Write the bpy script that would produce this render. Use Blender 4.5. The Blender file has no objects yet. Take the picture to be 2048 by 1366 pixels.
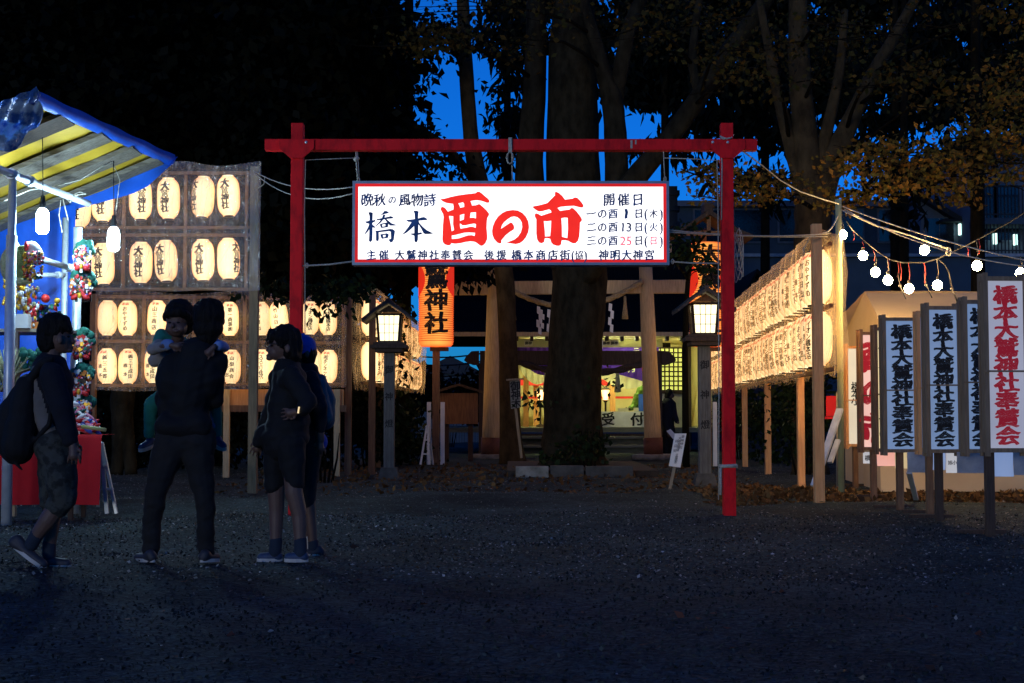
import bpy, bmesh, math, random
import numpy as np
from mathutils import Vector, Matrix
from mathutils.geometry import tessellate_polygon
R = math.radians
rnd = random.Random(7)
nrs = np.random.RandomState(11)
sc = bpy.context.scene
COL = sc.collection

# ------------------------------------------------------------------ camera
FPX = 2800.0                      # focal length in pixels of a 2048 px wide frame
CAMZ = 0.96
PITCH = math.atan(145.0 / FPX)
cam = bpy.data.cameras.new('camera')
cam.sensor_width = 36.0
cam.lens = 36.0 * FPX / 2048.0
cam.clip_end = 2000
camo = bpy.data.objects.new('camera', cam)
camo.location = (0, 0, CAMZ)
camo.rotation_euler = (R(90) + PITCH, 0, 0)
COL.objects.link(camo)
sc.camera = camo

# ------------------------------------------------------------------ world, sun, exposure
SUN_EL, SUN_ROT = R(8.0), R(200)
world = bpy.data.worlds.new('World')
sc.world = world
world.use_nodes = True
wn = world.node_tree
wn.nodes.clear()
sky = wn.nodes.new('ShaderNodeTexSky')
sky.sky_type = 'NISHITA'
sky.sun_disc = False
sky.sun_elevation = SUN_EL
sky.sun_rotation = SUN_ROT
sky.air_density = 1.0
sky.dust_density = 0.3
sky.ozone_density = 6.0
tint = wn.nodes.new('ShaderNodeMix')
tint.data_type = 'RGBA'
tint.blend_type = 'MULTIPLY'
tint.inputs['Factor'].default_value = 1.0
tint.inputs[7].default_value = (0.05, 0.48, 0.98, 1)
wbg = wn.nodes.new('ShaderNodeBackground')
wbg.inputs['Strength'].default_value = 0.162
wout = wn.nodes.new('ShaderNodeOutputWorld')
wn.links.new(sky.outputs[0], tint.inputs[6])
wn.links.new(tint.outputs[2], wbg.inputs['Color'])
wn.links.new(wbg.outputs[0], wout.inputs['Surface'])

sunl = bpy.data.lights.new('street_light_sun', 'SUN')  # low light from behind the camera, standing in for unseen street lamps
sunl.energy = 0.76
sunl.angle = R(14)
sunl.color = (1.0, 0.93, 0.88)
suno = bpy.data.objects.new('street_light_sun', sunl)
suno.rotation_euler = (R(88.6), 0, R(-20))
COL.objects.link(suno)

sc.view_settings.view_transform = 'Standard'
sc.view_settings.look = 'None'
sc.view_settings.exposure = 0.0
sc.view_settings.gamma = 1.0
cy = sc.cycles
cy.use_denoising = True
cy.max_bounces = 6
cy.diffuse_bounces = 3
cy.glossy_bounces = 3
cy.transmission_bounces = 4
cy.transparent_max_bounces = 14
cy.caustics_reflective = False
cy.caustics_refractive = False
cy.sample_clamp_indirect = 6.0

# ------------------------------------------------------------------ helpers
def at(px, py, Y):
    """point at depth Y seen at pixel px,py of the 2048x1366 photograph"""
    u = (px - 1024.0) / FPX
    v = (683.0 - py) / FPX
    dy = math.cos(PITCH) - v * math.sin(PITCH)
    dz = math.sin(PITCH) + v * math.cos(PITCH)
    k = Y / dy
    return Vector((u * k, Y, CAMZ + dz * k))

def S(Y):
    return FPX / Y

def XX(px, Y):
    return (px - 1024.0) / S(Y)

def ZZ(py, Y):
    return at(1024, py, Y).z

def lin(r, g, b):
    f = lambda c: (c / 255 / 12.92) if c / 255 <= 0.04045 else ((c / 255 + 0.055) / 1.055) ** 2.4
    return (f(r), f(g), f(b))

def tag(o, label=None, cat=None, group=None, kind=None):
    if label: o['label'] = label
    if cat: o['category'] = cat
    if group: o['group'] = group
    if kind: o['kind'] = kind
    return o

def thing(name, label, cat, loc=(0, 0, 0), group=None):
    o = bpy.data.objects.new(name, None)
    o.empty_display_size = 0.2
    o.location = loc
    COL.objects.link(o)
    return tag(o, label, cat, group)

def link_mesh(name, me, parent=None):
    o = bpy.data.objects.new(name, me)
    COL.objects.link(o)
    if parent is not None:
        o.parent = parent
    return o

def children(o):
    return [c for c in ALLKIDS.get(o.name, [])]

ALLKIDS = {}

def copy_thing(src, loc, rotz, label, group=None, scale=None):
    c = src.copy()
    COL.objects.link(c)
    c.location = loc
    c.rotation_euler = (0, 0, rotz)
    if scale: c.scale = (scale, scale, scale)
    c['label'] = label
    if group: c['group'] = group
    for ch in src.children:
        d = ch.copy()
        COL.objects.link(d)
        d.parent = c
        for g in ch.children:
            e = g.copy(); COL.objects.link(e); e.parent = d
    return c

class MB:
    def __init__(self):
        self.v = []; self.f = []; self.m = []; self.sm = []
        self.mi = 0
    def add(self, vs, fs, smooth=False):
        o = len(self.v)
        self.v.extend([tuple(p) for p in vs])
        for f in fs:
            self.f.append([i + o for i in f]); self.m.append(self.mi); self.sm.append(smooth)
        return self
    def box(self, c, s, rot=None):
        c = Vector(c); x, y, z = s[0] / 2, s[1] / 2, s[2] / 2
        P = [Vector((a * x, b * y, d * z)) for d in (-1, 1) for b in (-1, 1) for a in (-1, 1)]
        if rot is not None: P = [rot @ p for p in P]
        P = [p + c for p in P]
        return self.add(P, [(0, 2, 3, 1), (4, 5, 7, 6), (0, 1, 5, 4), (2, 6, 7, 3), (0, 4, 6, 2), (1, 3, 7, 5)])
    def bar(self, p, q, w, d, up=(0, 0, 1)):
        p = Vector(p); q = Vector(q); ax = (q - p)
        L = ax.length; ax.normalize(); up = Vector(up)
        if abs(ax.dot(up)) > 0.98: up = Vector((0, 1, 0))
        s = ax.cross(up).normalized(); t = s.cross(ax).normalized()
        M = Matrix((s, ax, t)).transposed()
        return self.box((p + q) / 2, (w, L, d), M)
    def tube(self, pts, rad, n=8, cap=True, jit=0.0, smooth=True):
        pts = [Vector(p) for p in pts]
        if not hasattr(rad, '__len__'): rad = [rad] * len(pts)
        rings = []; prev = None
        for i, p in enumerate(pts):
            a = pts[max(i - 1, 0)]; b = pts[min(i + 1, len(pts) - 1)]
            t = (b - a).normalized()
            if prev is None:
                ref = Vector((0, 0, 1)) if abs(t.z) < 0.9 else Vector((1, 0, 0))
                u = t.cross(ref).normalized()
            else:
                u = (prev - t * prev.dot(t)).normalized()
            prev = u
            w = t.cross(u)
            rr = []
            for k in range(n):
                an = 2 * math.pi * k / n
                r = rad[i] * (1 + (jit * (rnd.random() - .5) + jit * 0.8 * math.sin(3 * an + i * .35) if jit else 0))
                rr.append(p + u * math.cos(an) * r + w * math.sin(an) * r)
            rings.append(rr)
        vs = [v for r in rings for v in r]
        fs = []
        for i in range(len(pts) - 1):
            for k in range(n):
                k2 = (k + 1) % n
                fs.append((i * n + k, i * n + k2, (i + 1) * n + k2, (i + 1) * n + k))
        self.add(vs, fs, smooth)
        if cap:
            o = len(self.v) - len(vs)
            self.f.append([o + k for k in range(n)][::-1]); self.m.append(self.mi); self.sm.append(False)
            self.f.append([o + (len(pts) - 1) * n + k for k in range(n)]); self.m.append(self.mi); self.sm.append(False)
        return self
    def lathe(self, c, prof, n=20, smooth=True, cap=False, M=None):
        c = Vector(c); vs = []; fs = []
        for (r, z) in prof:
            for k in range(n):
                a = 2 * math.pi * k / n
                p = Vector((r * math.cos(a), r * math.sin(a), z))
                if M is not None: p = M @ p
                vs.append(c + p)
        for i in range(len(prof) - 1):
            for k in range(n):
                k2 = (k + 1) % n
                fs.append((i * n + k, i * n + k2, (i + 1) * n + k2, (i + 1) * n + k))
        if cap:
            fs.append(tuple(range(n))[::-1]); fs.append(tuple((len(prof) - 1) * n + k for k in range(n)))
        return self.add(vs, fs, smooth)
    def ball(self, c, r, n=10, m=7, smooth=True, M=None):
        if not hasattr(r, '__len__'): r = (r, r, r)
        c = Vector(c); vs = [Vector((0, 0, -1))]; fs = []
        for i in range(1, m):
            ph = -math.pi / 2 + math.pi * i / m
            for k in range(n):
                a = 2 * math.pi * k / n
                vs.append(Vector((math.cos(ph) * math.cos(a), math.cos(ph) * math.sin(a), math.sin(ph))))
        vs.append(Vector((0, 0, 1)))
        for k in range(n):
            fs.append((0, 1 + (k + 1) % n, 1 + k))
        for i in range(m - 2):
            for k in range(n):
                k2 = (k + 1) % n
                fs.append((1 + i * n + k, 1 + i * n + k2, 1 + (i + 1) * n + k2, 1 + (i + 1) * n + k))
        top = len(vs) - 1
        for k in range(n):
            fs.append((1 + (m - 2) * n + k, 1 + (m - 2) * n + (k + 1) % n, top))
        P = [Vector((v.x * r[0], v.y * r[1], v.z * r[2])) for v in vs]
        if M is not None: P = [M @ p for p in P]
        return self.add([c + p for p in P], fs, smooth)
    def capsule(self, p, q, r1, r2, n=10):
        p = Vector(p); q = Vector(q)
        self.ball(p, r1, n, 8); self.ball(q, r2, n, 8)
        if (q - p).length > 1e-5:
            self.tube([p, q], [r1 * .995, r2 * .995], n)
        return self
    def prism(self, outline, y0, y1):
        """outline of (x,z), extruded from y0 to y1"""
        n = len(outline)
        vs = [(x, y0, z) for x, z in outline] + [(x, y1, z) for x, z in outline]
        fs = [(i, (i + 1) % n, n + (i + 1) % n, n + i) for i in range(n)]
        tri = tessellate_polygon([[Vector((x, z, 0)) for x, z in outline]])
        fs += [tuple(t) for t in tri] + [tuple(n + i for i in t[::-1]) for t in tri]
        return self.add(vs, fs)
    def build(self, name, mats, parent=None, local=False, bevel=0.0, fix=False):
        me = bpy.data.meshes.new(name)
        off = Vector(parent_world(parent)) if (parent is not None and not local) else Vector((0, 0, 0))
        me.from_pydata([(p[0] - off.x, p[1] - off.y, p[2] - off.z) for p in self.v], [], self.f)
        if not isinstance(mats, (list, tuple)): mats = [mats]
        for m in mats: me.materials.append(m)
        me.polygons.foreach_set('material_index', self.m)
        me.polygons.foreach_set('use_smooth', self.sm)
        if bevel or fix:
            bm = bmesh.new(); bm.from_mesh(me)
            bmesh.ops.recalc_face_normals(bm, faces=bm.faces)
            if bevel:
                bmesh.ops.bevel(bm, geom=[e for e in bm.edges if e.is_manifold and e.calc_face_angle(0) > 0.6], offset=bevel, segments=2, profile=0.7, affect='EDGES')
            bm.to_mesh(me); bm.free()
        me.update()
        return link_mesh(name, me, parent)

def parent_world(p):
    v = Vector((0, 0, 0))
    while p is not None:
        v = v + p.location; p = p.parent
    return v

# ------------------------------------------------------------------ materials
def nodes_of(m):
    m.use_nodes = True
    nt = m.node_tree
    return nt, nt.nodes, nt.links

def mat(name, c1, c2=None, rough=0.7, scale=8.0, stretch=(1, 1, 1), bump=0.0, bscale=None, metal=0.0, detail=6.0, spec=0.35, coords='Object', lo=0.35, hi=0.65):
    m = bpy.data.materials.new(name)
    nt, N, L = nodes_of(m)
    b = N['Principled BSDF']
    b.inputs['Roughness'].default_value = rough
    b.inputs['Metallic'].default_value = metal
    b.inputs['Specular IOR Level'].default_value = spec
    if c2 is None: c2 = tuple(x * 0.72 for x in c1)
    tc = N.new('ShaderNodeTexCoord'); mp = N.new('ShaderNodeMapping')
    mp.inputs['Scale'].default_value = stretch
    L.new(tc.outputs[coords], mp.inputs['Vector'])
    no = N.new('ShaderNodeTexNoise'); no.inputs['Scale'].default_value = scale; no.inputs['Detail'].default_value = detail
    no.inputs['Roughness'].default_value = 0.62
    L.new(mp.outputs[0], no.inputs['Vector'])
    rp = N.new('ShaderNodeValToRGB')
    rp.color_ramp.elements[0].position = lo; rp.color_ramp.elements[1].position = hi
    rp.color_ramp.elements[0].color = (*c2, 1); rp.color_ramp.elements[1].color = (*c1, 1)
    L.new(no.outputs['Fac'], rp.inputs[0]); L.new(rp.outputs[0], b.inputs['Base Color'])
    if bump:
        n2 = N.new('ShaderNodeTexNoise'); n2.inputs['Scale'].default_value = bscale or scale * 2.5; n2.inputs['Detail'].default_value = 5
        L.new(mp.outputs[0], n2.inputs['Vector'])
        bp = N.new('ShaderNodeBump'); bp.inputs['Strength'].default_value = bump; bp.inputs['Distance'].default_value = 0.02
        L.new(n2.outputs['Fac'], bp.inputs['Height']); L.new(bp.outputs[0], b.inputs['Normal'])
    return m

def emis(name, col, strength, edge=None, power=1.0, noise=0.0, base=(0.6, 0.55, 0.45), vary=0.0, nscale=6.0):
    """a lit, glowing surface: colour shifts to `edge` where the paper is seen at a slant"""
    m = bpy.data.materials.new(name)
    nt, N, L = nodes_of(m)
    b = N['Principled BSDF']
    b.inputs['Base Color'].default_value = (*base, 1)
    b.inputs['Roughness'].default_value = 0.6
    b.inputs['Specular IOR Level'].default_value = 0.2
    b.inputs['Emission Strength'].default_value = strength
    if edge is None:
        b.inputs['Emission Color'].default_value = (*col, 1)
    else:
        lw = N.new('ShaderNodeLayerWeight'); lw.inputs['Blend'].default_value = 0.5
        pw = N.new('ShaderNodeMath'); pw.operation = 'POWER'; pw.inputs[1].default_value = power
        L.new(lw.outputs['Facing'], pw.inputs[0])
        mx = N.new('ShaderNodeMix'); mx.data_type = 'RGBA'
        mx.inputs[6].default_value = (*col, 1); mx.inputs[7].default_value = (*edge, 1)
        L.new(pw.outputs[0], mx.inputs['Factor']); L.new(mx.outputs[2], b.inputs['Emission Color'])
    if vary or noise:
        oi = N.new('ShaderNodeObjectInfo')
        mr = N.new('ShaderNodeMapRange')
        mr.inputs['To Min'].default_value = strength * (1 - vary); mr.inputs['To Max'].default_value = strength * (1 + vary)
        L.new(oi.outputs['Random'], mr.inputs['Value'])
        last = mr.outputs[0]
        if noise:
            tc = N.new('ShaderNodeTexCoord')
            no = N.new('ShaderNodeTexNoise'); no.inputs['Scale'].default_value = nscale; no.inputs['Detail'].default_value = 4
            L.new(tc.outputs['Object'], no.inputs['Vector'])
            m2 = N.new('ShaderNodeMapRange'); m2.inputs['From Min'].default_value = .3; m2.inputs['From Max'].default_value = .7
            m2.inputs['To Min'].default_value = 1 - noise; m2.inputs['To Max'].default_value = 1 + noise
            L.new(no.outputs['Fac'], m2.inputs['Value'])
            mu = N.new('ShaderNodeMath'); mu.operation = 'MULTIPLY'
            L.new(last, mu.inputs[0]); L.new(m2.outputs[0], mu.inputs[1]); last = mu.outputs[0]
        L.new(last, b.inputs['Emission Strength'])
    return m

def leafmat(name, cols, trans=0.25, rough=0.6):
    m = bpy.data.materials.new(name)
    nt, N, L = nodes_of(m)
    b = N['Principled BSDF']; b.inputs['Roughness'].default_value = rough; b.inputs['Specular IOR Level'].default_value = 0.04
    g = N.new('ShaderNodeNewGeometry')
    rp = N.new('ShaderNodeValToRGB')
    els = rp.color_ramp.elements
    while len(els) < len(cols): els.new(0.5)
    for i, c in enumerate(cols):
        els[i].position = i / max(1, len(cols) - 1); els[i].color = (*c, 1)
    L.new(g.outputs['Random Per Island'], rp.inputs[0])
    L.new(rp.outputs[0], b.inputs['Base Color'])
    if trans:
        tr = N.new('ShaderNodeBsdfTranslucent'); L.new(rp.outputs[0], tr.inputs['Color'])
        mx = N.new('ShaderNodeMixShader'); mx.inputs[0].default_value = trans
        L.new(b.outputs[0], mx.inputs[1]); L.new(tr.outputs[0], mx.inputs[2])
        L.new(mx.outputs[0], N['Material Output'].inputs['Surface'])
    return m

def filmmat(name, fac=0.10, tint=(1, 1, 1), dcol=(0.75, 0.7, 0.62), gl=0.34, rough=0.16):
    """clear plastic film: see-through, slightly milky, with crinkled highlights"""
    m = bpy.data.materials.new(name)
    nt, N, L = nodes_of(m)
    N.remove(N['Principled BSDF'])
    tr = N.new('ShaderNodeBsdfTransparent'); tr.inputs[0].default_value = (*tint, 1)
    df = N.new('ShaderNodeBsdfDiffuse'); df.inputs[0].default_value = (*dcol, 1)
    tl = N.new('ShaderNodeBsdfTranslucent'); tl.inputs[0].default_value = (*dcol, 1)
    dm = N.new('ShaderNodeMixShader'); dm.inputs[0].default_value = 0.6
    L.new(df.outputs[0], dm.inputs[1]); L.new(tl.outputs[0], dm.inputs[2])
    gs = N.new('ShaderNodeBsdfGlossy'); gs.inputs['Roughness'].default_value = rough
    gs.inputs[0].default_value = (0.9, 0.9, 0.9, 1)
    tc = N.new('ShaderNodeTexCoord'); mp = N.new('ShaderNodeMapping'); mp.inputs['Scale'].default_value = (2.0, 2.0, 1.0)
    mp.inputs['Rotation'].default_value = (0, R(14), 0)
    L.new(tc.outputs['Object'], mp.inputs[0])
    no = N.new('ShaderNodeTexNoise'); no.inputs['Scale'].default_value = 5; no.inputs['Detail'].default_value = 6; no.inputs['Distortion'].default_value = 1.2
    L.new(mp.outputs[0], no.inputs['Vector'])
    bp = N.new('ShaderNodeBump'); bp.inputs['Strength'].default_value = 1.0; bp.inputs['Distance'].default_value = 0.06
    L.new(no.outputs['Fac'], bp.inputs['Height']); L.new(bp.outputs[0], gs.inputs['Normal'])
    g2 = N.new('ShaderNodeMixShader'); g2.inputs[0].default_value = gl
    L.new(dm.outputs[0], g2.inputs[1]); L.new(gs.outputs[0], g2.inputs[2])
    # creases are denser than the flat film
    wv = N.new('ShaderNodeTexNoise'); wv.inputs['Scale'].default_value = 9; wv.inputs['Detail'].default_value = 4; wv.inputs['Distortion'].default_value = 0.6
    mp2 = N.new('ShaderNodeMapping'); mp2.inputs['Scale'].default_value = (3.2, 3.2, 0.35); mp2.inputs['Rotation'].default_value = (0, R(12), 0)
    L.new(tc.outputs['Object'], mp2.inputs[0]); L.new(mp2.outputs[0], wv.inputs['Vector'])
    mr = N.new('ShaderNodeMapRange'); mr.inputs['From Min'].default_value = 0.52; mr.inputs['From Max'].default_value = 0.75
    mr.inputs['To Min'].default_value = fac * 0.7; mr.inputs['To Max'].default_value = min(0.9, fac * 1.75)
    L.new(wv.outputs['Fac'], mr.inputs['Value'])
    mx = N.new('ShaderNodeMixShader'); L.new(mr.outputs[0], mx.inputs[0])
    L.new(tr.outputs[0], mx.inputs[1]); L.new(g2.outputs[0], mx.inputs[2])
    L.new(mx.outputs[0], N['Material Output'].inputs['Surface'])
    return m

WOODS = dict(stretch=(9, 9, 0.8), scale=5.0, bump=0.25)
M = {}
M['red'] = mat('red_paint', (0.80, 0.009, 0.014), (0.42, 0.005, 0.009), rough=0.6, scale=4, stretch=(3, 3, 1.2), lo=.28, hi=.55, bump=0.12, bscale=40, spec=.12)
M['metal_frame'] = mat('sign_frame_metal', (0.20, 0.26, 0.34), (0.14, 0.19, 0.26), rough=0.45, metal=0.3)
M['wood'] = mat('pale_wood', (0.68, 0.48, 0.245), (0.48, 0.32, 0.15), rough=0.75, **WOODS)
M['wood_mid'] = mat('brown_wood', (0.24, 0.12, 0.055), (0.13, 0.06, 0.03), rough=0.75, **WOODS)
M['wood_dark'] = mat('dark_wood', (0.075, 0.045, 0.03), (0.04, 0.024, 0.016), rough=0.8, **WOODS)
M['wood_orange'] = mat('orange_lit_wood', (0.74, 0.36, 0.14), (0.58, 0.25, 0.09), rough=0.7, **WOODS)  # orange wood; on the rack post the orange is lamplight put into the colour
M['wood_grey'] = mat('weathered_wood', (0.34, 0.26, 0.165), (0.20, 0.15, 0.095), rough=0.85, **WOODS)
M['plank'] = mat('old_plank', (0.20, 0.17, 0.13), (0.07, 0.055, 0.04), rough=0.85, scale=5, stretch=(0.8, 9, 9), bump=0.25)
M['wood_x'] = mat('rail_wood', (0.20, 0.10, 0.045), (0.12, 0.06, 0.028), rough=0.75, scale=5, stretch=(0.8, 9, 9), bump=0.2)
M['black'] = mat('black_ink', (0.006, 0.006, 0.008), (0.004, 0.004, 0.005), rough=0.7)
M['navy'] = mat('navy_letter', (0.008, 0.015, 0.05), (0.006, 0.010, 0.035), rough=0.6)
M['redink'] = mat('red_ink', (0.42, 0.02, 0.03), (0.34, 0.015, 0.02), rough=0.6)
M['concrete'] = mat('concrete', (0.085, 0.08, 0.07), (0.045, 0.043, 0.038), rough=0.9, scale=7, bump=0.3)
M['stone'] = mat('kerb_stone', (0.25, 0.24, 0.21), (0.11, 0.11, 0.09), rough=0.9, scale=6, bump=0.4)
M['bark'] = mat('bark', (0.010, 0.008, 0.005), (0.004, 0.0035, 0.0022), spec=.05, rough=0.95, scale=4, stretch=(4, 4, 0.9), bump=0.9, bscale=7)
M['bark3'] = mat('lit_bark', (0.062, 0.043, 0.021), (0.026, 0.018, 0.009), spec=.05, rough=0.9, scale=3, stretch=(2.5, 2.5, 1.2), bump=0.6, bscale=8)  # brighter copy of the smooth bark, warm lamplight put into the colour
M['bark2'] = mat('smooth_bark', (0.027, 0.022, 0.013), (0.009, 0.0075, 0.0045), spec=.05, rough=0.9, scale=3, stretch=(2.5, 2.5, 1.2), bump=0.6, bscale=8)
M['rope'] = mat('pale_rope', (0.48, 0.44, 0.36), (0.32, 0.29, 0.23), rough=0.9, scale=60)
M['straw'] = mat('straw_rope', (0.46, 0.34, 0.17), (0.28, 0.19, 0.09), rough=0.95, scale=30, bump=0.5)
M['white'] = mat('white_paper', (0.78, 0.76, 0.72), (0.66, 0.64, 0.60), rough=0.8, scale=5)
M['pipe'] = mat('galvanised_pipe', (0.62, 0.66, 0.68), (0.48, 0.52, 0.55), rough=0.4, metal=0.35, scale=12)
M['cable'] = mat('dark_cable', (0.012, 0.012, 0.013), rough=0.6)
M['post_brown'] = mat('brown_post', (0.25, 0.165, 0.09), (0.15, 0.10, 0.055), rough=0.8, **WOODS)
M['frame_brown'] = mat('brown_frame_wood', (0.26, 0.175, 0.105), (0.16, 0.105, 0.062), rough=0.75, **WOODS)
M['greywire'] = mat('grey_wire', (0.10, 0.095, 0.085), rough=.7)
M['redwire'] = mat('red_wire', (0.20, 0.015, 0.015), rough=0.5)

# ------------------------------------------------------------------ lettering
_gl = {}
def glyph(ch, off):
    """a brush-weight character: the font's outline, fattened unevenly on a fine grid and contoured again"""
    k = (ch, off)
    if k in _gl: return _gl[k]
    c = bpy.data.curves.new('glyph', 'FONT')
    c.body = ch; c.size = 1; c.fill_mode = 'FRONT'; c.resolution_u = 3
    o = bpy.data.objects.new('glyph', c); COL.objects.link(o)
    dg = bpy.context.evaluated_depsgraph_get()
    me = bpy.data.meshes.new_from_object(o.evaluated_get(dg))
    bpy.data.objects.remove(o); bpy.data.curves.remove(c)
    me.calc_loop_triangles()
    V = np.array([(v.co.x, v.co.y) for v in me.vertices]).reshape(-1, 2)
    T = np.array([tuple(t.vertices) for t in me.loop_triangles]).reshape(-1, 3)
    cnt = {}
    for t in T:
        for a, b in ((t[0], t[1]), (t[1], t[2]), (t[2], t[0])):
            e = (min(a, b), max(a, b)); cnt[e] = cnt.get(e, 0) + 1
    bpy.data.meshes.remove(me)
    if len(V) == 0:
        _gl[k] = ([], []); return _gl[k]
    wide = ord(ch) > 0x2000
    cx = 0.5 if wide else (V[:, 0].min() + V[:, 0].max()) / 2
    V = V - np.array((cx, 0.38 if wide else 0.36))
    E = np.array([e for e, n in cnt.items() if n == 1])
    G = 78; lim = 0.60
    g = np.linspace(-lim, lim, G); X, Y = np.meshgrid(g, g); Pg = np.stack([X.ravel(), Y.ravel()], 1)
    ins = np.zeros(len(Pg), bool)
    for t in T:
        a, b, d = V[t[0]], V[t[1]], V[t[2]]
        s1 = (b[0] - a[0]) * (Pg[:, 1] - a[1]) - (b[1] - a[1]) * (Pg[:, 0] - a[0])
        s2 = (d[0] - b[0]) * (Pg[:, 1] - b[1]) - (d[1] - b[1]) * (Pg[:, 0] - b[0])
        s3 = (a[0] - d[0]) * (Pg[:, 1] - d[1]) - (a[1] - d[1]) * (Pg[:, 0] - d[0])
        ins |= ((s1 >= 0) & (s2 >= 0) & (s3 >= 0)) | ((s1 <= 0) & (s2 <= 0) & (s3 <= 0))
    sc2 = np.array((0.80, 1.30))               # uprights swell more than cross strokes
    Q = Pg * sc2; best = np.full(len(Pg), 9.0)
    for a, b in E:
        A = V[a] * sc2; d = V[b] * sc2 - A; L2 = max(1e-12, d @ d)
        tt = np.clip(((Q - A) @ d) / L2, 0, 1)
        best = np.minimum(best, np.hypot(*(Q - A - tt[:, None] * d).T))
    h = (ord(ch) % 31) * 0.7
    o_ = off * (1 + 0.30 * np.sin(Pg[:, 0] * 9 + h) * np.cos(Pg[:, 1] * 8 - h)) + 1e-4
    F = (np.where(ins, -best, best) - o_).reshape(G, G)
    vs = []; fs = []
    I = F < 0
    full = I[:-1, :-1] & I[1:, :-1] & I[:-1, 1:] & I[1:, 1:]
    anyc = I[:-1, :-1] | I[1:, :-1] | I[:-1, 1:] | I[1:, 1:]
    for j in range(G - 1):
        i = 0
        while i < G - 1:
            if full[j, i]:
                i0 = i
                while i < G - 1 and full[j, i] and i - i0 < 8: i += 1
                n0 = len(vs); vs += [(g[i0], g[j]), (g[i], g[j]), (g[i], g[j + 1]), (g[i0], g[j + 1])]; fs.append((n0, n0 + 1, n0 + 2, n0 + 3))
                continue
            if anyc[j, i]:
                cs = ((j, i), (j, i + 1), (j + 1, i + 1), (j + 1, i)); poly = []
                for q in range(4):
                    (ja, ia), (jb, ib) = cs[q], cs[(q + 1) % 4]; fa, fb = F[ja, ia], F[jb, ib]
                    if fa < 0: poly.append((g[ia], g[ja]))
                    if (fa < 0) != (fb < 0):
                        r = fa / (fa - fb); poly.append((g[ia] + (g[ib] - g[ia]) * r, g[ja] + (g[jb] - g[ja]) * r))
                if len(poly) >= 3:
                    n0 = len(vs); vs += poly; fs.append(tuple(range(n0, n0 + len(poly))))
            i += 1
    _gl[k] = ([(float(x), float(y)) for x, y in vs], fs)
    return _gl[k]

def brush(vs, seed, amt=0.012, shear=0.09):
    a = (seed * 1.7) % 6.28
    out = []
    for x, y in vs:
        out.append((x + amt * math.sin(y * 11 + a), y + shear * x + amt * math.sin(x * 13 + a * 2)))
    return out

def put_text(mb, text, pos, size, off=0.02, sx=1.0, sy=1.0, mapf=None, shear=0.09, amt=0.012):
    """text characters at given 2D centres; mapf turns (x,y) into a 3D point"""
    for i, ch in enumerate(text):
        if ch in ' \u3000': continue
        vs, fs = glyph(ch, off)
        if not vs: continue
        vs = brush(vs, i + ord(ch) % 17, amt, shear)
        cx, cy = pos[i]
        sz = size[i] if hasattr(size, '__len__') else size
        mb.add([mapf(cx + x * sz * sx, cy + y * sz * sy) for x, y in vs], fs)

def vtext(mb, text, x, ytop, ybot, size, mapf, off=0.02, sx=1.0, sy=1.0, **k):
    n = len(text); st = (ytop - ybot) / n
    put_text(mb, text, [(x, ytop - st * (i + .5)) for i in range(n)], size, off, sx, sy, mapf, **k)

def htext(mb, text, x0, x1, y, size, mapf, off=0.02, sx=1.0, sy=1.0, **k):
    n = len(text); st = (x1 - x0) / n
    put_text(mb, text, [(x0 + st * (i + .5), y) for i in range(n)], size, off, sx, sy, mapf, **k)

def poly_fill(mb, loops, mapf):
    """loops of 2D points: the first is the outline, the others holes"""
    tri = tessellate_polygon([[Vector((x, y, 0)) for x, y in lp] for lp in loops])
    flat = [p for lp in loops for p in lp]
    mb.add([mapf(x, y) for x, y in flat], [tuple(t) for t in tri])

ORD = ['first', 'second', 'third', 'fourth', 'fifth', 'sixth', 'seventh', 'eighth', 'ninth', 'tenth', 'eleventh', 'twelfth',
       'thirteenth', 'fourteenth', 'fifteenth', 'sixteenth', 'seventeenth', 'eighteenth', 'nineteenth', 'twentieth',
       'twenty-first', 'twenty-second', 'twenty-third', 'twenty-fourth', 'twenty-fifth', 'twenty-sixth', 'twenty-seventh', 'twenty-eighth', 'twenty-ninth', 'thirtieth', 'thirty-first', 'thirty-second', 'thirty-third', 'thirty-fourth', 'thirty-fifth', 'thirty-sixth', 'thirty-seventh', 'thirty-eighth', 'thirty-ninth', 'fortieth']

# ------------------------------------------------------------------ foliage
def np_quads(name, P, D, Nn, Ln, W, material, parent=None, kind=None):
    """one leaf-shaped quad per point; P points, D direction, Nn side vector"""
    n = len(P)
    Ln = Ln[:, None]; W = W[:, None]
    up = np.cross(D, Nn)
    v = np.empty((n, 4, 3))
    v[:, 0] = P
    v[:, 1] = P + D * Ln * 0.45 + Nn * W + up * W * 0.35
    v[:, 2] = P + D * Ln
    v[:, 3] = P + D * Ln * 0.45 - Nn * W + up * W * 0.35
    off = np.array(parent_world(parent)) if parent is not None else np.zeros(3)
    v = (v - off).reshape(-1, 3)
    me = bpy.data.meshes.new(name)
    me.vertices.add(n * 4); me.vertices.foreach_set('co', v.astype(np.float32).ravel())
    me.loops.add(n * 4); me.loops.foreach_set('vertex_index', np.arange(n * 4, dtype=np.int32))
    me.polygons.add(n)
    me.polygons.foreach_set('loop_start', np.arange(0, n * 4, 4, dtype=np.int32))
    me.polygons.foreach_set('loop_total', np.full(n, 4, dtype=np.int32))
    me.materials.append(material)
    me.update(calc_edges=True); me.validate()
    o = link_mesh(name, me, parent)
    if kind: o['kind'] = kind
    return o

def unit(a):
    return a / np.maximum(1e-9, np.linalg.norm(a, axis=1))[:, None]

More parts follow.
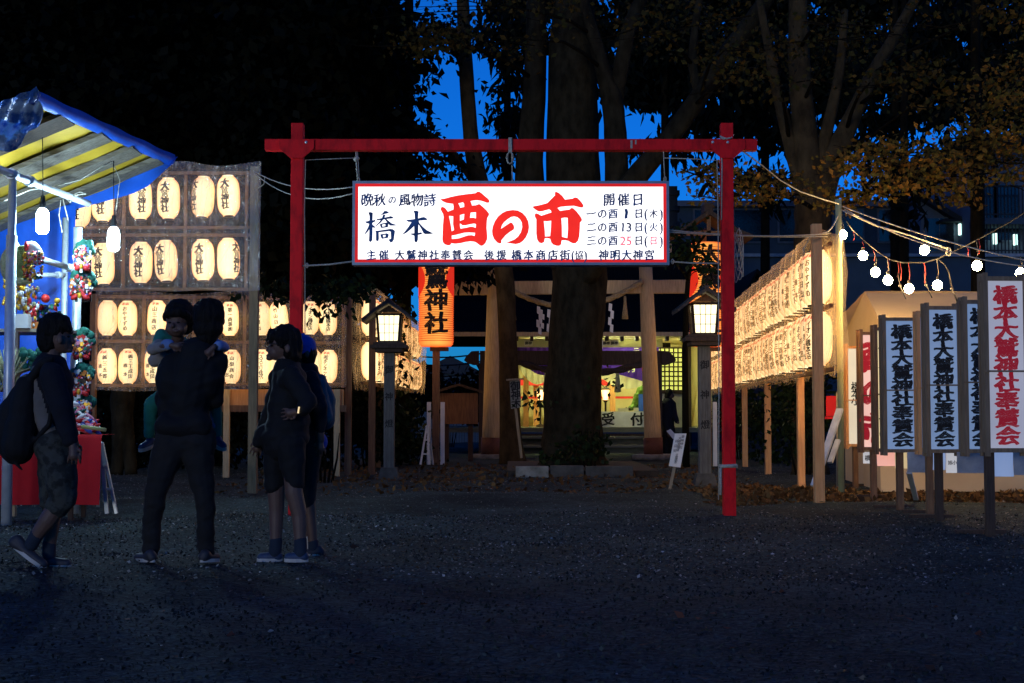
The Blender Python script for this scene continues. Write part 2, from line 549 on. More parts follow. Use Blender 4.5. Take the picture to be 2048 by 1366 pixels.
def crown(parent, clumps, leaf, material, droop=0.3, ratio=0.32, sub=0.16, name='crown', flat=0.0):
    """clumps: (px, py, Y, rx_px, ry_px, depth_m, count)"""
    PP = []
    for (px, py, Y, rx, ry, dm, cnt) in clumps:
        c = at(px, py, Y); s = S(Y)
        rr = np.array((rx / s, dm, ry / s))
        nsub = max(3, cnt // 45)
        d = unit(nrs.normal(size=(nsub, 3))) * (nrs.uniform(0.15, 1.0, (nsub, 1)) ** 0.5)
        subs = np.array(c) + d * rr
        idx = nrs.randint(0, nsub, cnt)
        sig = np.minimum(sub * rr.mean() + 0.10, 0.45)
        g = nrs.normal(size=(cnt, 3)) * sig * np.array((1.25, 1.25, 0.75 - 0.45 * flat))
        PP.append(subs[idx] + g)
    P = np.concatenate(PP)
    P = P[P[:, 2] > 0.05]
    n = len(P)
    D = nrs.normal(size=(n, 3)); D[:, 2] = D[:, 2] * (1 - .6 * flat) - droop * 2.0; D = unit(D)
    T = nrs.normal(size=(n, 3)); T[:, 2] *= (1 - .7 * flat)
    Nn = unit(np.cross(D, T))
    Ln = leaf * nrs.uniform(0.6, 1.3, n)
    return np_quads(name, P, D, Nn, Ln, Ln * ratio, material, parent)

def limb(mb, pts, n=12, jit=0.10, k=3):
    """pts: (px, py, Y, r_px); smooth resampled trunk or branch"""
    P = [(at(a, b, c), r / S(c)) for a, b, c, r in pts]
    out = []; rad = []
    for i in range(len(P) - 1):
        p0 = P[max(i - 1, 0)]; p1 = P[i]; p2 = P[i + 1]; p3 = P[min(i + 2, len(P) - 1)]
        for j in range(k):
            t = j / k
            f = lambda a, b, c, d: 0.5 * (2 * b + (c - a) * t + (2 * a - 5 * b + 4 * c - d) * t * t + (3 * b - a - 3 * c + d) * t ** 3)
            out.append(Vector([f(p0[0][q], p1[0][q], p2[0][q], p3[0][q]) for q in range(3)]))
            rad.append(p1[1] + (p2[1] - p1[1]) * t)
    out.append(P[-1][0]); rad.append(P[-1][1])
    mb.tube(out, rad, n, jit=jit)

# ================================================================== GROUND
gm = bpy.data.materials.new('gravel_ground')
nt, N, L = nodes_of(gm)
b = N['Principled BSDF']; b.inputs['Roughness'].default_value = 0.9; b.inputs['Specular IOR Level'].default_value = 0.2
tc = N.new('ShaderNodeTexCoord')
n1 = N.new('ShaderNodeTexNoise'); n1.inputs['Scale'].default_value = 0.55; n1.inputs['Detail'].default_value = 8; n1.inputs['Roughness'].default_value = .7
n2 = N.new('ShaderNodeTexNoise'); n2.inputs['Scale'].default_value = 26; n2.inputs['Detail'].default_value = 6; n2.inputs['Roughness'].default_value = .7
vo = N.new('ShaderNodeTexVoronoi'); vo.inputs['Scale'].default_value = 42
for t in (n1, n2, vo): L.new(tc.outputs['Object'], t.inputs['Vector'])
r1 = N.new('ShaderNodeValToRGB'); r1.color_ramp.elements[0].position = .36; r1.color_ramp.elements[1].position = .62
r1.color_ramp.elements[0].color = (0.009, 0.017, 0.017, 1); r1.color_ramp.elements[1].color = (0.046, 0.068, 0.064, 1)
L.new(n1.outputs['Fac'], r1.inputs[0])
r2 = N.new('ShaderNodeValToRGB'); r2.color_ramp.elements[0].position = .3; r2.color_ramp.elements[1].position = .7
r2.color_ramp.elements[0].color = (0.12, 0.12, 0.12, 1); r2.color_ramp.elements[1].color = (1.75, 1.75, 1.75, 1)
L.new(n2.outputs['Fac'], r2.inputs[0])
mx = N.new('ShaderNodeMix'); mx.data_type = 'RGBA'; mx.blend_type = 'MULTIPLY'; mx.inputs['Factor'].default_value = 1
L.new(r1.outputs[0], mx.inputs[6]); L.new(r2.outputs[0], mx.inputs[7])
r3 = N.new('ShaderNodeValToRGB'); r3.color_ramp.elements[0].position = 0.0; r3.color_ramp.elements[1].position = 1.0
r3.color_ramp.elements[0].color = (0.30, 0.30, 0.30, 1); r3.color_ramp.elements[1].color = (1.6, 1.6, 1.6, 1)
L.new(vo.outputs['Color'], r3.inputs[0])
m3 = N.new('ShaderNodeMix'); m3.data_type = 'RGBA'; m3.blend_type = 'MULTIPLY'; m3.inputs['Factor'].default_value = .8
L.new(mx.outputs[2], m3.inputs[6]); L.new(r3.outputs[0], m3.inputs[7]); L.new(m3.outputs[2], b.inputs['Base Color'])
ad = N.new('ShaderNodeMath'); ad.operation = 'ADD'
L.new(vo.outputs['Distance'], ad.inputs[0]); L.new(n2.outputs['Fac'], ad.inputs[1])
bp = N.new('ShaderNodeBump'); bp.inputs['Strength'].default_value = 0.9; bp.inputs['Distance'].default_value = 0.03
L.new(ad.outputs[0], bp.inputs['Height']); L.new(bp.outputs[0], b.inputs['Normal'])

mb = MB()
# a fine, slightly uneven sheet near the camera and a coarse skirt that reaches the horizon
nx, ny = 150, 170
xs = [-26 + 52 * i / nx for i in range(nx + 1)]; ys = [-6 + 56 * j / ny for j in range(ny + 1)]
def gz(x, y):
    e = min(1, (26 - abs(x)) / 4, (y + 6) / 4, (50 - y) / 4)
    return max(0, e) * (0.018 * math.sin(x * 1.7 + y * .9) + 0.016 * math.sin(x * .6 - y * 1.9 + 1) + 0.011 * math.sin(x * 4.1 + y * 3.3) + 0.008 * math.sin(x * 5.2 - y * 2.7 + 2))
vs = [(x, y, gz(x, y)) for y in ys for x in xs]
mb.add(vs, [(j * (nx + 1) + i, j * (nx + 1) + i + 1, (j + 1) * (nx + 1) + i + 1, (j + 1) * (nx + 1) + i) for j in range(ny) for i in range(nx)], True)
E_ = 700
mb.add([(-E_, -E_, 0), (E_, -E_, 0), (E_, -6, 0), (-E_, -6, 0), (-E_, 50, 0), (E_, 50, 0), (E_, E_, 0), (-E_, E_, 0), (-26, -6, 0), (-26, 50, 0), (26, -6, 0), (26, 50, 0)],
       [(0, 1, 2, 3), (4, 5, 6, 7), (3, 8, 9, 4), (10, 2, 5, 11)])
tag(mb.build('ground', gm), kind='structure')

# loose stones and fallen leaves
def scatter_ground(n, fx, fy, size, cols, name, flat, trans=0.0):
    x = fx(n); y = fy(n)
    P = np.stack([x, y, np.array([gz(a, c) for a, c in zip(x, y)]) + 0.006], 1)
    D = nrs.normal(size=(n, 3)); D[:, 2] *= flat; D[:, 2] = np.abs(D[:, 2]); D = unit(D)
    T = nrs.normal(size=(n, 3)) * np.array((flat, flat, 1.0)); Nn = unit(np.cross(D, T))
    Ln = size * nrs.uniform(0.45, 1.35, n)
    o = np_quads(name, P, D, Nn, Ln, Ln * nrs.uniform(0.2, .42, n), leafmat(name + '_mat', cols, trans), None, 'stuff')
    return o
fy1 = lambda n: 5.0 + 21 * nrs.uniform(0, 1, n) ** 0.8
fx1 = None
n = 21000
yy = np.concatenate([5.0 + 4 * nrs.uniform(0, 1, 300), 8.2 + 5.2 * nrs.uniform(0, 1, 13400), 12 + 12 * nrs.uniform(0, 1, 7300)])
xx = nrs.uniform(-1, 1, n) * (yy * 0.385 + 0.4)
# leaves gather in drifts
keep = (np.sin(xx * 1.1 + yy * .7) + np.sin(xx * .5 - yy * 1.3) + nrs.normal(0, 1.0, n)) > -1.0
xx = xx[keep]; yy = yy[keep]
scatter_ground(len(xx), lambda n: xx, lambda n: yy, 0.024, [(0.06, 0.040, 0.024), (0.13, 0.10, 0.065), (0.035, 0.027, 0.02), (0.28, 0.27, 0.23), (0.11, 0.075, 0.045), (0.46, 0.45, 0.42)], 'fallen_leaves', 0.2)
n = 20000
y2 = 7.6 + 18 * nrs.uniform(0, 1, n) ** 0.7; x2 = nrs.uniform(-1, 1, n) * (y2 * 0.385 + 0.4)
scatter_ground(n, lambda n: x2, lambda n: y2, 0.018, [(0.12, 0.14, 0.13), (0.05, 0.058, 0.054), (0.20, 0.225, 0.21), (0.08, 0.09, 0.084)], 'gravel_stones', 0.45)
n = 26000
y5 = 4.9 + 8.5 * nrs.uniform(0, 1, n) ** 1.1; x5 = nrs.uniform(-1, 1, n) * (y5 * 0.385 + 0.4)
scatter_ground(n, lambda n: x5, lambda n: y5, 0.020, [(0.009, 0.012, 0.012), (0.035, 0.045, 0.043), (0.014, 0.018, 0.017), (0.065, 0.08, 0.075), (0.03, 0.030, 0.022)], 'fine_gravel', 0.6)
n = 5200
y3 = np.concatenate([15.2 + 2.2 * nrs.uniform(0, 1, 3200), 17 + 9 * nrs.uniform(0, 1, 2000)])
x3 = np.concatenate([nrs.uniform(2.2, 7, 3200), nrs.uniform(-4, 3.4, 2000)])
scatter_ground(n, lambda n: x3, lambda n: y3, 0.085, [(0.12, 0.060, 0.022), (0.08, 0.038, 0.015), (0.17, 0.095, 0.035), (0.05, 0.028, 0.014)], 'autumn_leaf_litter', 0.55, 0.1)
n = 70
y4 = 5.2 + 5 * nrs.uniform(0, 1, n); x4 = nrs.uniform(-1, 1, n) * y4 * .38
scatter_ground(n, lambda n: x4, lambda n: y4, 0.05, [(0.08, 0.03, 0.02), (0.12, 0.05, 0.03), (0.05, 0.03, 0.02)], 'dry_leaves', 0.15)

# ================================================================== RED GATE AND SIGN
GY = 13.0
g = thing('red_gate', 'red painted timber gateway of two posts and a crossbeam holding up the white sign', 'gate', (XX(1022, GY), GY, 0))
pw = 24 / S(GY)
for nm, pxc, tilt in (('left', 592, 0), ('right', 1456.5, 0)):
    x = XX(pxc, GY)
    m_ = MB(); ztop = ZZ(248, GY); m_.box((x, GY, ztop / 2), (pw, pw, ztop)); m_.build('post', M['red'], g, bevel=.006, fix=True)
    m_ = MB()
    z0, z1, z2 = ZZ(302, GY), ZZ(319, GY), ZZ(280, GY)
    hw = 35 / S(GY)
    m_.prism([(x - hw, z0 + .01), (x - pw / 2 - .002, z1), (x + pw / 2 + .002, z1), (x + hw, z0 + .01), (x + hw, z2 - .01), (x - hw, z2 - .01)], GY - pw / 2 - .028, GY - pw / 2 - .004)
    m_.build('gusset_plate', M['red'], g, fix=True)
    m_ = MB()
    for bx in ((-.14, .0) if nm == 'right' else (.09,)):
        m_.ball((x + bx, GY - pw / 2 - .03, ZZ(288, GY)), .014, 8, 6)
    m_.build('bolt', M['pipe'], g)
m_ = MB(); zc = (ZZ(280, GY) + ZZ(302, GY)) / 2; hh = abs(ZZ(280, GY) - ZZ(302, GY))
m_.bar((XX(527, GY), GY, zc), (XX(1517, GY), GY, zc), pw * .98, hh); m_.build('crossbeam', M['red'], g, bevel=.005, fix=True)
m_ = MB(); m_.bar((XX(1262, GY), GY - pw / 2 - .003, zc), (XX(1266, GY), GY - pw / 2 - .003, zc), .004, .075)
m_.bar((XX(1271, GY), GY - pw / 2 - .003, zc + .02), (XX(1274, GY), GY - pw / 2 - .003, zc + .02), .004, .04); m_.build('tape_scrap', M['rope'], g)

SY = GY - 0.02
sz0, sz1 = ZZ(532, SY), ZZ(365, SY)
sx0, sx1 = XX(705, SY), XX(1338, SY)
sg = thing('hanging_sign', 'large backlit white sign with red and navy lettering hung under the red crossbeam', 'sign', ((sx0 + sx1) / 2, SY, sz0))
DZ = .09
m_ = MB(); bw = 5.4 / S(SY)
m_.box(((sx0 + sx1) / 2, SY, sz1 - bw / 2), (sx1 - sx0, 2 * DZ, bw)); m_.box(((sx0 + sx1) / 2, SY, sz0 + bw / 2), (sx1 - sx0, 2 * DZ, bw))
m_.box((sx0 + bw / 2, SY, (sz0 + sz1) / 2), (bw, 2 * DZ, sz1 - sz0 - 2 * bw)); m_.box((sx1 - bw / 2, SY, (sz0 + sz1) / 2), (bw, 2 * DZ, sz1 - sz0 - 2 * bw))
m_.box(((sx0 + sx1) / 2, SY + DZ - .01, (sz0 + sz1) / 2), (sx1 - sx0 - 2 * bw, .02, sz1 - sz0 - 2 * bw))
m_.build('frame', M['metal_frame'], sg)
FY = SY - DZ + .012
M['signlit'] = emis('lit_sign_panel', (1.0, 0.985, 0.97), 1.45, base=(.7, .7, .7), noise=0.06, vary=0.001, nscale=2.0)
M['signred'] = emis('lit_red_letter', (1.0, 0.028, 0.016), 0.85, base=(.5, .01, .01), noise=.12, vary=0.001, nscale=5)
M['signborder'] = emis('lit_red_border', (1.0, 0.02, 0.022), 0.55, base=(.5, .01, .01), noise=.2, vary=0.001, nscale=3)
M['signpink'] = emis('lit_pink_letter', (1.0, 0.16, 0.25), 0.8, base=(.5, .1, .1))
M['signnavy'] = emis('lit_navy_letter', (0.01, 0.05, 0.22), 0.35, base=(.01, .015, .05), noise=.6, vary=.001, nscale=9)
m_ = MB(); m_.box(((sx0 + sx1) / 2, FY, (sz0 + sz1) / 2), (sx1 - sx0 - 2 * bw, .006, sz1 - sz0 - 2 * bw)); m_.build('lit_panel', M['signlit'], sg)
m_ = MB(); rw = 6.2 / S(SY); ix0, ix1, iz0, iz1 = sx0 + bw, sx1 - bw, sz0 + bw, sz1 - bw
for (a, c, d, e) in ((ix0, ix1, iz1 - rw, iz1), (ix0, ix1, iz0, iz0 + rw), (ix0, ix0 + rw, iz0 + rw, iz1 - rw), (ix1 - rw, ix1, iz0 + rw, iz1 - rw)):
    m_.add([(a, FY - .006, d), (c, FY - .006, d), (c, FY - .006, e), (a, FY - .006, e)], [(0, 1, 2, 3)])
m_.build('red_border', M['signborder'], sg)
LY = FY - .008
def pxmap(ox, oy, k):
    def f(x, y):
        p = at(ox + x / k, oy + y / k, LY); return (p.x, LY, p.z)
    return f
big = MB()
f = pxmap(870, 375, 10.507)
poly_fill(big, [[(105,245),(200,233),(330,197),(480,165),(640,142),(850,118),(885,92),(925,85),(975,115),(1050,180),(1120,240),(1148,280),(1135,318),(1090,322),(1030,300),(960,278),(880,268),(800,275),(745,288),(765,330),(778,378),(860,372),(910,350),(940,350),(1000,400),(1080,475),(1140,550),(1130,590),(1100,640),(1090,720),(1085,850),(1100,1020),(1095,1090),(1060,1170),(1010,1218),(965,1228),(920,1200),(870,1160),(820,1138),(740,1132),(640,1145),(540,1170),(430,1182),(345,1172),(320,1210),(270,1218),(205,1195),(165,1150),(155,1090),(160,950),(165,800),(180,620),(170,560),(130,490),(115,450),(130,415),(155,405),(200,420),(235,455),(270,507),(330,482),(385,465),(390,400),(378,345),(300,335),(230,322),(160,290)],
    [(490,335),(590,312),(612,345),(612,408),(530,425),(515,375)], [(525,580),(615,555),(605,670),(525,700)], [(750,528),(860,520),(860,648),(800,632),(735,635)],
    [(295,598),(382,605),(378,770),(400,895),(350,918),(335,800)], [(525,755),(580,795),(640,795),(740,772),(820,758),(860,770),(855,848),(800,825),(750,822),(650,845),(535,865),(525,800)],
    [(352,1010),(420,1000),(520,975),(620,950),(720,945),(842,952),(832,1018),(770,1000),(690,1005),(600,1035),(500,1068),(355,1082)]], f)
f = pxmap(970, 375, 9.752)
poly_fill(big, [[(415,1075),(480,1050),(570,1015),(640,960),(700,870),(725,770),(715,680),(680,620),(630,580),(570,565),(510,575),(440,620),(370,680),(330,740),(312,805),(400,745),(500,680),(530,690),(560,735),(573,780),(560,820),(480,870),(400,935),(320,1030),(320,1080),(290,1095),(240,1075),(180,1010),(145,930),(137,850),(150,760),(190,660),(250,570),(330,500),(420,455),(540,438),(640,448),(730,495),(800,570),(845,660),(860,770),(845,870),(800,970),(740,1045),(680,1085),(600,1105),(500,1090)]], f)
poly_fill(big, [[(920,375),(970,360),(1060,345),(1215,303),(1290,225),(1365,150),(1360,105),(1380,78),(1440,105),(1510,165),(1560,235),(1640,225),(1710,215),(1750,192),(1800,200),(1860,260),(1910,325),(1925,365),(1900,392),(1850,388),(1790,372),(1730,358),(1600,365),(1470,378),(1415,400),(1465,455),(1560,440),(1645,430),(1680,398),(1720,402),(1790,470),(1860,560),(1892,620),(1885,655),(1855,680),(1850,800),(1840,950),(1815,1040),(1770,1085),(1720,1092),(1670,1070),(1620,1040),(1560,1030),(1495,1032),(1485,1110),(1450,1138),(1400,1138),(1330,1115),(1290,1070),(1270,1000),(1200,985),(1165,995),(1155,1065),(1100,1090),(1050,1070),(1015,1010),(1000,900),(1000,620),(975,575),(968,530),(990,500),(1040,515),(1100,550),(1200,515),(1295,485),(1285,450),(1250,427),(1180,445),(1110,465),(1050,468),(1000,445),(950,405)],
    [(1148,655),(1210,660),(1290,648),(1285,780),(1270,948),(1172,955),(1168,850)], [(1490,600),(1550,588),(1612,592),(1618,800),(1605,985),(1555,975),(1503,960),(1500,760)]], f)
big.build('red_lettering', M['signred'], sg)
f = pxmap(715, 375, 8.812); blk = MB()
for lp in ([[(985,408),(1040,408),(1078,420),(1072,470),(1068,545),(1130,525),(1175,520),(1225,548),(1225,575),(1150,580),(1080,585),(1090,625),(1150,690),(1220,750),(1340,810),(1280,820),(1190,822),(1160,800),(1120,720),(1075,650),(1070,800),(1125,788),(1142,815),(1110,828),(1068,835),(1065,920),(1050,960),(1028,970),(1005,950),(1000,850),(950,830),(920,812),(1000,805),(998,680),(930,745),(860,800),(780,840),(830,780),(900,690),(950,610),(895,605),(845,568),(930,565),(1010,555),(1005,460)]],
    [[(190,437),(230,432),(270,445),(268,500),(265,580),(300,568),(322,590),(300,605),(262,625),(265,655),(310,690),(300,720),(266,700),(265,800),(262,920),(245,955),(222,962),(200,940),(205,850),(208,740),(180,780),(145,815),(108,838),(150,770),(190,690),(205,640),(160,630),(128,600),(180,592),(212,580),(212,500)]],
    [[(398,482),(440,455),(475,410),(520,415),(562,450),(500,463),(440,480)]], [[(325,555),(380,548),(520,520),(590,503),(645,535),(620,545),(520,555),(400,575),(350,575)]],
    [[(450,480),(500,480),(460,560),(410,620),(330,680),(320,670),(390,600),(430,540)]], [[(500,545),(540,580),(600,630),(705,665),(650,672),(575,672),(530,630),(480,560)]],
    [[(395,640),(520,615),(545,650),(535,700),(420,715),(400,680)], [(432,655),(490,645),(490,680),(440,690)]],
    [[(312,765),(400,755),(580,728),(625,735),(662,765),(650,850),(640,920),(615,960),(580,972),(545,920),(590,900),(585,780),(560,770),(375,790),(378,900),(370,940),(345,948),(325,930),(325,800)]],
    [[(400,825),(520,805),(553,830),(535,890),(430,905),(410,870)], [(450,840),(495,835),(490,870),(455,878)]]):
    poly_fill(blk, lp, f)
pxf = pxmap(0, 0, 1)
flip = lambda x, y: pxf(x, -y)
def srow(mb, t, x0, x1, yc, h, off=.012, sizes=None):
    n = len(t); st = (x1 - x0) / n
    sz = sizes or [h] * n
    put_text(mb, t, [(x0 + st * (i + .5), -yc) for i in range(n)], sz, off, .95, 1.0, flip, amt=.016, shear=.10)
srow(blk, '晩秋の風物詩', 722, 872, 399.5, 27, .024, [28, 26, 18, 26, 27, 27])
nav = MB()
srow(nav, '開催日', 1204, 1290, 399, 26, .024)
for yc, t1, t2, c2 in ((427, '一の酉', '1', 0), (454, '二の酉', '13', 0), (481, '三の酉', '25', 1)):
    srow(nav, t1, 1172, 1237, yc, 21, .026)
pk = MB()
srow(nav, '1', 1243, 1262, 427, 25, .06); srow(nav, '13', 1240, 1264, 454, 25, .02); srow(pk, '25', 1240, 1264, 481, 25, .015)
for yc, d in ((427, '木'), (454, '火'), (481, '日')):
    srow(nav, '日', 1267, 1288, yc, 20, .026); srow(nav, '(', 1287, 1297, yc, 25, .018); srow(nav, ')', 1317, 1328, yc, 25, .018)
    srow(pk if yc == 481 else nav, d, 1298, 1316, yc, 18, .022)
srow(nav, '主催', 730, 780, 510, 21, .030); srow(nav, '大鷲神社奉賛会', 788, 948, 510, 21, .030)
srow(nav, '後援', 966, 1015, 510, 21, .030); srow(nav, '橋本商店街', 1021, 1142, 510, 22, .030)
srow(nav, '(', 1142, 1150, 510, 25, .018); srow(nav, '協', 1149, 1167, 510, 19, .022); srow(nav, ')', 1167, 1175, 510, 25, .018)
srow(nav, '神明大神宮', 1196, 1310, 510, 22, .030)
blk.build('black_lettering', M['signnavy'], sg); nav.build('navy_lettering', M['signnavy'], sg); pk.build('pink_lettering', M['signpink'], sg)

# ropes and cords on the gate
def cordthing(name, label, cat, pts, r, material, extra=None, jit=0):
    m_ = MB(); m_.tube(pts, r, 6)
    if extra: extra(m_)
    return tag(m_.build(name, material), label, cat)
def sag(p, q, s, n=10):
    p = Vector(p); q = Vector(q)
    return [p.lerp(q, i / n) - Vector((0, 0, s * 4 * (i / n) * (1 - i / n))) for i in range(n + 1)]
P_ = lambda x, y, Y=GY - .02: at(x, y, Y)
def knot(c, r, n=5):
    def f(m):
        for i in range(n):
            a = rnd.random() * 6
            m.tube([Vector(c) + Vector((math.cos(t + a) * r * (.6 + .4 * rnd.random()), math.sin(t) * r * .5, math.sin(t * 1.0 + a) * r * 1.6)) for t in [k * .7 for k in range(9)]], .005, 5)
    return f
cordthing('hanging_rope', 'white rope bundle knotted round the middle of the red crossbeam', 'rope',
          [P_(1022, 276, GY - .09), P_(1023, 300, GY - .09), P_(1024, 332), P_(1025, 366)], .006, M['rope'],
          lambda m: ([m.box(P_(1020.5, 290, GY - .075), (.035, .012, .14))], knot(P_(1020, 316, GY - .08), .035, 7)(m)))
cordthing('hanging_rope', 'thin cord tying the upper left corner of the sign to the beam', 'rope',
          [P_(712, 303), P_(713, 330), P_(716, 366)], .007, M['rope'], lambda m: (m.tube([P_(709, 322), P_(717, 314)], .02, 8), knot(P_(717, 360), .014, 3)(m), m.tube([P_(715, 303), P_(719, 366)], .004, 5)))
cordthing('hanging_rope', 'thin cord tying the upper right corner of the sign to the beam', 'rope',
          [P_(1327, 303), P_(1328, 330), P_(1330, 366)], .005, M['rope'], lambda m: (knot(P_(1330, 358), .014, 3)(m),))
cordthing('tie_rope', 'short rope pulling the lower left corner of the sign to the left red post', 'rope', [P_(600, 532), P_(622, 531), P_(660, 529), P_(704, 523)], .009, M['rope'], knot(P_(614, 531), .014, 4))
cordthing('tie_rope', 'short rope pulling the lower right corner of the sign to the right red post', 'rope', [P_(1339, 523), P_(1380, 526), P_(1440, 527)], .008, M['rope'], knot(P_(1345, 523), .014, 3))
cordthing('power_cord', 'pale cord running down beside the left red post', 'cord', [P_(710, 316), P_(660, 318), P_(611, 320), P_(609, 420), P_(610, 560), P_(610, 700), P_(608, 1020)], .005, M['rope'])
cordthing('power_cord', 'pale cord running down beside the right red post', 'cord', [P_(1328, 316), P_(1390, 318), P_(1434, 321), P_(1436, 420), P_(1437, 560), P_(1438, 800), P_(1437, 1000)], .005, M['rope'])
cordthing('power_cord', 'grey cord from the top of the right red post to the pale pole', 'cord',
          [at(1440, 272, GY - .07), at(1446, 278, GY - .09), at(1462, 276, GY - .09), at(1467, 270, GY + .03), at(1447, 269, GY + .07), at(1441, 273, GY - .07), at(1452, 277, GY - .1), at(1480, 298, GY + .2), at(1523, 330, 13.9), at(1560, 360, 14.6), at(1600, 383, 15.3), at(1650, 400, 16.1), at(1680, 408, 16.5)], .007, M['rope'])
cordthing('power_cord', 'grey cable running down the face of the right red post', 'cord', [P_(1442, 275, GY - .07), P_(1444, 330, GY - .07), P_(1443, 440, GY - .07)], .006, M['rope'])
cordthing('coiled_cord', 'loose coil of pale cord hanging behind the right red post', 'cord', [P_(1478, 455, GY + .1), P_(1485, 500, GY + .1), P_(1476, 540, GY + .1)], .004, M['rope'],
          lambda m: [m.tube([P_(1478 + 9 * math.sin(t + k), 500 + 42 * math.cos(t) + 6 * k, GY + .1 + .01 * k) for t in [q * .55 for q in range(13)]], .004, 5) for k in range(5)])
cordthing('post_tape', 'white tape wrapped low round the right red post', 'tape', [P_(1441, 933, GY - .075), P_(1474, 931, GY - .075)], .018, M['rope'], lambda m: (m.tube([P_(1441, 936, GY - .075), P_(1441, 990, GY - .075)], .012, 6), m.box(P_(1457, 932, GY), (.15, .15, .028))))
cordthing('guy_rope', 'pair of pale ropes slung from the tall left rack post to the sign', 'rope', sag(at(507, 342, 17.05), at(706, 374, GY), .10), .006, M['rope'],
          lambda m: (m.tube(sag(at(507, 345, 17.05), at(706, 387, GY), .16), .006, 6), m.tube([at(530, 352, 16.6), at(528, 368, 16.6), at(515, 378, 16.7)], .005, 5)))
cordthing('guy_rope', 'pale ropes slung from the sign past the right red post to the rack', 'rope', sag(at(1338, 460, GY), at(1660, 467, 15.2), .04), .007, M['rope'],
          lambda m: (m.tube(sag(at(1338, 464, GY), at(1655, 473, 15.2), .02), .007, 6), m.tube([at(1640, 468, 15.1), at(1622, 472, 15.1), at(1612, 490, 15.1), at(1606, 500, 15.1), at(1609, 508, 15.1)], .005, 5)))

# ================================================================== PAPER LANTERNS
M['lantern'] = emis('glowing_lantern_paper', lin(255, 226, 164), 1.62, edge=lin(226, 134, 52), power=1.05, base=(.55, .48, .36), vary=0.22, noise=0.07, nscale=5)
M['capblk'] = mat('black_lacquer', (0.012, 0.011, 0.010), rough=0.45)
M['lantink'] = mat('lantern_ink', (0.012, 0.010, 0.010), (0.008, 0.007, 0.007), rough=.8)
M['lantred'] = emis('lantern_red_ink', (1.0, 0.10, 0.06), 0.45, base=(.5, .03, .03))
LR, LH = 0.138, 0.50
def lprof(z):
    t = abs(2 * z / LH)
    return max(0.072, LR * (1 - min(1, t) ** 3.6) ** (1 / 2.6))
def make_lantern(cols, red):
    t = thing('paper_lantern', 'x', 'lantern')
    m_ = MB(); pr = []
    nn = 40
    for i in range(nn + 1):
        z = -LH / 2 + LH * i / nn
        pr.append((lprof(z) - (0.0022 if i % 2 else 0), z))
    m_.lathe((0, 0, 0), pr, 20); m_.build('paper_shell', M['lantern'], t, local=True)
    for s_ in (-1, 1):
        m_ = MB(); m_.lathe((0, 0, 0), [(.0, s_ * LH / 2), (.060, s_ * (LH / 2 - .002)), (.060, s_ * (LH / 2 + .014)), (.0, s_ * (LH / 2 + .015))], 16)
        if s_ > 0: m_.tube([(0, 0, LH / 2), (0, 0, LH / 2 + .07)], .004, 5)
        m_.build('end_ring', M['capblk'], t, local=True)
    def wrap(x, y):
        r = lprof(y) + .004; a = x / LR - math.pi / 2
        return (r * math.cos(a), r * math.sin(a), y)
    m_ = MB()
    for (txt, x, z0, z1, sz, off) in cols:
        vtext(m_, txt, x, z0, z1, sz, wrap, off, 1.0, 1.0, amt=.02)
    if m_.v: m_.build('lettering', M['lantink'], t, local=True)
    if red:
        m_ = MB(); htext(m_, red, -.062, .062, .197, .055, wrap, .02, 1.0, .8); m_.build('red_lettering', M['lantred'], t, local=True)
    return t
WALLTXT = {
 'shrine': make_lantern([('大', 0, .185, .095, .122, .052), ('鷲', 0, .098, -.002, .106, .008), ('神', 0, .0, -.085, .106, .042), ('社', 0, -.085, -.175, .106, .042)], None),
 'blank': make_lantern([], None),
}
def nm(txt, red='奉納', two=None, sz=.070):
    cols = [(txt, .0 if not two else .036, .165, -.19, sz, .028)]
    if two: cols.append((two, -.036, .06, -.19, sz * .9, .024))
    return make_lantern(cols, red)
NAMES = [nm('おやすずめ'), nm('山三商店', sz=.080), nm('第一商事㈱', sz=.072), nm('竹山日出'), nm('イオン橋本店'), nm('㈱三五郎', two='橋本'), nm('㈱三王成田', two='橋本'), nm('山梨商会', two='杉田'), nm('スズエリ佳代'), nm('㈲ボンネット')]
protos = list(WALLTXT.values()) + NAMES
used = set()
def put_lantern(proto, loc, rz, label, group):
    o = put_lantern_(proto, loc, rz, label, group)
    o.rotation_euler = (wrnd.gauss(0, .03), wrnd.gauss(0, .035), rz)
    return o
def put_lantern_(proto, loc, rz, label, group):
    if proto.name not in used:
        used.add(proto.name); o = proto
        o.location = loc; o.rotation_euler = (0, 0, rz); o['label'] = label; o['group'] = group
        return o
    return copy_thing(proto, loc, rz, label, group)
wrnd = random.Random(3)

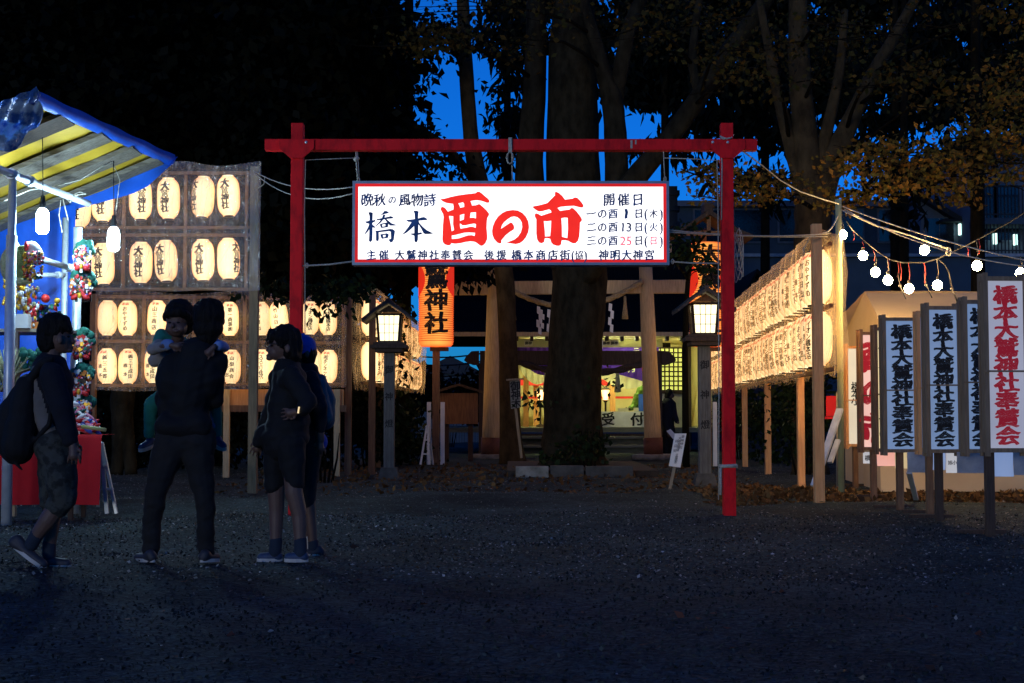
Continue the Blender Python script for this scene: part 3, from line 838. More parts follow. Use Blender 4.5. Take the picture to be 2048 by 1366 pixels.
def sheet(name, parent, P0, ux, uz, nu, nv, amp, material, seed=0, pinch=None, creases=0):
    """wrinkled plastic sheet: P0 + u*ux + v*uz, pushed along the normal"""
    P0 = Vector(P0); ux = Vector(ux); uz = Vector(uz); nn_ = ux.cross(uz).normalized()
    vs = []
    for j in range(nv + 1):
        for i in range(nu + 1):
            u, v = i / nu, j / nv
            d = amp * (math.sin(u * 23 + v * 7 + seed) * .5 + math.sin(u * 51 - v * 13 + seed * 2) * .3 + math.sin(u * 9 + v * 31 + seed) * .35)
            p = P0 + ux * u + uz * v + nn_ * d
            if pinch: p += pinch(u, v)
            vs.append(p)
    m_ = MB(); m_.add(vs, [(j * (nu + 1) + i, j * (nu + 1) + i + 1, (j + 1) * (nu + 1) + i + 1, (j + 1) * (nu + 1) + i) for j in range(nv) for i in range(nu)], True)
    if creases:
        m_.mi = 1; r_ = random.Random(seed + 5); L1, L2 = ux.length, uz.length
        for k in range(creases):
            a = Vector((r_.random(), r_.random())); an = r_.gauss(1.25, .35); ln = r_.uniform(.12, .5) * L2
            b_ = Vector((a.x + math.cos(an) * ln / L1, a.y + math.sin(an) * ln / L2)); w_ = r_.uniform(.0025, .008)
            if not (0 <= b_.x <= 1 and 0 <= b_.y <= 1): continue
            q = [P0 + ux * (a.x + (b_.x - a.x) * t) + uz * (a.y + (b_.y - a.y) * t) - (-nn_ if nn_.y < 0 else nn_) * (amp * 1.1 + .004) for t in (0, .33, .66, 1)]
            ww = [0.001, w_, w_ * .8, .001]; vv = []
            for p, w2 in zip(q, ww): vv += [p - ux.normalized() * w2, p + ux.normalized() * w2]
            m_.add(vv, [(0, 1, 3, 2), (2, 3, 5, 4), (4, 5, 7, 6)])
        material = [material, M['crease']]
    return m_.build(name, material, parent)
M['crease'] = filmmat('film_crease', 0.22, gl=.45, rough=.3, dcol=(.8, .74, .66))
M['film'] = filmmat('clear_plastic_film', 0.27, dcol=(.92, .76, .54))
M['film2'] = filmmat('milky_plastic_film', 0.34, dcol=(.90, .66, .36), gl=.18, rough=.25)

# --- high left rack
AY = 17.1
ra = thing('lantern_rack', 'tall timber lantern rack under clear plastic beside the blue stall', 'rack', (XX(330, AY), AY, 0))
def vpost(parent, px, Y, ytop, w=.10, material='wood', name='post', zbot=0):
    x = XX(px, Y); zt = ZZ(ytop, Y); m_ = MB(); m_.box((x, Y, (zt + zbot) / 2), (w, w, zt - zbot)); return m_.build(name, M[material], parent, bevel=.004, fix=True)
vpost(ra, 507, AY - .03, 334, .105, 'post_brown'); vpost(ra, 128, AY, 334, .09, 'wood_grey')
for yy_ in (343, 453, 468, 577):
    m_ = MB(); m_.bar((XX(120, AY + .12), AY + .10, ZZ(yy_, AY)), (XX(500, AY + .12), AY + .10, ZZ(yy_, AY)), .035, .035); m_.build('rail', M['wood_x'], ra)
for px in (243, 367, 490):
    m_ = MB(); m_.bar((XX(px, AY + .14), AY + .14, ZZ(578, AY)), (XX(px, AY + .14), AY + .14, ZZ(340, AY)), .035, .04); m_.build('upright', M['wood_x'], ra)
def pinA(u, v):
    return Vector((0, 0, 0.03 * math.sin(u * 14) * (v > .9) - .035 * abs(math.sin(u * 9)) * (v < .1)))
sheet('plastic_sheet', ra, (XX(150, AY - .22), AY - .22, ZZ(581, AY)), (XX(513, AY) - XX(150, AY), 0, 0), (0, 0.02, ZZ(333, AY) - ZZ(581, AY)), 60, 40, .02, M['film'], 1, pinA, 90)
GA = 'lanterns on the tall left rack'
for r_, (row, cs) in enumerate((('upper', [(159, 414), (206, 402), (281, 398), (337, 397), (406, 394), (457, 392)]), ('lower', [(159, 530), (206, 528), (282, 525), (332, 522), (406, 520), (457, 518)]))):
    for i, (px, py) in enumerate(cs):
        p = at(px, py, AY)
        rz = {(0, 4): -.75, (1, 5): 1.0, (0, 2): .35, (1, 3): -.35, (1, 2): .0, (1, 4): -.15}.get((r_, i), wrnd.uniform(-.2, .2))
        put_lantern(WALLTXT['shrine'], p, rz, 'glowing paper lantern, %s from the left in the %s row of the tall left rack' % (ORD[i], row), GA)

# --- low left rack
def BYf(px): return 20.0 + 1.5 * (px - 190) / 500.0
rb = thing('lantern_rack', 'low timber lantern rack of framed bays behind the standing people', 'rack', (XX(440, 20.7), 20.7, 0))
vpost(rb, 697, 21.7, 578, .10, 'wood_mid'); vpost(rb, 186, 20.1, 588, .09, 'wood_mid')
for yy_ in (594, 683, 772):
    m_ = MB(); dy_ = (yy_ - 594) * 0; m_.bar(at(186, yy_ - 1, BYf(186) + .12), at(694, yy_ + (3 if yy_ < 700 else -4), BYf(694) + .12), .04, .045); m_.build('rail', M['wood_x'], rb)
for px in (286, 387, 488, 592, 686):
    m_ = MB(); Y = BYf(px) + .10; m_.bar((XX(px, Y), Y, ZZ(776, Y)), (XX(px, Y), Y, ZZ(590, Y)), .045, .04); m_.build('upright', M['wood_x'], rb)
pL, pR = at(188, 779, 19.85), at(692, 772, 21.35)
sheet('plastic_sheet', rb, pL, pR - pL, (0, 0, ZZ(588, 20.5) - ZZ(779, 20.5)), 80, 30, .02, M['film'], 4, pinA, 90)
GB = 'lanterns on the low left rack'
tx1 = ['blank', 0, 1, 1, 2, 2, 3, 3, 4, 4]; tx2 = [5, 6, 6, 5, 7, 7, 8, 8, 9, 9]
pxs1 = [215, 255, 314, 356, 420, 459, 522, 558, 620, 656]; pxs2 = [214, 256, 308, 352, 424, 463, 524, 555, 626, 657]
for r_, (row, pxs, tx) in enumerate((('upper', pxs1, tx1), ('lower', pxs2, tx2))):
    for i, px in enumerate(pxs):
        p = at(px, (635 if r_ == 0 else 732) + 3 * (i / 9.0) * (1 if r_ == 0 else .3) + wrnd.uniform(-1.5, 1.5), BYf(px))
        pr = WALLTXT['blank'] if tx[i] == 'blank' else NAMES[tx[i]]
        put_lantern(pr, p, wrnd.uniform(-.25, .25) + .02, 'glowing paper lantern, %s from the left in the %s row of the low left rack' % (ORD[i], row), GB)

# --- receding racks on both sides of the path
def long_rack(label, X0, Y0, X1, Y1, side, count, group, where, posts, nearw, ztop, seedn, nearmat):
    rk = thing('lantern_rack', label, 'rack', (X0, Y0, 0))
    d = Vector((X1 - X0, Y1 - Y0, 0)); Ln = d.length; d.normalize(); nrm = Vector((d.y, -d.x, 0))
    for k, t in enumerate(posts):
        p = Vector((X0, Y0, 0)) + d * t + nrm * (side * (.17 if k else -.07))
        zt = ztop if k == 0 else 2.8
        w = nearw if k == 0 else .09
        m_ = MB(); m_.box((p.x, p.y, zt / 2), (w, w, zt)); m_.build('post', M[nearmat], rk, bevel=.004, fix=True)
    for z in (2.83, 2.15, 1.45):
        m_ = MB(); m_.bar(Vector((X0, Y0, z)) + nrm * (side * .1) + d * .06, Vector((X1, Y1, z)) + nrm * (side * .1), .04, .045); m_.build('rail', M['wood_x'], rk)
    # plastic: an inverted trough over both rows
    nu = int(Ln * 7); ring = [(-.22, 1.36), (-.235, 1.7), (-.215, 2.13), (-.23, 2.5), (-.2, 2.86), (0, 2.96), (.2, 2.88), (.23, 2.5), (.215, 2.1), (.235, 1.7), (.2, 1.40)]
    for (nm_, seg) in (('plastic_sheet', ring),):
        vs = []
        for i in range(nu + 1):
            u = i / nu
            for j, (o_, z) in enumerate(seg):
                w_ = .020 * math.sin(i * 1.9 + j + seedn) + .016 * math.sin(i * .73 + j * 2.2)
                zz = z + .03 * math.sin(i * .9 + seedn) * (j in (0, 10)) + (.06 * max(0, math.sin(i * .45 + seedn)) if j == 5 else 0)
                vs.append(Vector((X0, Y0, zz)) + d * (u * Ln - .12) + nrm * (o_ + w_))
        nj = len(seg)
        m_ = MB(); m_.add(vs, [(i * nj + j, i * nj + j + 1, (i + 1) * nj + j + 1, (i + 1) * nj + j) for i in range(nu) for j in range(nj - 1)], True)
        m_.build(nm_, M['film2'], rk)
    for r_, (row, z) in enumerate((('upper', 2.50), ('lower', 1.80))):
        for i in range(count):
            t = .36 + (Ln - .6) * i / (count - 1)
            p = Vector((X0, Y0, z + wrnd.uniform(-.012, .012))) + d * t
            rz = -side * 1.15 + wrnd.uniform(-.3, .3)
            put_lantern(NAMES[(i * 3 + r_ * 4) % len(NAMES)], p, rz, 'paper lantern, %s from the near end in the %s row of the %s rack' % (ORD[i], row, where), group).scale = (1.12, 1.12, 1.2)
    return rk
long_rack('long lantern rack in plastic receding along the right side of the path', 3.40, 15.25, 4.45, 31.2, 1, 40, 'lanterns on the long right rack', 'long right', [-.02, 3.1, 6.8, 10.4, 14], .105, ZZ(449, 15.25), 0, 'wood_orange')
long_rack('shorter lantern rack in plastic receding behind the left wooden lamp', XX(736, 22.0), 22.0, XX(832, 31.5), 31.5, -1, 24, 'lanterns on the left path rack', 'left path', [-.05, 3.2, 6.0, 9.2], .10, ZZ(585, 22), 2, 'wood_mid')
# billowing free end of the right-hand plastic
m_ = MB(); vs = []
for j in range(13):
    v = j / 12
    for i in range(9):
        u = i / 8
        px = 1648 + u * (22 * math.sin(min(1, v * 1.15) * math.pi) ** .6 + 2) ; py = 478 + v * 285
        p = at(px, py, 15.15 + .25 * math.sin(u * 3.1) + .04 * math.sin(v * 17 + u * 5)); vs.append(p)
m_.add(vs, [(j * 9 + i, j * 9 + i + 1, (j + 1) * 9 + i + 1, (j + 1) * 9 + i) for j in range(12) for i in range(8)], True)
tag(m_.build('plastic_sheet', M['film2']), 'loose end of milky plastic billowing from the near post of the right rack', 'sheet')
for p_ in protos:
    if p_.name not in used:
        for ch in list(p_.children): bpy.data.objects.remove(ch)
        bpy.data.objects.remove(p_)

# ================================================================== STALL
M['tarp_blue'] = mat('blue_tarp', (0.018, 0.13, 0.68), (0.012, 0.085, 0.50), rough=.42, scale=3, bump=.5, bscale=5)
M['tarp_yellow'] = mat('yellow_tarp_underside', (0.58, 0.36, 0.03), (0.48, 0.29, 0.02), rough=.55, scale=3, bump=.3, bscale=6)
M['tarp_silver'] = mat('silver_blue_tarp', (0.45, 0.60, 0.80), (0.05, 0.16, 0.50), rough=.22, scale=7, bump=1.0, bscale=9, metal=.55, lo=.45, hi=.58)
M['red_cloth'] = mat('red_cloth', (0.55, 0.008, 0.012), (0.45, 0.006, 0.01), rough=.85, scale=4, bump=.3, bscale=5)
M['led'] = emis('white_led_bulb', (0.50, 0.78, 1.0), 390, base=(.8, .8, .8))
M['plank_dark'] = mat('dark_plank', (0.085, 0.055, 0.035), (0.035, 0.023, 0.015), rough=.85, scale=5, stretch=(0.8, 9, 9), bump=.25)
M['shelf'] = mat('shelf_board', (0.42, 0.36, 0.27), (0.30, 0.25, 0.18), rough=.7)
M['gold'] = mat('gold_paint', (0.85, 0.50, 0.05), (0.6, 0.30, 0.02), rough=.35, metal=.4, scale=20)
M['green'] = mat('pine_green', (0.02, 0.16, 0.11), (0.01, 0.09, 0.06), rough=.8, scale=30)
M['scarlet'] = mat('scarlet_paint', (0.62, 0.03, 0.02), (0.5, 0.02, 0.03), rough=.5, scale=20)
M['orange'] = mat('orange_paint', (0.75, 0.22, 0.03), rough=.5)
M['pinkp'] = mat('pink_paper', (0.75, 0.25, 0.35), rough=.6)
M['bluep'] = mat('blue_paper', (0.05, 0.15, 0.6), rough=.6)
M['strawpale'] = mat('pale_straw', (0.50, 0.48, 0.28), (0.26, 0.28, 0.13), rough=.9, scale=26, bump=.6)
M['strawgreen'] = mat('green_straw', (0.20, 0.24, 0.08), (0.12, 0.16, 0.05), rough=.9, scale=26, bump=.6)
M['bamboo'] = mat('bamboo', (0.45, 0.42, 0.16), (0.34, 0.33, 0.10), rough=.5, scale=6)

A0 = at(70, 195, 11.9)
B0 = Vector((XX(341, 14.9), 14.9, A0.z))
ed = (B0 - A0); eL = ed.length; ed.normalize()
sl = Vector((-1, 0.0, -0.42)).normalized()
st = thing('market_stall', 'blue tarpaulin market stall with a plank lined lean-to roof and steel pipe posts', 'stall', (A0.x - 1.2, 13.4, 0))
W_ = 3.3
def roofp(t, s, dz=0):
    return A0 + ed * t + sl * s + Vector((0, 0, dz))
m_ = MB(); nu, nv = 14, 16
def rz_(t, s): return .012 * math.sin(t * 5 + s * 2) + .012 * math.sin(s * 6 - t * 2)
vs = [roofp(eL * i / nu, W_ * j / nv, .012 + rz_(eL * i / nu, W_ * j / nv)) for j in range(nv + 1) for i in range(nu + 1)]
m_.add(vs, [(j * (nu + 1) + i, j * (nu + 1) + i + 1, (j + 1) * (nu + 1) + i + 1, (j + 1) * (nu + 1) + i) for j in range(nv) for i in range(nu)], True)
m_.build('roof_lining', M['tarp_yellow'], st)
m_ = MB(); vs = [roofp(eL * i / nu, W_ * j / nv, .045 + rz_(eL * i / nu, W_ * j / nv)) for j in range(nv + 1) for i in range(nu + 1)]
m_.add(vs, [(j * (nu + 1) + i, j * (nu + 1) + i + 1, (j + 1) * (nu + 1) + i + 1, (j + 1) * (nu + 1) + i) for j in range(nv) for i in range(nu)], True)
m_.build('roof_tarp', M['tarp_blue'], st)
for t, w_, mm in ((.66, .40, 'plank_dark'), (1.47, .34, 'plank'), (2.17, .36, 'plank'), (2.76, .27, 'plank')):
    m_ = MB(); m_.bar(roofp(t, .03, -.03), roofp(t, W_, -.03), w_, .045, up=(0.4, 0, 1)); m_.build('plank', M[mm], st)
# eave strip of tarp along the high front edge, with dark bars of doubled cloth
m_ = MB(); vs = []; nn = 30
for i in range(nn + 1):
    t = eL * i / nn
    vs += [roofp(t, -.02, .05 + .006 * math.sin(t * 9)), roofp(t, -.03, .0 + .010 * math.sin(t * 7)), roofp(t, -.01, -.045 + .014 * math.sin(t * 6 + 1) + .008 * math.sin(t * 23)), roofp(t, .04, -.04)]
m_.add(vs, [(i * 4 + j, (i + 1) * 4 + j, (i + 1) * 4 + j + 1, i * 4 + j + 1) for i in range(nn) for j in range(3)], True)
m_.build('eave_strip', M['tarp_blue'], st)
# silver crumpled tarp hanging over the near end
m_ = MB(); vs = []; nu2, nv2 = 64, 14
for j in range(nv2 + 1):
    for i in range(nu2 + 1):
        s = -.04 + 2.4 * i / nu2; v = j / nv2
        hang = (.10 + .22 * math.exp(-((s - .25) / .35) ** 2) + .1 * math.sin(s * 5) ** 2)
        vs.append(roofp(-.03 - .05 * v + .035 * math.sin(s * 17 + v * 9) * v + .02 * math.sin(s * 41 - v * 13) + .24 * v * math.exp(-((s - .1) / .2) ** 2), s, .07 - hang * v + .02 * math.sin(s * 29 + v * 4) * v))
m_.add(vs, [(j * (nu2 + 1) + i, j * (nu2 + 1) + i + 1, (j + 1) * (nu2 + 1) + i + 1, (j + 1) * (nu2 + 1) + i) for j in range(nv2) for i in range(nu2)], True)
m_.build('end_flap', M['tarp_silver'], st)
# valance on the far end
m_ = MB(); vs = []
for j in range(5):
    for i in range(21):
        s = W_ * i / 20 - .04; v = j / 4
        hang = .16 - .12 * (1 - min(1, s / .5)) * .2 + .05 * math.sin(s * 4)
        vs.append(roofp(eL + .02 + .03 * math.sin(s * 8) * v - .18 * v * math.exp(-(s / .25) ** 2), s, .03 - hang * v))
m_.add(vs, [(j * 21 + i, j * 21 + i + 1, (j + 1) * 21 + i + 1, (j + 1) * 21 + i) for j in range(4) for i in range(20)], True)
m_.build('end_valance', M['tarp_blue'], st)
# back and far-end walls of tarp
def tarpwall(p0, ux, uz, nm_, nu=26, nv=14, amp=.035):
    sheet(nm_, st, p0, ux, uz, nu, nv, amp, M['tarp_blue'], 3)
tarpwall((-7.2, 14.75, .05), (7.2 + XX(147, 14.75), 0, 0), (0, 0, 3.12), 'end_wall')
tarpwall((-6.6, 11.0, .05), (0.0, 3.75, 0), (0, 0, 2.6), 'back_wall')
# pipe frame
def pipe(nm_, p, q, r, sl_=None):
    m_ = MB(); m_.tube([p, q], r, 12)
    if sl_:
        for a, bb, rr in sl_: m_.tube([Vector(p).lerp(Vector(q), a), Vector(p).lerp(Vector(q), bb)], rr, 12)
    m_.build(nm_, M['pipe'], st)
PN = Vector((XX(18, 12.14), 12.14, 0)); PF = Vector((XX(151, 13.6), 13.6, 0)); PI = Vector((XX(126, 14.5), 14.5, 0))
pipe('post', PN, PN + Vector((0, 0, 3.03)), .034, [(0, .83, .046)])
pipe('post', PF, PF + Vector((0, 0, 2.78)), .042, [(0, .55, .052)])
pipe('post', PI, PI + Vector((0, 0, 3.0)), .032)
d_ = (PF - PN).normalized()
pipe('crossbar', PN - d_ * .8 + Vector((0, 0, 3.05)), PF + d_ * .25 + Vector((0, 0, 3.05)), .034, [(.30, .33, .05), (.44, .47, .05)])
pipe('crossbar', at(60, 512, 12.7), at(147, 538, 13.5), .03, [(.9, .97, .042)])
pipe('crossbar', at(70, 550, 13.9), at(128, 550, 14.45), .024, [(.75, .9, .036)])
m_ = MB(); m_.tube([at(138, 393, 13.4), at(172, 387, 13.4)], .006, 5); m_.tube([at(122, 400, 13.4), at(118, 430, 13.4), at(124, 465, 13.4)], .006, 5); m_.tube([at(126, 398, 13.4), at(136, 440, 13.4)], .006, 5)
m_.tube([at(130, 395, 13.4), at(140, 405, 13.4), at(150, 388, 13.4), at(160, 384, 13.4), at(172, 388, 13.4)], .006, 5); m_.build('tie_cord', M['rope'], st)
m_ = MB(); m_.tube([at(8, 402, 12.6), at(60, 380, 12.9), at(120, 370, 13.2), at(160, 360, 13.4), at(200, 335, 13.5), at(224, 322, 13.6)], .005, 5)
m_.tube([at(224, 322, 13.6), at(240, 360, 13.6), at(232, 420, 13.6)], .004, 5); m_.build('wire', M['rope'], st)
for px, py, pt, Y, lab in ((85, 442, 275, 12.6, 'glaring white bulb hanging nearer the left edge inside the blue stall'), (227, 478, 322, 13.55, 'glaring white bulb hanging at the outer eave of the blue stall')):
    t = thing('led_bulb', lab, 'light bulb', at(px, py, Y), 'bulbs in the blue stall')
    c = at(px, py, Y); m_ = MB()
    m_.lathe(c, [(.0, -.118), (.03, -.115), (.05, -.10), (.056, -.07), (.056, .06), (.045, .09), (.03, .112)], 16); m_.build('bulb', M['led'], t)
    m_ = MB(); m_.lathe(c, [(.03, .112), (.03, .165), (.022, .185), (.02, .23), (.0, .232)], 12); m_.build('socket', M['cable'], t)
    m_ = MB(); m_.tube([c + Vector((0, 0, .23)), at(px, pt, Y)], .0045, 5); m_.build('wire', M['cable'], t)
# table, cloth
tb = thing('display_table', 'stall table hidden under a hanging bright red cloth', 'table', (XX(120, 12.8), 12.8, 0))
tx0, tx1 = XX(-150, 12.6), XX(204, 12.6)
m_ = MB(); m_.box(((tx0 + tx1) / 2 - .1, 12.9, .745), (tx1 - tx0 - .2, .5, .03)); m_.build('table_top', M['shelf'], tb)
for x in (tx0 + .06, tx1 - .3):
    for y in (12.72, 13.1): m_ = MB(); m_.box((x, y, .365), (.04, .04, .73)); m_.build('leg', M['wood_dark'], tb)
m_ = MB(); vs = []; pr_ = [(13.05, .772), (12.60, .775), (12.585, .74), (12.58, .5), (12.575, .32), (12.57, .15)]
for j, (y, z) in enumerate(pr_):
    for i in range(41):
        u = i / 40; w_ = (.03 * math.sin(u * 31) + .02 * math.sin(u * 67 + 1)) * max(0, j - 1) / 4
        vs.append((tx0 + (tx1 - tx0) * u + (.01 if i == 40 else 0), y + w_, z))
m_.add(vs, [(j * 41 + i, j * 41 + i + 1, (j + 1) * 41 + i + 1, (j + 1) * 41 + i) for j in range(len(pr_) - 1) for i in range(40)], True)
tag(m_.build('tablecloth', M['red_cloth']), 'bright red cloth hanging over the stall table', 'tablecloth')
# shelf with ornaments
sh = thing('shelf', 'pale wooden shelf board with ornaments inside the blue stall', 'shelf', at(60, 662, 13.2))
m_ = MB(); zs = ZZ(663, 13.2); m_.box((XX(-10, 13.2), 13.3, zs), (1.45, .6, .03)); m_.build('board', M['shelf'], sh)
m_ = MB(); m_.box((XX(30, 13.0), 13.02, zs / 2), (.045, .045, zs - .03)); m_.build('support', M['shelf'], sh)
def shelf_item(nm_, lab, cat, fn):
    m_ = MB(); mats = fn(m_); tag(m_.build(nm_, mats), lab, cat)
zt_ = zs + .016
def g1(m):
    c = at(32, 622, 13.1); r_ = random.Random(4); mats = [M['gold'], M['strawpale'], M['white'], M['scarlet']]
    m.tube([(c.x - .02, 13.1, zt_), (c.x - .01, 13.1, zt_ + .5)], .02, 8)
    for k in range(130):
        m.mi = r_.choice([0, 0, 0, 0, 1, 2]); rr = r_.uniform(.010, .026)
        m.ball((c.x + r_.uniform(-.10, .14), 13.1 + r_.uniform(-.07, .07), zt_ + .16 + r_.uniform(0, .44)), (rr, rr, rr * 1.2), 8, 6)
    return mats
shelf_item('gold_charm', 'cluster of golden charms standing at the left end of the stall shelf', 'charm', g1)
def g2(m):
    c = at(57, 640, 13.05); r_ = random.Random(9); mats = [M['gold'], M['strawpale'], M['white'], M['scarlet']]
    for k in range(90):
        m.mi = r_.choice([0, 0, 1, 2, 2, 3]); rr = r_.uniform(.009, .021)
        m.ball((c.x + r_.uniform(-.05, .08), 13.05 + r_.uniform(-.05, .05), zt_ + .03 + r_.uniform(0, .36)), (rr, rr, rr * 1.5), 8, 6)
    return mats
shelf_item('gold_charm', 'slim gold and white charm leaning in the middle of the stall shelf', 'charm', g2)
def g3(m):
    c = at(42, 645, 12.95); m.box((c.x, 12.98, zt_ + .065), (.15, .12, .13)); return [M['white']]
shelf_item('white_box', 'small white box on the front edge of the stall shelf', 'box', g3)
def g4(m):
    c = at(90, 620, 13.2); r_ = random.Random(5); mats = [M['green'], M['scarlet'], M['bluep'], M['gold'], M['strawpale'], M['orange']]
    for k in range(120):
        m.mi = r_.choice([0, 0, 1, 2, 3, 4, 4]); rr = r_.uniform(.010, .026)
        m.ball((c.x + r_.uniform(-.12, .13), 13.25 + r_.uniform(-.08, .08), zt_ + r_.uniform(0.02, .24)), rr, 8, 6)
    m.mi = 1; m.ball((c.x + .03, 13.12, zt_ + .29), .042, 10, 8); m.mi = 2; m.ball((c.x - .03, 13.12, zt_ + .32), .042, 10, 8); m.mi = 3; m.ball((c.x + .13, 13.15, zt_ + .27), .03, 8, 6)
    m.mi = 5; m.box((c.x - .07, 13.06, zt_ + .03), (.14, .1, .06))
    return mats
shelf_item('ornament_basket', 'heap of red blue and green ornaments at the right end of the stall shelf', 'ornament', g4)

# kumade charms: fan of pine, faces, coins and two red fish on a rake
def kumade(nm_, lab, c, w, h, seed, grp='rake charms hung on the stall post'):
    r_ = random.Random(seed); t = thing(nm_, lab, 'charm', c, grp)
    y = c.y
    m_ = MB(); m_.box((c.x, y + .04, c.z - h * .05), (w * .62, .02, h * .86)); m_.build('backing', M['wood_dark'], t)
    m_ = MB()
    for k in range(22):
        a = math.pi * (.08 + .84 * k / 21); rr = r_.uniform(.030, .046)
        m_.ball((c.x + math.cos(a) * w * .40, y + .01 + r_.uniform(-.02, .02), c.z + h * .10 + math.sin(a) * h * .32 + r_.uniform(-.02, .03)), (rr, rr * .7, rr), 7, 5)
    m_.build('pine_fan', M['green'], t)
    m_ = MB(); mats = [M['white'], M['scarlet'], M['gold'], M['pinkp'], M['green'], M['bluep'], M['orange'], M['wood_dark']]
    for k in range(230):
        m_.mi = r_.choice([0, 0, 0, 1, 1, 2, 3, 4, 5, 7, 7, 6]); rr = r_.uniform(.005, .016)
        a = r_.uniform(0, 6.28); q = r_.random() ** .6
        pc = (c.x + math.cos(a) * q * w * .42, y - .03 - r_.uniform(0, .05), c.z + math.sin(a) * q * h * .36)
        if k % 3 == 0: m_.ball(pc, (rr, rr * .6, rr * r_.uniform(.7, 1.9)), 7, 5)
        else: m_.box(pc, (rr * 2.2, rr * .4, rr * r_.uniform(1.2, 3.4)), Matrix.Rotation(r_.uniform(-1.2, 1.2), 3, 'Y'))
    m_.build('trinkets', mats, t)
    m_ = MB(); m_.mi = 0
    for s_ in (-1, 1):
        m_.ball((c.x + s_ * w * .22, y - .06, c.z - h * .36), (w * .17, .03, h * .085), 10, 7, M=Matrix.Rotation(s_ * .5, 3, 'Y'))
        m_.ball((c.x + s_ * w * .36, y - .06, c.z - h * .27), (w * .06, .02, h * .07), 8, 6)
    m_.mi = 1; m_.ball((c.x, y - .08, c.z - h * .32), (w * .09, .02, h * .10), 8, 6)
    m_.mi = 2; m_.box((c.x, y - .08, c.z - h * .44), (w * .13, .01, h * .16))
    m_.build('fish_and_coin', [M['scarlet'], M['gold'], M['white']], t)
    return t
kumade('rake_charm', 'topmost rake charm on the far stall post beside the lantern rack', at(168, 515, 13.35), .19, .30, 1)
kumade('rake_charm', 'second rake charm from the top of the far stall post', at(165, 573, 13.4), .25, .30, 2)
kumade('rake_charm', 'rake charm hung at head height below the gap on the stall post', at(167, 693, 13.35), .21, .29, 3)
kumade('rake_charm', 'widest rake charm hung low on the stall post beside the walking boy', at(163, 764, 13.3), .24, .30, 4)
kumade('rake_charm', 'smallest and lowest rake charm just above the red cloth', at(171, 818, 13.3), .16, .22, 5)
# big straw rake
t = thing('straw_rake', 'large round straw rake with white fan and gold trinkets hung inside the stall', 'charm', at(52, 525, 12.55))
c = at(50, 525, 12.55)
m_ = MB(); m_.tube([c + Vector((-.12 + .17 * math.sin(a), .0, .17 * math.cos(a))) + Vector((.11, 0, 0)) for a in [math.pi * (.85 + 1.05 * k / 18) for k in range(19)]], [.03 + .018 * math.sin(k / 18 * 3.14) for k in range(19)], 10, jit=.2); m_.build('straw_ring', M['strawpale'], t)
m_ = MB()
for k in range(16):
    a = -1.1 + 2.2 * k / 15
    m_.tube([c + Vector((-.12, .02, -.1 + .2 * k / 15)), c + Vector((.02 - .05, -.05, -.13 + .26 * k / 15)), c + Vector((.08, .0, -.14 + .3 * k / 15))], [.012, .016, .008], 6)
m_.build('rake_teeth', M['strawgreen'], t)
m_ = MB(); m_.ball(c + Vector((.09, -.02, .08)), (.075, .03, .12), 12, 8, M=Matrix.Rotation(-.5, 3, 'Y')); m_.build('white_fan', M['white'], t)
m_ = MB(); r_ = random.Random(8); mats = [M['white'], M['scarlet'], M['gold'], M['pinkp'], M['green'], M['orange']]
for k in range(130):
    m_.mi = r_.choice([0, 1, 1, 2, 2, 2, 3, 4, 5]); rr = r_.uniform(.006, .017)
    m_.ball(c + Vector((.09 + r_.uniform(-.09, .09), -.06 + r_.uniform(-.02, .02), -.03 + r_.uniform(-.13, .12))), rr, 7, 5)
m_.mi = 1; m_.ball(c + Vector((.03, -.06, .14)), (.02, .015, .045), 8, 6)
m_.build('trinkets', mats, t)
m_ = MB(); m_.tube([c + Vector((-.16, .02, -.2)), c + Vector((-.11, 0, -.03))], .026, 10); m_.build('bamboo_handle', M['bamboo'], t)
# things on the red table
t = thing('fish_charms', 'pile of red and white fish charms on the right end of the red table', 'charm', at(180, 860, 12.9))
r_ = random.Random(12); mats = [M['white'], M['scarlet'], M['green'], M['bluep'], M['pinkp']]
m_ = MB()
for k in range(60):
    m_.mi = r_.choice([0, 0, 1, 1, 2, 3, 4]); u = r_.random(); rr = r_.uniform(.02, .045)
    m_.ball((XX(150, 12.9) + u * .22, 12.85 + r_.uniform(-.12, .12), .80 + r_.random() * (.24 * (1 - u) + .05)), (rr * 1.6, rr * .6, rr * .5), 8, 5, M=Matrix.Rotation(r_.uniform(-.8, .8), 3, 'Y'))
m_.build('fish_pile', mats, t)
m_ = MB(); m_.tube([at(163, 853, 12.62), at(212, 860, 12.62)], .018, 10); tag(m_.build('bamboo_stick', M['bamboo']), 'pale bamboo stick poking out over the right end of the red table', 'stick')
t = thing('straw_ornament', 'bushy straw ornament with pine at the left edge of the red table', 'ornament', at(20, 800, 12.7)); c = at(18, 745, 12.7)
m_ = MB(); r_ = random.Random(15)
for k in range(46):
    a = r_.uniform(-1.4, 1.4); m_.tube([c + Vector((r_.uniform(-.08, .08), r_.uniform(-.06, .06), -.17)), c + Vector((math.sin(a) * .1, r_.uniform(-.06, .06), 0)), c + Vector((math.sin(a) * .24, r_.uniform(-.08, .08), math.cos(a) * .22))], [.014, .012, .004], 5)
m_.build('straw_bundle', M['strawpale'], t)
m_ = MB()
for k in range(30): m_.ball(c + Vector((.2 + r_.uniform(-.10, .12), r_.uniform(-.06, .06), .10 + r_.uniform(-.09, .10))), r_.uniform(.02, .045), 7, 5)
m_.build('pine_tuft', M['green'], t)
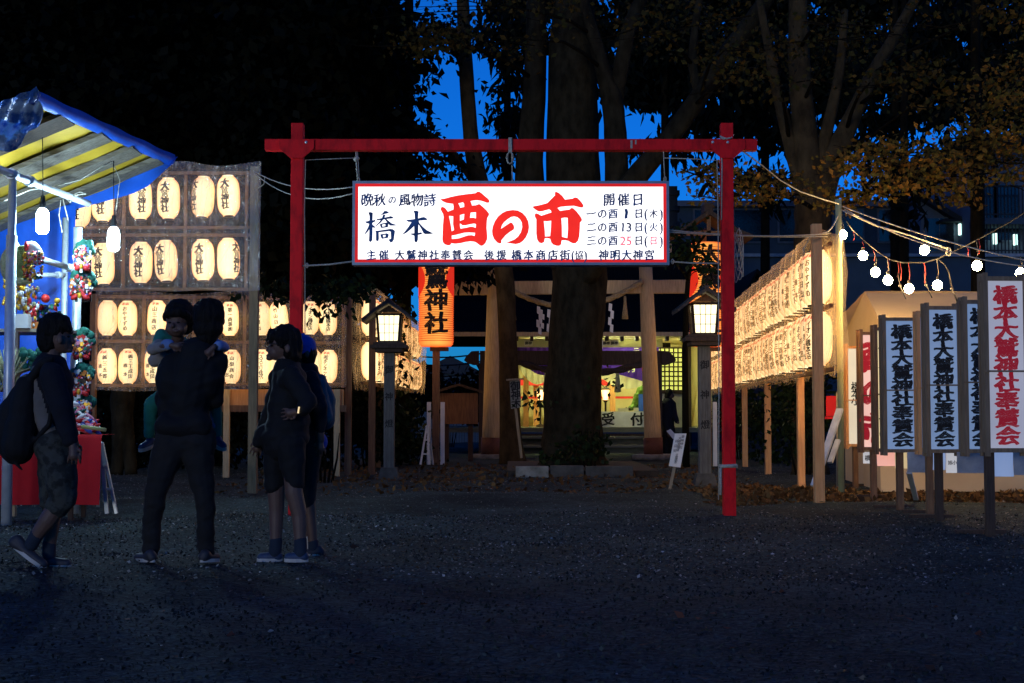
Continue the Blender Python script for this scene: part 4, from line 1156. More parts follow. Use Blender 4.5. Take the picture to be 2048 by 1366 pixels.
# stepladder
def ladder(lab, pts_front, pts_back, treads, material, Y):
    t = thing('stepladder', lab, 'ladder', at(pts_front[0][1][0], pts_front[0][1][1], Y))
    for (a, bb) in pts_front + pts_back:
        m_ = MB(); m_.bar(at(a[0], a[1], a[2] if len(a) > 2 else Y), at(bb[0], bb[1], bb[2] if len(bb) > 2 else Y), .035, .025); m_.build('rail', M[material], t)
    for (a, bb) in treads:
        m_ = MB(); m_.bar(at(a[0], a[1], Y), at(bb[0], bb[1], Y), .06, .02); m_.build('tread', M[material], t)
    return t
ladder('aluminium stepladder standing at the right end of the red table', [((204, 885, 13.2), (233, 1027, 13.2)), ((202, 885, 13.2), (214, 1027, 13.2))], [((201, 885, 13.3), (196, 1012, 13.8))], [((206, 978), (226, 978)), ((204, 930), (215, 930))], 'pipe', 13.2)

# ================================================================== WOODEN LAMPS
M['shoji'] = emis('lit_lamp_paper', lin(255, 238, 190), 1.9, base=(.6, .55, .45))
M['roofwood'] = mat('dark_roof_boards', (0.09, 0.075, 0.06), (0.045, 0.036, 0.03), rough=.85, scale=5, stretch=(1, 8, 6), bump=.3)
M['postgrey'] = mat('grey_lamp_post', (0.13, 0.125, 0.11), (0.075, 0.07, 0.062), rough=.85, scale=5, stretch=(8, 8, .8), bump=.2)
def toro(px, ybase, lab):
    Y = CAMZ * FPX / (ybase - 828.0); t = thing('wooden_lamp', lab, 'lamp', (XX(px, Y), Y, 0), 'wooden post lamps along the path')
    x = XX(px, Y); sgn = 1
    m_ = MB()
    def frus(c, w0, w1, z0, z1, mb):
        vs = [(c + a * w0 / 2, Y + b_ * w0 / 2, z0) for a, b_ in ((-1, -1), (1, -1), (1, 1), (-1, 1))] + [(c + a * w1 / 2, Y + b_ * w1 / 2, z1) for a, b_ in ((-1, -1), (1, -1), (1, 1), (-1, 1))]
        mb.add(vs, [(3, 2, 1, 0), (4, 5, 6, 7), (0, 1, 5, 4), (1, 2, 6, 5), (2, 3, 7, 6), (3, 0, 4, 7)])
    frus(x, .30, .23, 0, .17, m_); m_.box((x, Y, .008), (.42, .42, .02)); m_.build('footing', M['concrete'], t)
    m_ = MB(); m_.box((x, Y, (.16 + 1.87) / 2), (.155, .155, 1.87 - .16)); m_.build('post', M['postgrey'], t, bevel=.006, fix=True)
    m_ = MB(); m_.box((x, Y, 1.955), (.54, .50, .055)); m_.box((x, Y, 1.90), (.40, .40, .055)); m_.box((x, Y - .02, 2.0), (.46, .42, .035))
    m_.build('platform', M['wood_dark'], t, bevel=.01, fix=True)
    zb, zt = 2.02, 2.44; wb, wt = .29, .35
    m_ = MB()
    frus(x, wb - .03, wt - .03, zb + .02, zt - .01, m_); m_.build('lit_paper', M['shoji'], t)
    fr = MB(); mu = MB()
    def pt(fx, fz, side):   # fx -1..1 along a face, fz 0..1
        w = (wb + (wt - wb) * fz) / 2; z = zb + (zt - zb) * fz
        return {0: Vector((x + fx * w, Y - w, z)), 1: Vector((x + w, Y + fx * w, z)), 2: Vector((x - w, Y + fx * w, z)), 3: Vector((x + fx * w, Y + w, z))}[side]
    for sd in range(4):
        for fx in (-1, 1): fr.bar(pt(fx, -.02, sd), pt(fx, 1.02, sd), .034 if sd in (0, 3) else .03, .036)
        for fz in (.02, .98): fr.bar(pt(-.93, fz, sd), pt(.93, fz, sd), .03, .03)
        for fx in (-.4, 0.03, .45): mu.bar(pt(fx, .05, sd) , pt(fx, .96, sd), .007, .007)
        for fz in (.33, .64): mu.bar(pt(-.93, fz, sd), pt(.93, fz, sd), .007, .007)
    fr.build('box_frame', M['wood_dark'], t); mu.build('muntins', M['wood_dark'], t)
    m_ = MB(); hw = .39; zr, ze = 2.635, 2.345
    for s_ in (-1, 1):
        pr = [(x, zr), (x + s_ * .15, zr - .10), (x + s_ * hw, ze), (x + s_ * (hw - .01), ze - .035), (x + s_ * .15, zr - .14), (x, zr - .045)]
        m_.prism(pr if s_ > 0 else pr[::-1], Y - .36, Y + .36)
        for k in range(6):
            yy = Y - .36 + .72 * (k + .5) / 6
            m_.bar((x + s_ * .02, yy, zr - .005), (x + s_ * .15, yy, zr - .092), .02, .02); m_.bar((x + s_ * .15, yy, zr - .092), (x + s_ * hw, yy, ze + .008), .02, .02)
    m_.bar((x, Y - .37, zr + .005), (x, Y + .37, zr + .005), .06, .035)
    m_.build('roof', M['roofwood'], t)
    for yy in (-.20, .185): m_ = MB(); m_.prism([(x - .16, 2.462), (x + .16, 2.462), (x, 2.56)], Y + yy, Y + yy + .015); m_.build('gable_board', M['wood_mid'], t)
    m_ = MB(); lf = lambda a, c_: (x + a, Y - .0795, c_)
    for ch, z in zip('御神燈', (1.62, 1.22, .82)): put_text(m_, ch, [(0, z)], .125, .02, 1, 1, lf)
    m_.build('lettering', M['black'], t)
toro(779, 957, 'grey wooden post lamp glowing behind the left red post')
toro(1408, 971, 'grey wooden post lamp glowing just left of the right red post')

# ================================================================== TALL RED LANTERNS
M['biglant'] = emis('orange_lantern_paper', lin(255, 176, 76), 1.08, edge=lin(232, 56, 16), power=.75, base=(.5, .2, .06), noise=.22, vary=.001, nscale=2.2)
M['hoop'] = emis('lantern_hoop', lin(226, 84, 26), .55, base=(.3, .1, .03))
M['bigred'] = emis('lantern_red_disc', (1.0, 0.035, 0.01), .62, base=(.5, .02, .02))
def big_lantern(px, Y, ztop, zbot, labs, extra_roof=True):
    x = XX(px, Y); Rr = .325
    t = thing('tall_lantern', labs[0], 'lantern', (x, Y, zbot), 'tall orange lanterns by the archway')
    m_ = MB(); pr = []; n = 92
    for i in range(n + 1):
        z = zbot + (ztop - zbot) * i / n; d = min(z - zbot, ztop - z)
        r = Rr * (1 if d > .10 else (.86 + .14 * (1 - (1 - d / .10) ** 2) ** .5)) - (.013 if i % 2 else 0)
        pr.append((r, z))
    m_.lathe((x, Y, 0), [(.05, zbot - .01)] + pr + [(.05, ztop + .01)], 30); m_.build('paper_shell', M['biglant'], t)
    def wrap(a, z):
        an = a / Rr - math.pi / 2; return (x + (Rr + .012) * math.cos(an), Y + (Rr + .012) * math.sin(an), z)
    m_ = MB(); zs_ = [zbot + .42, zbot + .84, zbot + 1.24, zbot + 1.60]
    for ch, z, sz, sy in (('社', zs_[0], .46, .9), ('神', zs_[1], .46, .9), ('鷲', zbot + 1.27, .46, 1.02), ('大', zbot + 1.69, .46, .8)):
        put_text(m_, ch, [(.02, z)], sz, .034, 1.0, sy, wrap, shear=.06)
    m_.build('lettering', M['lantink'], t)
    m_ = MB()
    for k in range(44):
        z = zbot + .1 + (ztop - zbot - .2) * k / 43
        m_.lathe((x, Y, z), [(Rr - .004, -.007), (Rr + .004, -.004), (Rr + .004, .004), (Rr - .004, .007)], 30)
    m_.build('hoops', M['hoop'], t)
    for s_ in (-1, 1):
        m_ = MB(); vs = [wrap(s_ * .47, zbot + 1.22)]
        vs = []
        for rr in range(6):
            for k in range(28):
                a = 2 * math.pi * k / 28; q = rr / 5
                ca, sa = math.cos(a) * .27 * q, math.sin(a) * .30 * q
                an = (s_ * .47 + ca) / Rr - math.pi / 2
                vs.append((x + (Rr + .006) * math.cos(an), Y + (Rr + .006) * math.sin(an), zbot + 1.22 + sa))
        m_.add(vs, [(r_ * 28 + k, r_ * 28 + (k + 1) % 28, (r_ + 1) * 28 + (k + 1) % 28, (r_ + 1) * 28 + k) for r_ in range(5) for k in range(28)], True)
        m_.build('red_emblem', M['bigred'], t)
    t2 = thing('lantern_post', labs[1], 'post', (x, Y, 0), 'posts of the tall orange lanterns')
    m_ = MB(); m_.box((x, Y, (zbot - .02) / 2), (.125, .125, zbot - .02)); m_.build('post', M['wood_mid'], t2, bevel=.004, fix=True)
    m_ = MB(); m_.box((x + .06, Y, zbot - .05), (.34, .16, .07)); m_.build('seat_block', M['wood_dark'], t2)
    for s_ in (-1, 1):
        m_ = MB(); m_.box((x + s_ * .125, Y - .02, .59), (.075, .10, 1.18)); m_.build('brace_board', M['white'], t2)
    m_ = MB(); m_.box((x - .0, Y + .40, (ztop + .3) / 2), (.10, .08, ztop + .3)); m_.build('rear_post', M['wood_mid'], t2)
    zr = ztop + .10
    m_ = MB()
    for s_ in (-1, 1):
        pr = [(x, zr + .47), (x + s_ * .52, zr + .12), (x + s_ * .80, zr), (x + s_ * .80, zr - .05), (x + s_ * .50, zr + .05), (x, zr + .38)]
        m_.prism(pr if s_ > 0 else pr[::-1], Y - .45, Y + .5)
    m_.box((x, Y - .1, zr + .52), (.16, .5, .16)); m_.build('roof', M['wood_dark'], t2)
    m_ = MB(); m_.bar((x - .6, Y - .3, zr + .05), (x + .6, Y - .3, zr + .05), .06, .08); m_.bar((x, Y - .3, zr + .02), (x, Y - .3, zr + .4), .07, .06); m_.build('roof_truss', M['wood_mid'], t2)
BY = 25.9
zb_ = ZZ(693, BY)
big_lantern(872, BY, zb_ + 1.92, zb_, ('tall orange lantern with black writing left of the archway, fully in view', 'brown post with white boards under the left tall orange lantern'))
big_lantern(1415, BY, zb_ + 1.92, zb_, ('tall orange lantern half hidden by leaves beside the right red post', 'brown post with white boards behind the right wooden lamp'))

# ================================================================== ARCHWAY (TORII)
TY = 29.6
M['sleeve'] = mat('pillar_sleeve_copper', (0.17, 0.06, 0.03), (0.10, 0.035, 0.018), rough=.7, scale=4)
t = thing('shrine_archway', 'plain timber shrine archway with leaning round pillars in front of the hall', 'archway', (XX(1143, TY), TY, 0))
def tp(px, py): return at(px, py, TY)
for (xb, xt, xm) in ((981, 990, 0), (1307, 1290, 0)):
    m_ = MB(); p0 = tp(xb, 905); p1 = tp(xt, 505)
    m_.tube([p0.lerp(p1, k / 8) for k in range(9)], [.186 - .012 * k / 2.0 for k in range(9)], 24); m_.build('pillar', M['wood'], t)
    m_ = MB(); m_.tube([tp(xb, 912), tp(xb + (xt - xb) * .075, 875)], .205, 24); m_.build('pillar_sleeve', M['sleeve'], t)
    m_ = MB(); m_.lathe((XX(xb, TY), TY, 0), [(.46, 0), (.46, .10), (.34, .12), (.28, ZZ(909, TY))], 24, cap=True); m_.build('pillar_base', M['stone'], t)
m_ = MB(); m_.bar(tp(905, 577), tp(1383, 573), .16, .28); m_.build('tie_beam', M['wood'], t, bevel=.008, fix=True)
m_ = MB(); m_.bar(tp(872, 500), tp(1342, 500), .30, .24); m_.bar(tp(868, 478), tp(1338, 478), .36, .16); m_.build('top_beam', M['wood'], t, bevel=.01, fix=True)
m_ = MB(); m_.box(tp(1143, 530), (.2, .12, .55)); m_.build('centre_strut', M['wood'], t)
sr = thing('straw_rope', 'thick twisted straw rope slung between the archway pillars', 'rope', tp(1143, 615))
pts = sag(at(1000, 566, TY - .22), at(1284, 562, TY - .22), .52, 30)
m_ = MB()
for ph in (0, 2.1, 4.2):
    m_.tube([p + Vector((0, .03 * math.cos(i * 1.1 + ph), .03 * math.sin(i * 1.1 + ph))) for i, p in enumerate(pts)], .038, 6)
m_.build('rope', M['straw'], sr)
for px, py, hh in ((1026, 590, 50), (1250, 592, 46)):
    m_ = MB(); c = at(px, py, TY - .22); m_.lathe((c.x, c.y, c.z), [(.02, 0), (.03, -.06), (.028, -.12), (.05, -.3), (.07, -hh / S(TY)), (0, -hh / S(TY))], 10); m_.build('straw_tassel', M['straw'], sr)
def shide(px, py, hh, k, parent):
    m_ = MB(); x0, y0 = px, py; w = 6.5
    seg = hh / 4.0; dx = 0
    for i in range(4):
        p = [(x0 + dx, y0), (x0 + dx + w, y0 + 2), (x0 + dx + w - 2 * k, y0 + seg + 3), (x0 + dx - 2 * k, y0 + seg)]
        m_.add([at(a, c_, TY - .25 - .012 * i) for a, c_ in p], [(0, 1, 2, 3)])
        y0 += seg - 1; dx += (3.5 if i % 2 == 0 else -4.5)
    m_.build('paper_streamer', M['white'], parent)
for px, py, hh, k in ((1074, 612, 58, 0), (1095, 618, 62, .5), (1108, 628, 66, .4), (1196, 625, 72, -.4), (1218, 606, 60, .5), (1079, 618, 40, .2)): shide(px, py, hh, k, sr)

# ================================================================== SHRINE HALL
HY = 33.5
M['hallroof'] = mat('dark_copper_roof', (0.007, 0.007, 0.008), (0.004, 0.004, 0.005), rough=.9, spec=.1, scale=3, bump=.2)
M['cream'] = mat('cream_wall', (0.72, 0.62, 0.34), (0.60, 0.50, 0.26), rough=.8, scale=2)
def thinmat(m, c, k):
    nt, N, L = nodes_of(m); b = N['Principled BSDF']; tr = N.new('ShaderNodeBsdfTranslucent'); tr.inputs[0].default_value = (*c, 1)
    mx = N.new('ShaderNodeMixShader'); mx.inputs[0].default_value = k
    L.new(b.outputs[0], mx.inputs[1]); L.new(tr.outputs[0], mx.inputs[2]); L.new(mx.outputs[0], N['Material Output'].inputs['Surface'])
    return m
M['maku'] = mat('purple_curtain', (0.06, 0.02, 0.30), (0.04, 0.012, 0.22), rough=.85, scale=3, bump=.4, bscale=5)
M['makuw'] = mat('white_curtain_edge', (0.62, 0.58, 0.40), (0.52, 0.48, 0.32), rough=.85, scale=3)
thinmat(M['maku'], (.10, .03, .55), .5)
M['makut'] = thinmat(mat('white_curtain_hem', (0.62, 0.58, 0.40), (0.52, 0.48, 0.32), rough=.85, scale=3), (.7, .66, .45), .5)
M['deck'] = mat('hall_deck', (0.14, 0.14, 0.11), (0.08, 0.08, 0.065), rough=.7, scale=4, stretch=(1, 6, 6))
h = thing('shrine_hall', 'dark roofed shrine hall lit yellow inside beyond the archway', 'building', (XX(1150, 35), 35, 0))
def H(px, py, Y): return at(px, py, Y)
xl, xr = XX(898, HY), XX(1440, HY)
m_ = MB(); z_e = ZZ(664, HY)
vs = []; prof = [(HY - .15, z_e - .10), (HY - .15, z_e), (HY + .6, z_e + .28), (HY + 1.6, z_e + .85), (HY + 2.7, z_e + 1.75), (HY + 3.4, z_e + 2.6)]
for (y, z) in prof: vs += [(xl - .35, y, z), (xr + .35, y, z)]
m_.add(vs, [(2 * i, 2 * i + 1, 2 * i + 3, 2 * i + 2) for i in range(len(prof) - 1)])
vs2 = [(x_, y, z) for x_ in (xl - .35, xr + .35) for (y, z) in prof] ; n_ = len(prof)
m_.add([(xl - .35, 37.5, z_e + 2.6), (xr + .35, 37.5, z_e + 2.6), (xl - .35, HY + 3.4, z_e + 2.6), (xr + .35, HY + 3.4, z_e + 2.6), (xl - .35, 41, z_e), (xr + .35, 41, z_e)], [(2, 3, 1, 0), (0, 1, 5, 4)])
m_.add([(xl - .35, y, z) for y, z in prof] + [(xl - .35, 37.5, z_e + 2.6), (xl - .35, 41, z_e)], [tuple(range(n_ + 2))])
m_.add([(xr + .35, y, z) for y, z in prof] + [(xr + .35, 37.5, z_e + 2.6), (xr + .35, 41, z_e)], [tuple(range(n_ + 2))[::-1]])
for k in range(46):
    x = xl + (xr - xl) * k / 45
    for i in range(1, n_ - 1): m_.bar((x, prof[i][0], prof[i][1] + .015), (x, prof[i + 1][0], prof[i + 1][1] + .015), .03, .03)
m_.build('roof', M['hallroof'], h)
m_ = MB(); m_.bar((xl - .3, HY - .12, z_e - .06), (xr + .3, HY - .12, z_e - .06), .1, .10); m_.build('eave_board', M['wood'], h)
m_ = MB()
for k in range(18):
    x = xl + (xr - xl) * (k + .5) / 18
    if not (XX(1010, HY) > x): m_.box((x, HY + .05, z_e - .16), (.075, .3, .10))
m_.build('rafter_ends', M['wood_dark'], h)
m_ = MB(); m_.bar((XX(1000, HY + .5), HY + .5, ZZ(686, HY + .5)), (XX(1325, HY + .5), HY + .5, ZZ(686, HY + .5)), .1, .20); m_.build('lintel', M['makut'], h)
for px in (1057, 1229, 1213):
    m_ = MB(); m_.box((XX(px, HY + .42), HY + .42, ZZ(686, HY + .42)), (.20, .02, .14)); m_.build('name_plaque', M['white'], h)
    m_ = MB(); htext(m_, '御神', XX(px, HY + .4) - .085, XX(px, HY + .4) + .085, ZZ(686, HY + .4), .085, lambda a, c_: (a, HY + .405, c_), .03); m_.build('plaque_lettering', M['black'], h)
# porch beam with carved ends
m_ = MB(); zb2 = ZZ(716, HY + .3)
m_.bar((XX(960, HY + .3), HY + .3, zb2), (XX(1320, HY + .3), HY + .3, zb2), .24, .34)
for s_, px in ((-1, 958), (1, 1322)):
    x = XX(px, HY + .3)
    pr = [(x, zb2 + .17), (x + s_ * .18, zb2 + .16), (x + s_ * .32, zb2 + .02), (x + s_ * .36, zb2 - .06), (x + s_ * .28, zb2 - .12), (x + s_ * .14, zb2 - .17), (x, zb2 - .17)]
    m_.prism(pr if s_ > 0 else pr[::-1], HY + .19, HY + .41)
m_.build('porch_beam', M['wood_dark'], h)
for px in (966, 1315):
    m_ = MB(); m_.box((XX(px, HY + .3), HY + .3, (zb2 - .17) / 2), (.2, .2, zb2 - .17)); m_.build('porch_pillar', M['wood_dark'], h)
m_ = MB()
pts = sag(at(1040, 725, HY + .1), at(1300, 722, HY + .1), .28, 24)
for ph in (0, 3.14): m_.tube([p + Vector((0, .04 * math.cos(i * .9 + ph), .04 * math.sin(i * .9 + ph))) for i, p in enumerate(pts)], .055, 7)
m_.build('dark_rope', M['wood_dark'], h)
for px in (1092, 1235):
    m_ = MB(); c = at(px, 742, HY + .1); m_.lathe(c, [(.03, 0), (.05, -.2), (.09, -.5), (0, -.52)], 9); m_.build('rope_tassel', M['strawpale'], h)
# floor, steps, walls
fz = ZZ(855, 34.6)
m_ = MB(); m_.box((XX(1160, 37), 37.0, fz - .06), (7.4, 4.9, .12)); m_.build('floor', M['deck'], h)
m_ = MB(); m_.box((XX(1170, 34.6), 34.62, fz / 2 - .08), (5.2, .06, fz - .14)); m_.build('floor_skirt', M['wood_dark'], h)
for k in range(2):
    m_ = MB(); zz = fz * (2 - k) / 3; m_.box((XX(1165, 34.4), 34.35 - .32 * k, zz - .03), (3.6, .34, .06)); m_.box((XX(1165, 34.4), 34.50 - .32 * k, zz / 2 - .03), (3.6, .03, zz - .06)); m_.build('step', M['deck'], h)
wx0, wx1 = XX(1030, 38), XX(1410, 38)
m_ = MB(); m_.box(((wx0 + wx1) / 2, 38.8, fz + 1.3), (wx1 - wx0 + 1.6, .06, 2.6)); m_.build('back_wall', M['cream'], h)
m_ = MB(); m_.box((XX(1036, 36.5), 37, fz + 1.3), (.06, 3.5, 2.6)); m_.build('side_wall', M['cream'], h)
m_ = MB(); m_.box((XX(1408, 36.5), 37, fz + 1.3), (.06, 3.5, 2.6)); m_.build('side_wall', M['cream'], h)
m_ = MB(); m_.box(((wx0 + wx1) / 2, 36.9, ZZ(672, 35)), (wx1 - wx0 + 1.4, 4.2, .05)); m_.build('ceiling', M['cream'], h)
for px, Y in ((1052, 36.0), (1225, 37.5), (1118, 37.5), (1072, 37.8)):
    m_ = MB(); m_.box((XX(px, Y), Y, fz + 1.25), (.14, .14, 2.5)); m_.build('inner_pillar', M['wood_orange'], h)
m_ = MB(); m_.bar((wx0, 37.6, ZZ(795, 37.6)), (wx1 - .9, 37.6, ZZ(795, 37.6)), .06, .06); m_.bar((wx0, 37.6, ZZ(765, 37.6)), (wx1 - .6, 37.6, ZZ(765, 37.6)), .08, .16); m_.build('red_altar_rail', M['scarlet'], h)
# purple curtain with swagged white hem
def curt(px0, px1, ytop, yb0, yb1, ybm, nm_, material, Y, q=1.0):
    m_ = MB(); vs = []; n = 26
    for i in range(n + 1):
        u = i / n; px = px0 + (px1 - px0) * u
        yb = yb0 + (yb1 - yb0) * u + (ybm) * 4 * u * (1 - u)
        for j in range(5):
            v = j / 4; vs.append(at(px, ytop + (yb - ytop) * v, Y + .04 * math.sin(u * 40 * q) * (.3 + v)))
    m_.add(vs, [(i * 5 + j, (i + 1) * 5 + j, (i + 1) * 5 + j + 1, i * 5 + j + 1) for i in range(n) for j in range(4)], True)
    m_.build(nm_, M[material], h)
curt(1030, 1115, 694, 700, 738, 28, 'purple_curtain', 'maku', 35.0)
curt(1030, 1105, 694, 718, 745, 36, 'white_hem', 'makut', 35.12)
curt(1190, 1318, 694, 735, 772, 0, 'purple_curtain', 'maku', 35.0)
curt(1185, 1312, 694, 738, 752, 32, 'white_hem', 'makut', 35.12)
m_ = MB(); put_text(m_, '三', [(XX(1273, 34.9), ZZ(697, 34.9))], .16, .02, 1, 1, lambda a, c_: (a, 34.93, c_)); put_text(m_, '月', [(XX(1264, 34.9), ZZ(737, 34.9))], .20, .02, 1, 1, lambda a, c_: (a, 34.90, c_))
m_.build('curtain_lettering', M['makuw'], h)
m_ = MB(); vs = [at(a, c_, 34.95) for a, c_ in ((1283, 722), (1296, 715), (1296, 776), (1284, 742))]; m_.add(vs, [(0, 1, 2, 3)]); m_.build('red_hanging', M['scarlet'], h)
# lattice screen
M['screen'] = emis('lit_lattice_paper', (0.86, 0.86, 0.15), .95, base=(.6, .58, .3))
m_ = MB(); YS = 35.6; x0, x1, z0, z1 = XX(1312, YS), XX(1374, YS), ZZ(781, YS), ZZ(696, YS)
m_.box(((x0 + x1) / 2, YS + .03, (z0 + z1) / 2), (x1 - x0, .02, z1 - z0)); m_.build('lattice_paper', M['screen'], h)
m_ = MB()
for k in range(8): m_.box((x0 + (x1 - x0) * k / 7, YS, (z0 + z1) / 2), (.034, .035, z1 - z0))
for k in range(10): m_.box(((x0 + x1) / 2, YS - .004, z0 + (z1 - z0) * k / 9), (x1 - x0, .03, .034))
m_.box((x1 + .05, YS, (z1 + .2) / 2 + .1), (.10, .12, z1 + .1)); m_.box(((x0 + x1) / 2, YS, z0 - .04), (x1 - x0 + .1, .08, .08))
m_.build('lattice', M['wood_dark'], h)
m_ = MB(); m_.box(((x0 + x1) / 2, YS + .06, (fz + z0) / 2 - .05), (x1 - x0, .04, z0 - fz - .06)); m_.build('lower_panel', M['makuw'], h)
# inner ceiling lights (fluorescent tubes behind the lintel, the last added in front to brighten the banner)
M['tube'] = emis('fluorescent_tube', (0.92, 1.0, 0.45), 150.0)
for px, Y in ((1090, 36.6), (1250, 36.6), (1392, 36.2), (1255, 34.25)):
    m_ = MB(); m_.box((XX(px, Y), Y, ZZ(680, 35) - .02 if Y > 35 else ZZ(669, Y)), (.9 if px < 1390 else .3, .07, .05)); m_.build('ceiling_or_fill_light', M['tube'], h)
# small lit altar lamps
M['altar'] = emis('altar_lamp', lin(255, 214, 150), 3.0, edge=lin(255, 170, 80))
for px, lab in ((1081, 'small glowing altar lamp left of the sacred tree trunk inside the hall'), (1211, 'small glowing altar lamp right of the sacred tree trunk inside the hall')):
    Y = 36.3; t = thing('altar_lamp', lab, 'lamp', (XX(px, Y), Y, fz), 'altar lamps in the hall'); c = at(px, 790, Y)
    m_ = MB(); m_.lathe((c.x, c.y, 0), [(.0, c.z - .13), (.06, c.z - .13), (.105, c.z + .13), (.0, c.z + .13)], 6, smooth=False); m_.build('lit_shade', M['altar'], t)
    m_ = MB(); m_.lathe((c.x, c.y, 0), [(.12, fz), (.12, fz + .04), (.025, fz + .08), (.025, c.z - .2), (.08, c.z - .13)], 10); m_.lathe((c.x, c.y, 0), [(.15, c.z + .13), (.05, c.z + .2), (0, c.z + .24)], 6); m_.build('stand', M['wood_dark'], t)
# reception table with a white banner
t = thing('reception_table', 'reception table with a white banner of large black letters in the hall', 'table', (XX(1255, 34.9), 34.9, fz))
m_ = MB(); xa, xb = XX(1203, 34.8), XX(1300, 34.8); z1 = ZZ(823, 34.8); m_.box(((xa + xb) / 2, 35.2, z1 - .02), (xb - xa, .7, .03))
m_.build('table_top', M['wood_mid'], t)
for x in (xa + .06, xb - .06): m_ = MB(); m_.box((x, 35.45, (fz + z1) / 2 - .02), (.05, .05, z1 - fz - .04)); m_.build('leg', M['wood_mid'], t)
m_ = MB(); vs = []
for j in range(5):
    for i in range(31):
        vs.append((xa + (xb - xa) * i / 30, 34.83 + .012 * math.sin(i * .8) * j / 4, z1 - (z1 - ZZ(854, 34.8)) * j / 4))
m_.add(vs, [(j * 31 + i, j * 31 + i + 1, (j + 1) * 31 + i + 1, (j + 1) * 31 + i) for j in range(4) for i in range(30)], True); m_.build('banner', M['white'], t)
m_ = MB(); lf = lambda a, c_: (a, 34.80, c_); zc = ZZ(838, 34.8)
put_text(m_, '受付', [(XX(1216, 34.8), zc), (XX(1274, 34.8), zc)], .34, .028, 1, 1, lf); m_.build('banner_lettering', M['black'], t)
m_ = MB(); m_.box((XX(1246, 35.1), 35.1, z1 + .045), (.25, .2, .08)); m_.box((XX(1272, 35.1), 35.1, z1 + .05), (.12, .12, .09)); tag(m_.build('paper_stack', M['makuw']), 'small stack of papers and a box on the reception table', 'papers')
m_ = MB(); m_.box((XX(1283, 34.9), 34.95, z1 + .22), (.14, .02, .42)); tag(m_.build('notice_card', M['bluep']), 'upright blue and white notice panel on the reception table', 'notice')

# ================================================================== SMALL THINGS BY THE PATH
NY = 28.5
t = thing('notice_board', 'dark roofed wooden notice board left of the archway', 'notice board', (XX(918, NY), NY, 0))
m_ = MB(); x0, x1, z0, z1 = XX(880, NY), XX(956, NY), ZZ(848, NY), ZZ(786, NY); m_.box(((x0 + x1) / 2, NY, (z0 + z1) / 2), (x1 - x0, .08, z1 - z0)); m_.build('board', M['wood_mid'], t)
m_ = MB(); xm = (x0 + x1) / 2; m_.prism([(x0 - .08, z1), (xm, z1 + .14), (x1 + .08, z1), (x1 + .08, z1 + .05), (xm, z1 + .19), (x0 - .08, z1 + .05)], NY - .2, NY + .2); m_.build('roof', M['wood_dark'], t)
for px in (893, 941): m_ = MB(); m_.box((XX(px, NY), NY + .06, z0 / 2), (.10, .10, z0)); m_.build('leg', M['wood_dark'], t)
ladder('white stepladder leaning beside the left tall lantern post', [((854, 851), (841, 929)), ((856, 851), (858, 929))], [((857, 851, 25.3), (866, 930, 25.7))], [((850, 880), (857, 880)), ((846, 908), (857, 908)), ((851, 853), (858, 853))], 'white', 25.1)
# tree name board and leaning sign
M['oldboard'] = mat('weathered_white_board', (.24, .23, .20), (.15, .145, .13), rough=.85, scale=6)
def stake_sign(name, lab, corners, stake, Y, txt, sz, off, cols, hood=False):
    t = thing(name, lab, 'sign', at(stake[1][0], stake[1][1], Y))
    P4 = [at(a, c_, Y) for a, c_ in corners]; th = Vector((0, .025, 0))
    m_ = MB(); m_.add(P4 + [p + th for p in P4], [(0, 1, 2, 3), (7, 6, 5, 4), (0, 4, 5, 1), (1, 5, 6, 2), (2, 6, 7, 3), (3, 7, 4, 0)]); m_.build('board', M['oldboard'] if hood else M['white'], t)
    m_ = MB(); m_.bar(at(*stake[0], Y + .05), at(*stake[1], Y + .05), .05, .035); m_.build('stake', M['wood_grey'], t)
    tl, tr, br, bl = P4; u = (tr - tl); v = (bl - tl)
    m_ = MB()
    for (s_, fx, f0, f1, z) in cols:
        n = len(s_)
        put_text(m_, s_, [(fx, f0 + (f1 - f0) * (i + .5) / n) for i in range(n)], 1.0, off, z / u.length, -z / v.length, lambda a, c_: tl + u * a + v * c_ - Vector((0, .006, 0)), shear=0.0)
    m_.build('lettering', M['black'], t)
    if hood:
        m_ = MB(); m_.bar(tl + Vector((-.06, -.02, .02)), tr + Vector((.06, -.02, .02)), .10, .03); m_.build('hood', M['wood_grey'], t)
stake_sign('name_board', 'hooded white board on a stake beside the sacred tree trunk', [(1019, 762), (1041, 760), (1042, 815), (1022, 818)], [(1031, 815), (1043, 916)], 26.0, '', 1, .02, [('御神木', .5, .04, .98, .19)], True)
stake_sign('leaning_sign', 'small white sign of tiny writing leaning left of the right wooden lamp', [(1350, 867), (1373, 867), (1361, 935), (1338, 932)], [(1349, 933), (1338, 985)], 17.8, '', 1, .0,
           [('奉納神社', .74, .04, .48, .042), ('大神宮開催', .5, .10, .55, .042), ('主催橋本', .5, .62, .92, .042), ('商店街', .26, .16, .6, .042)])
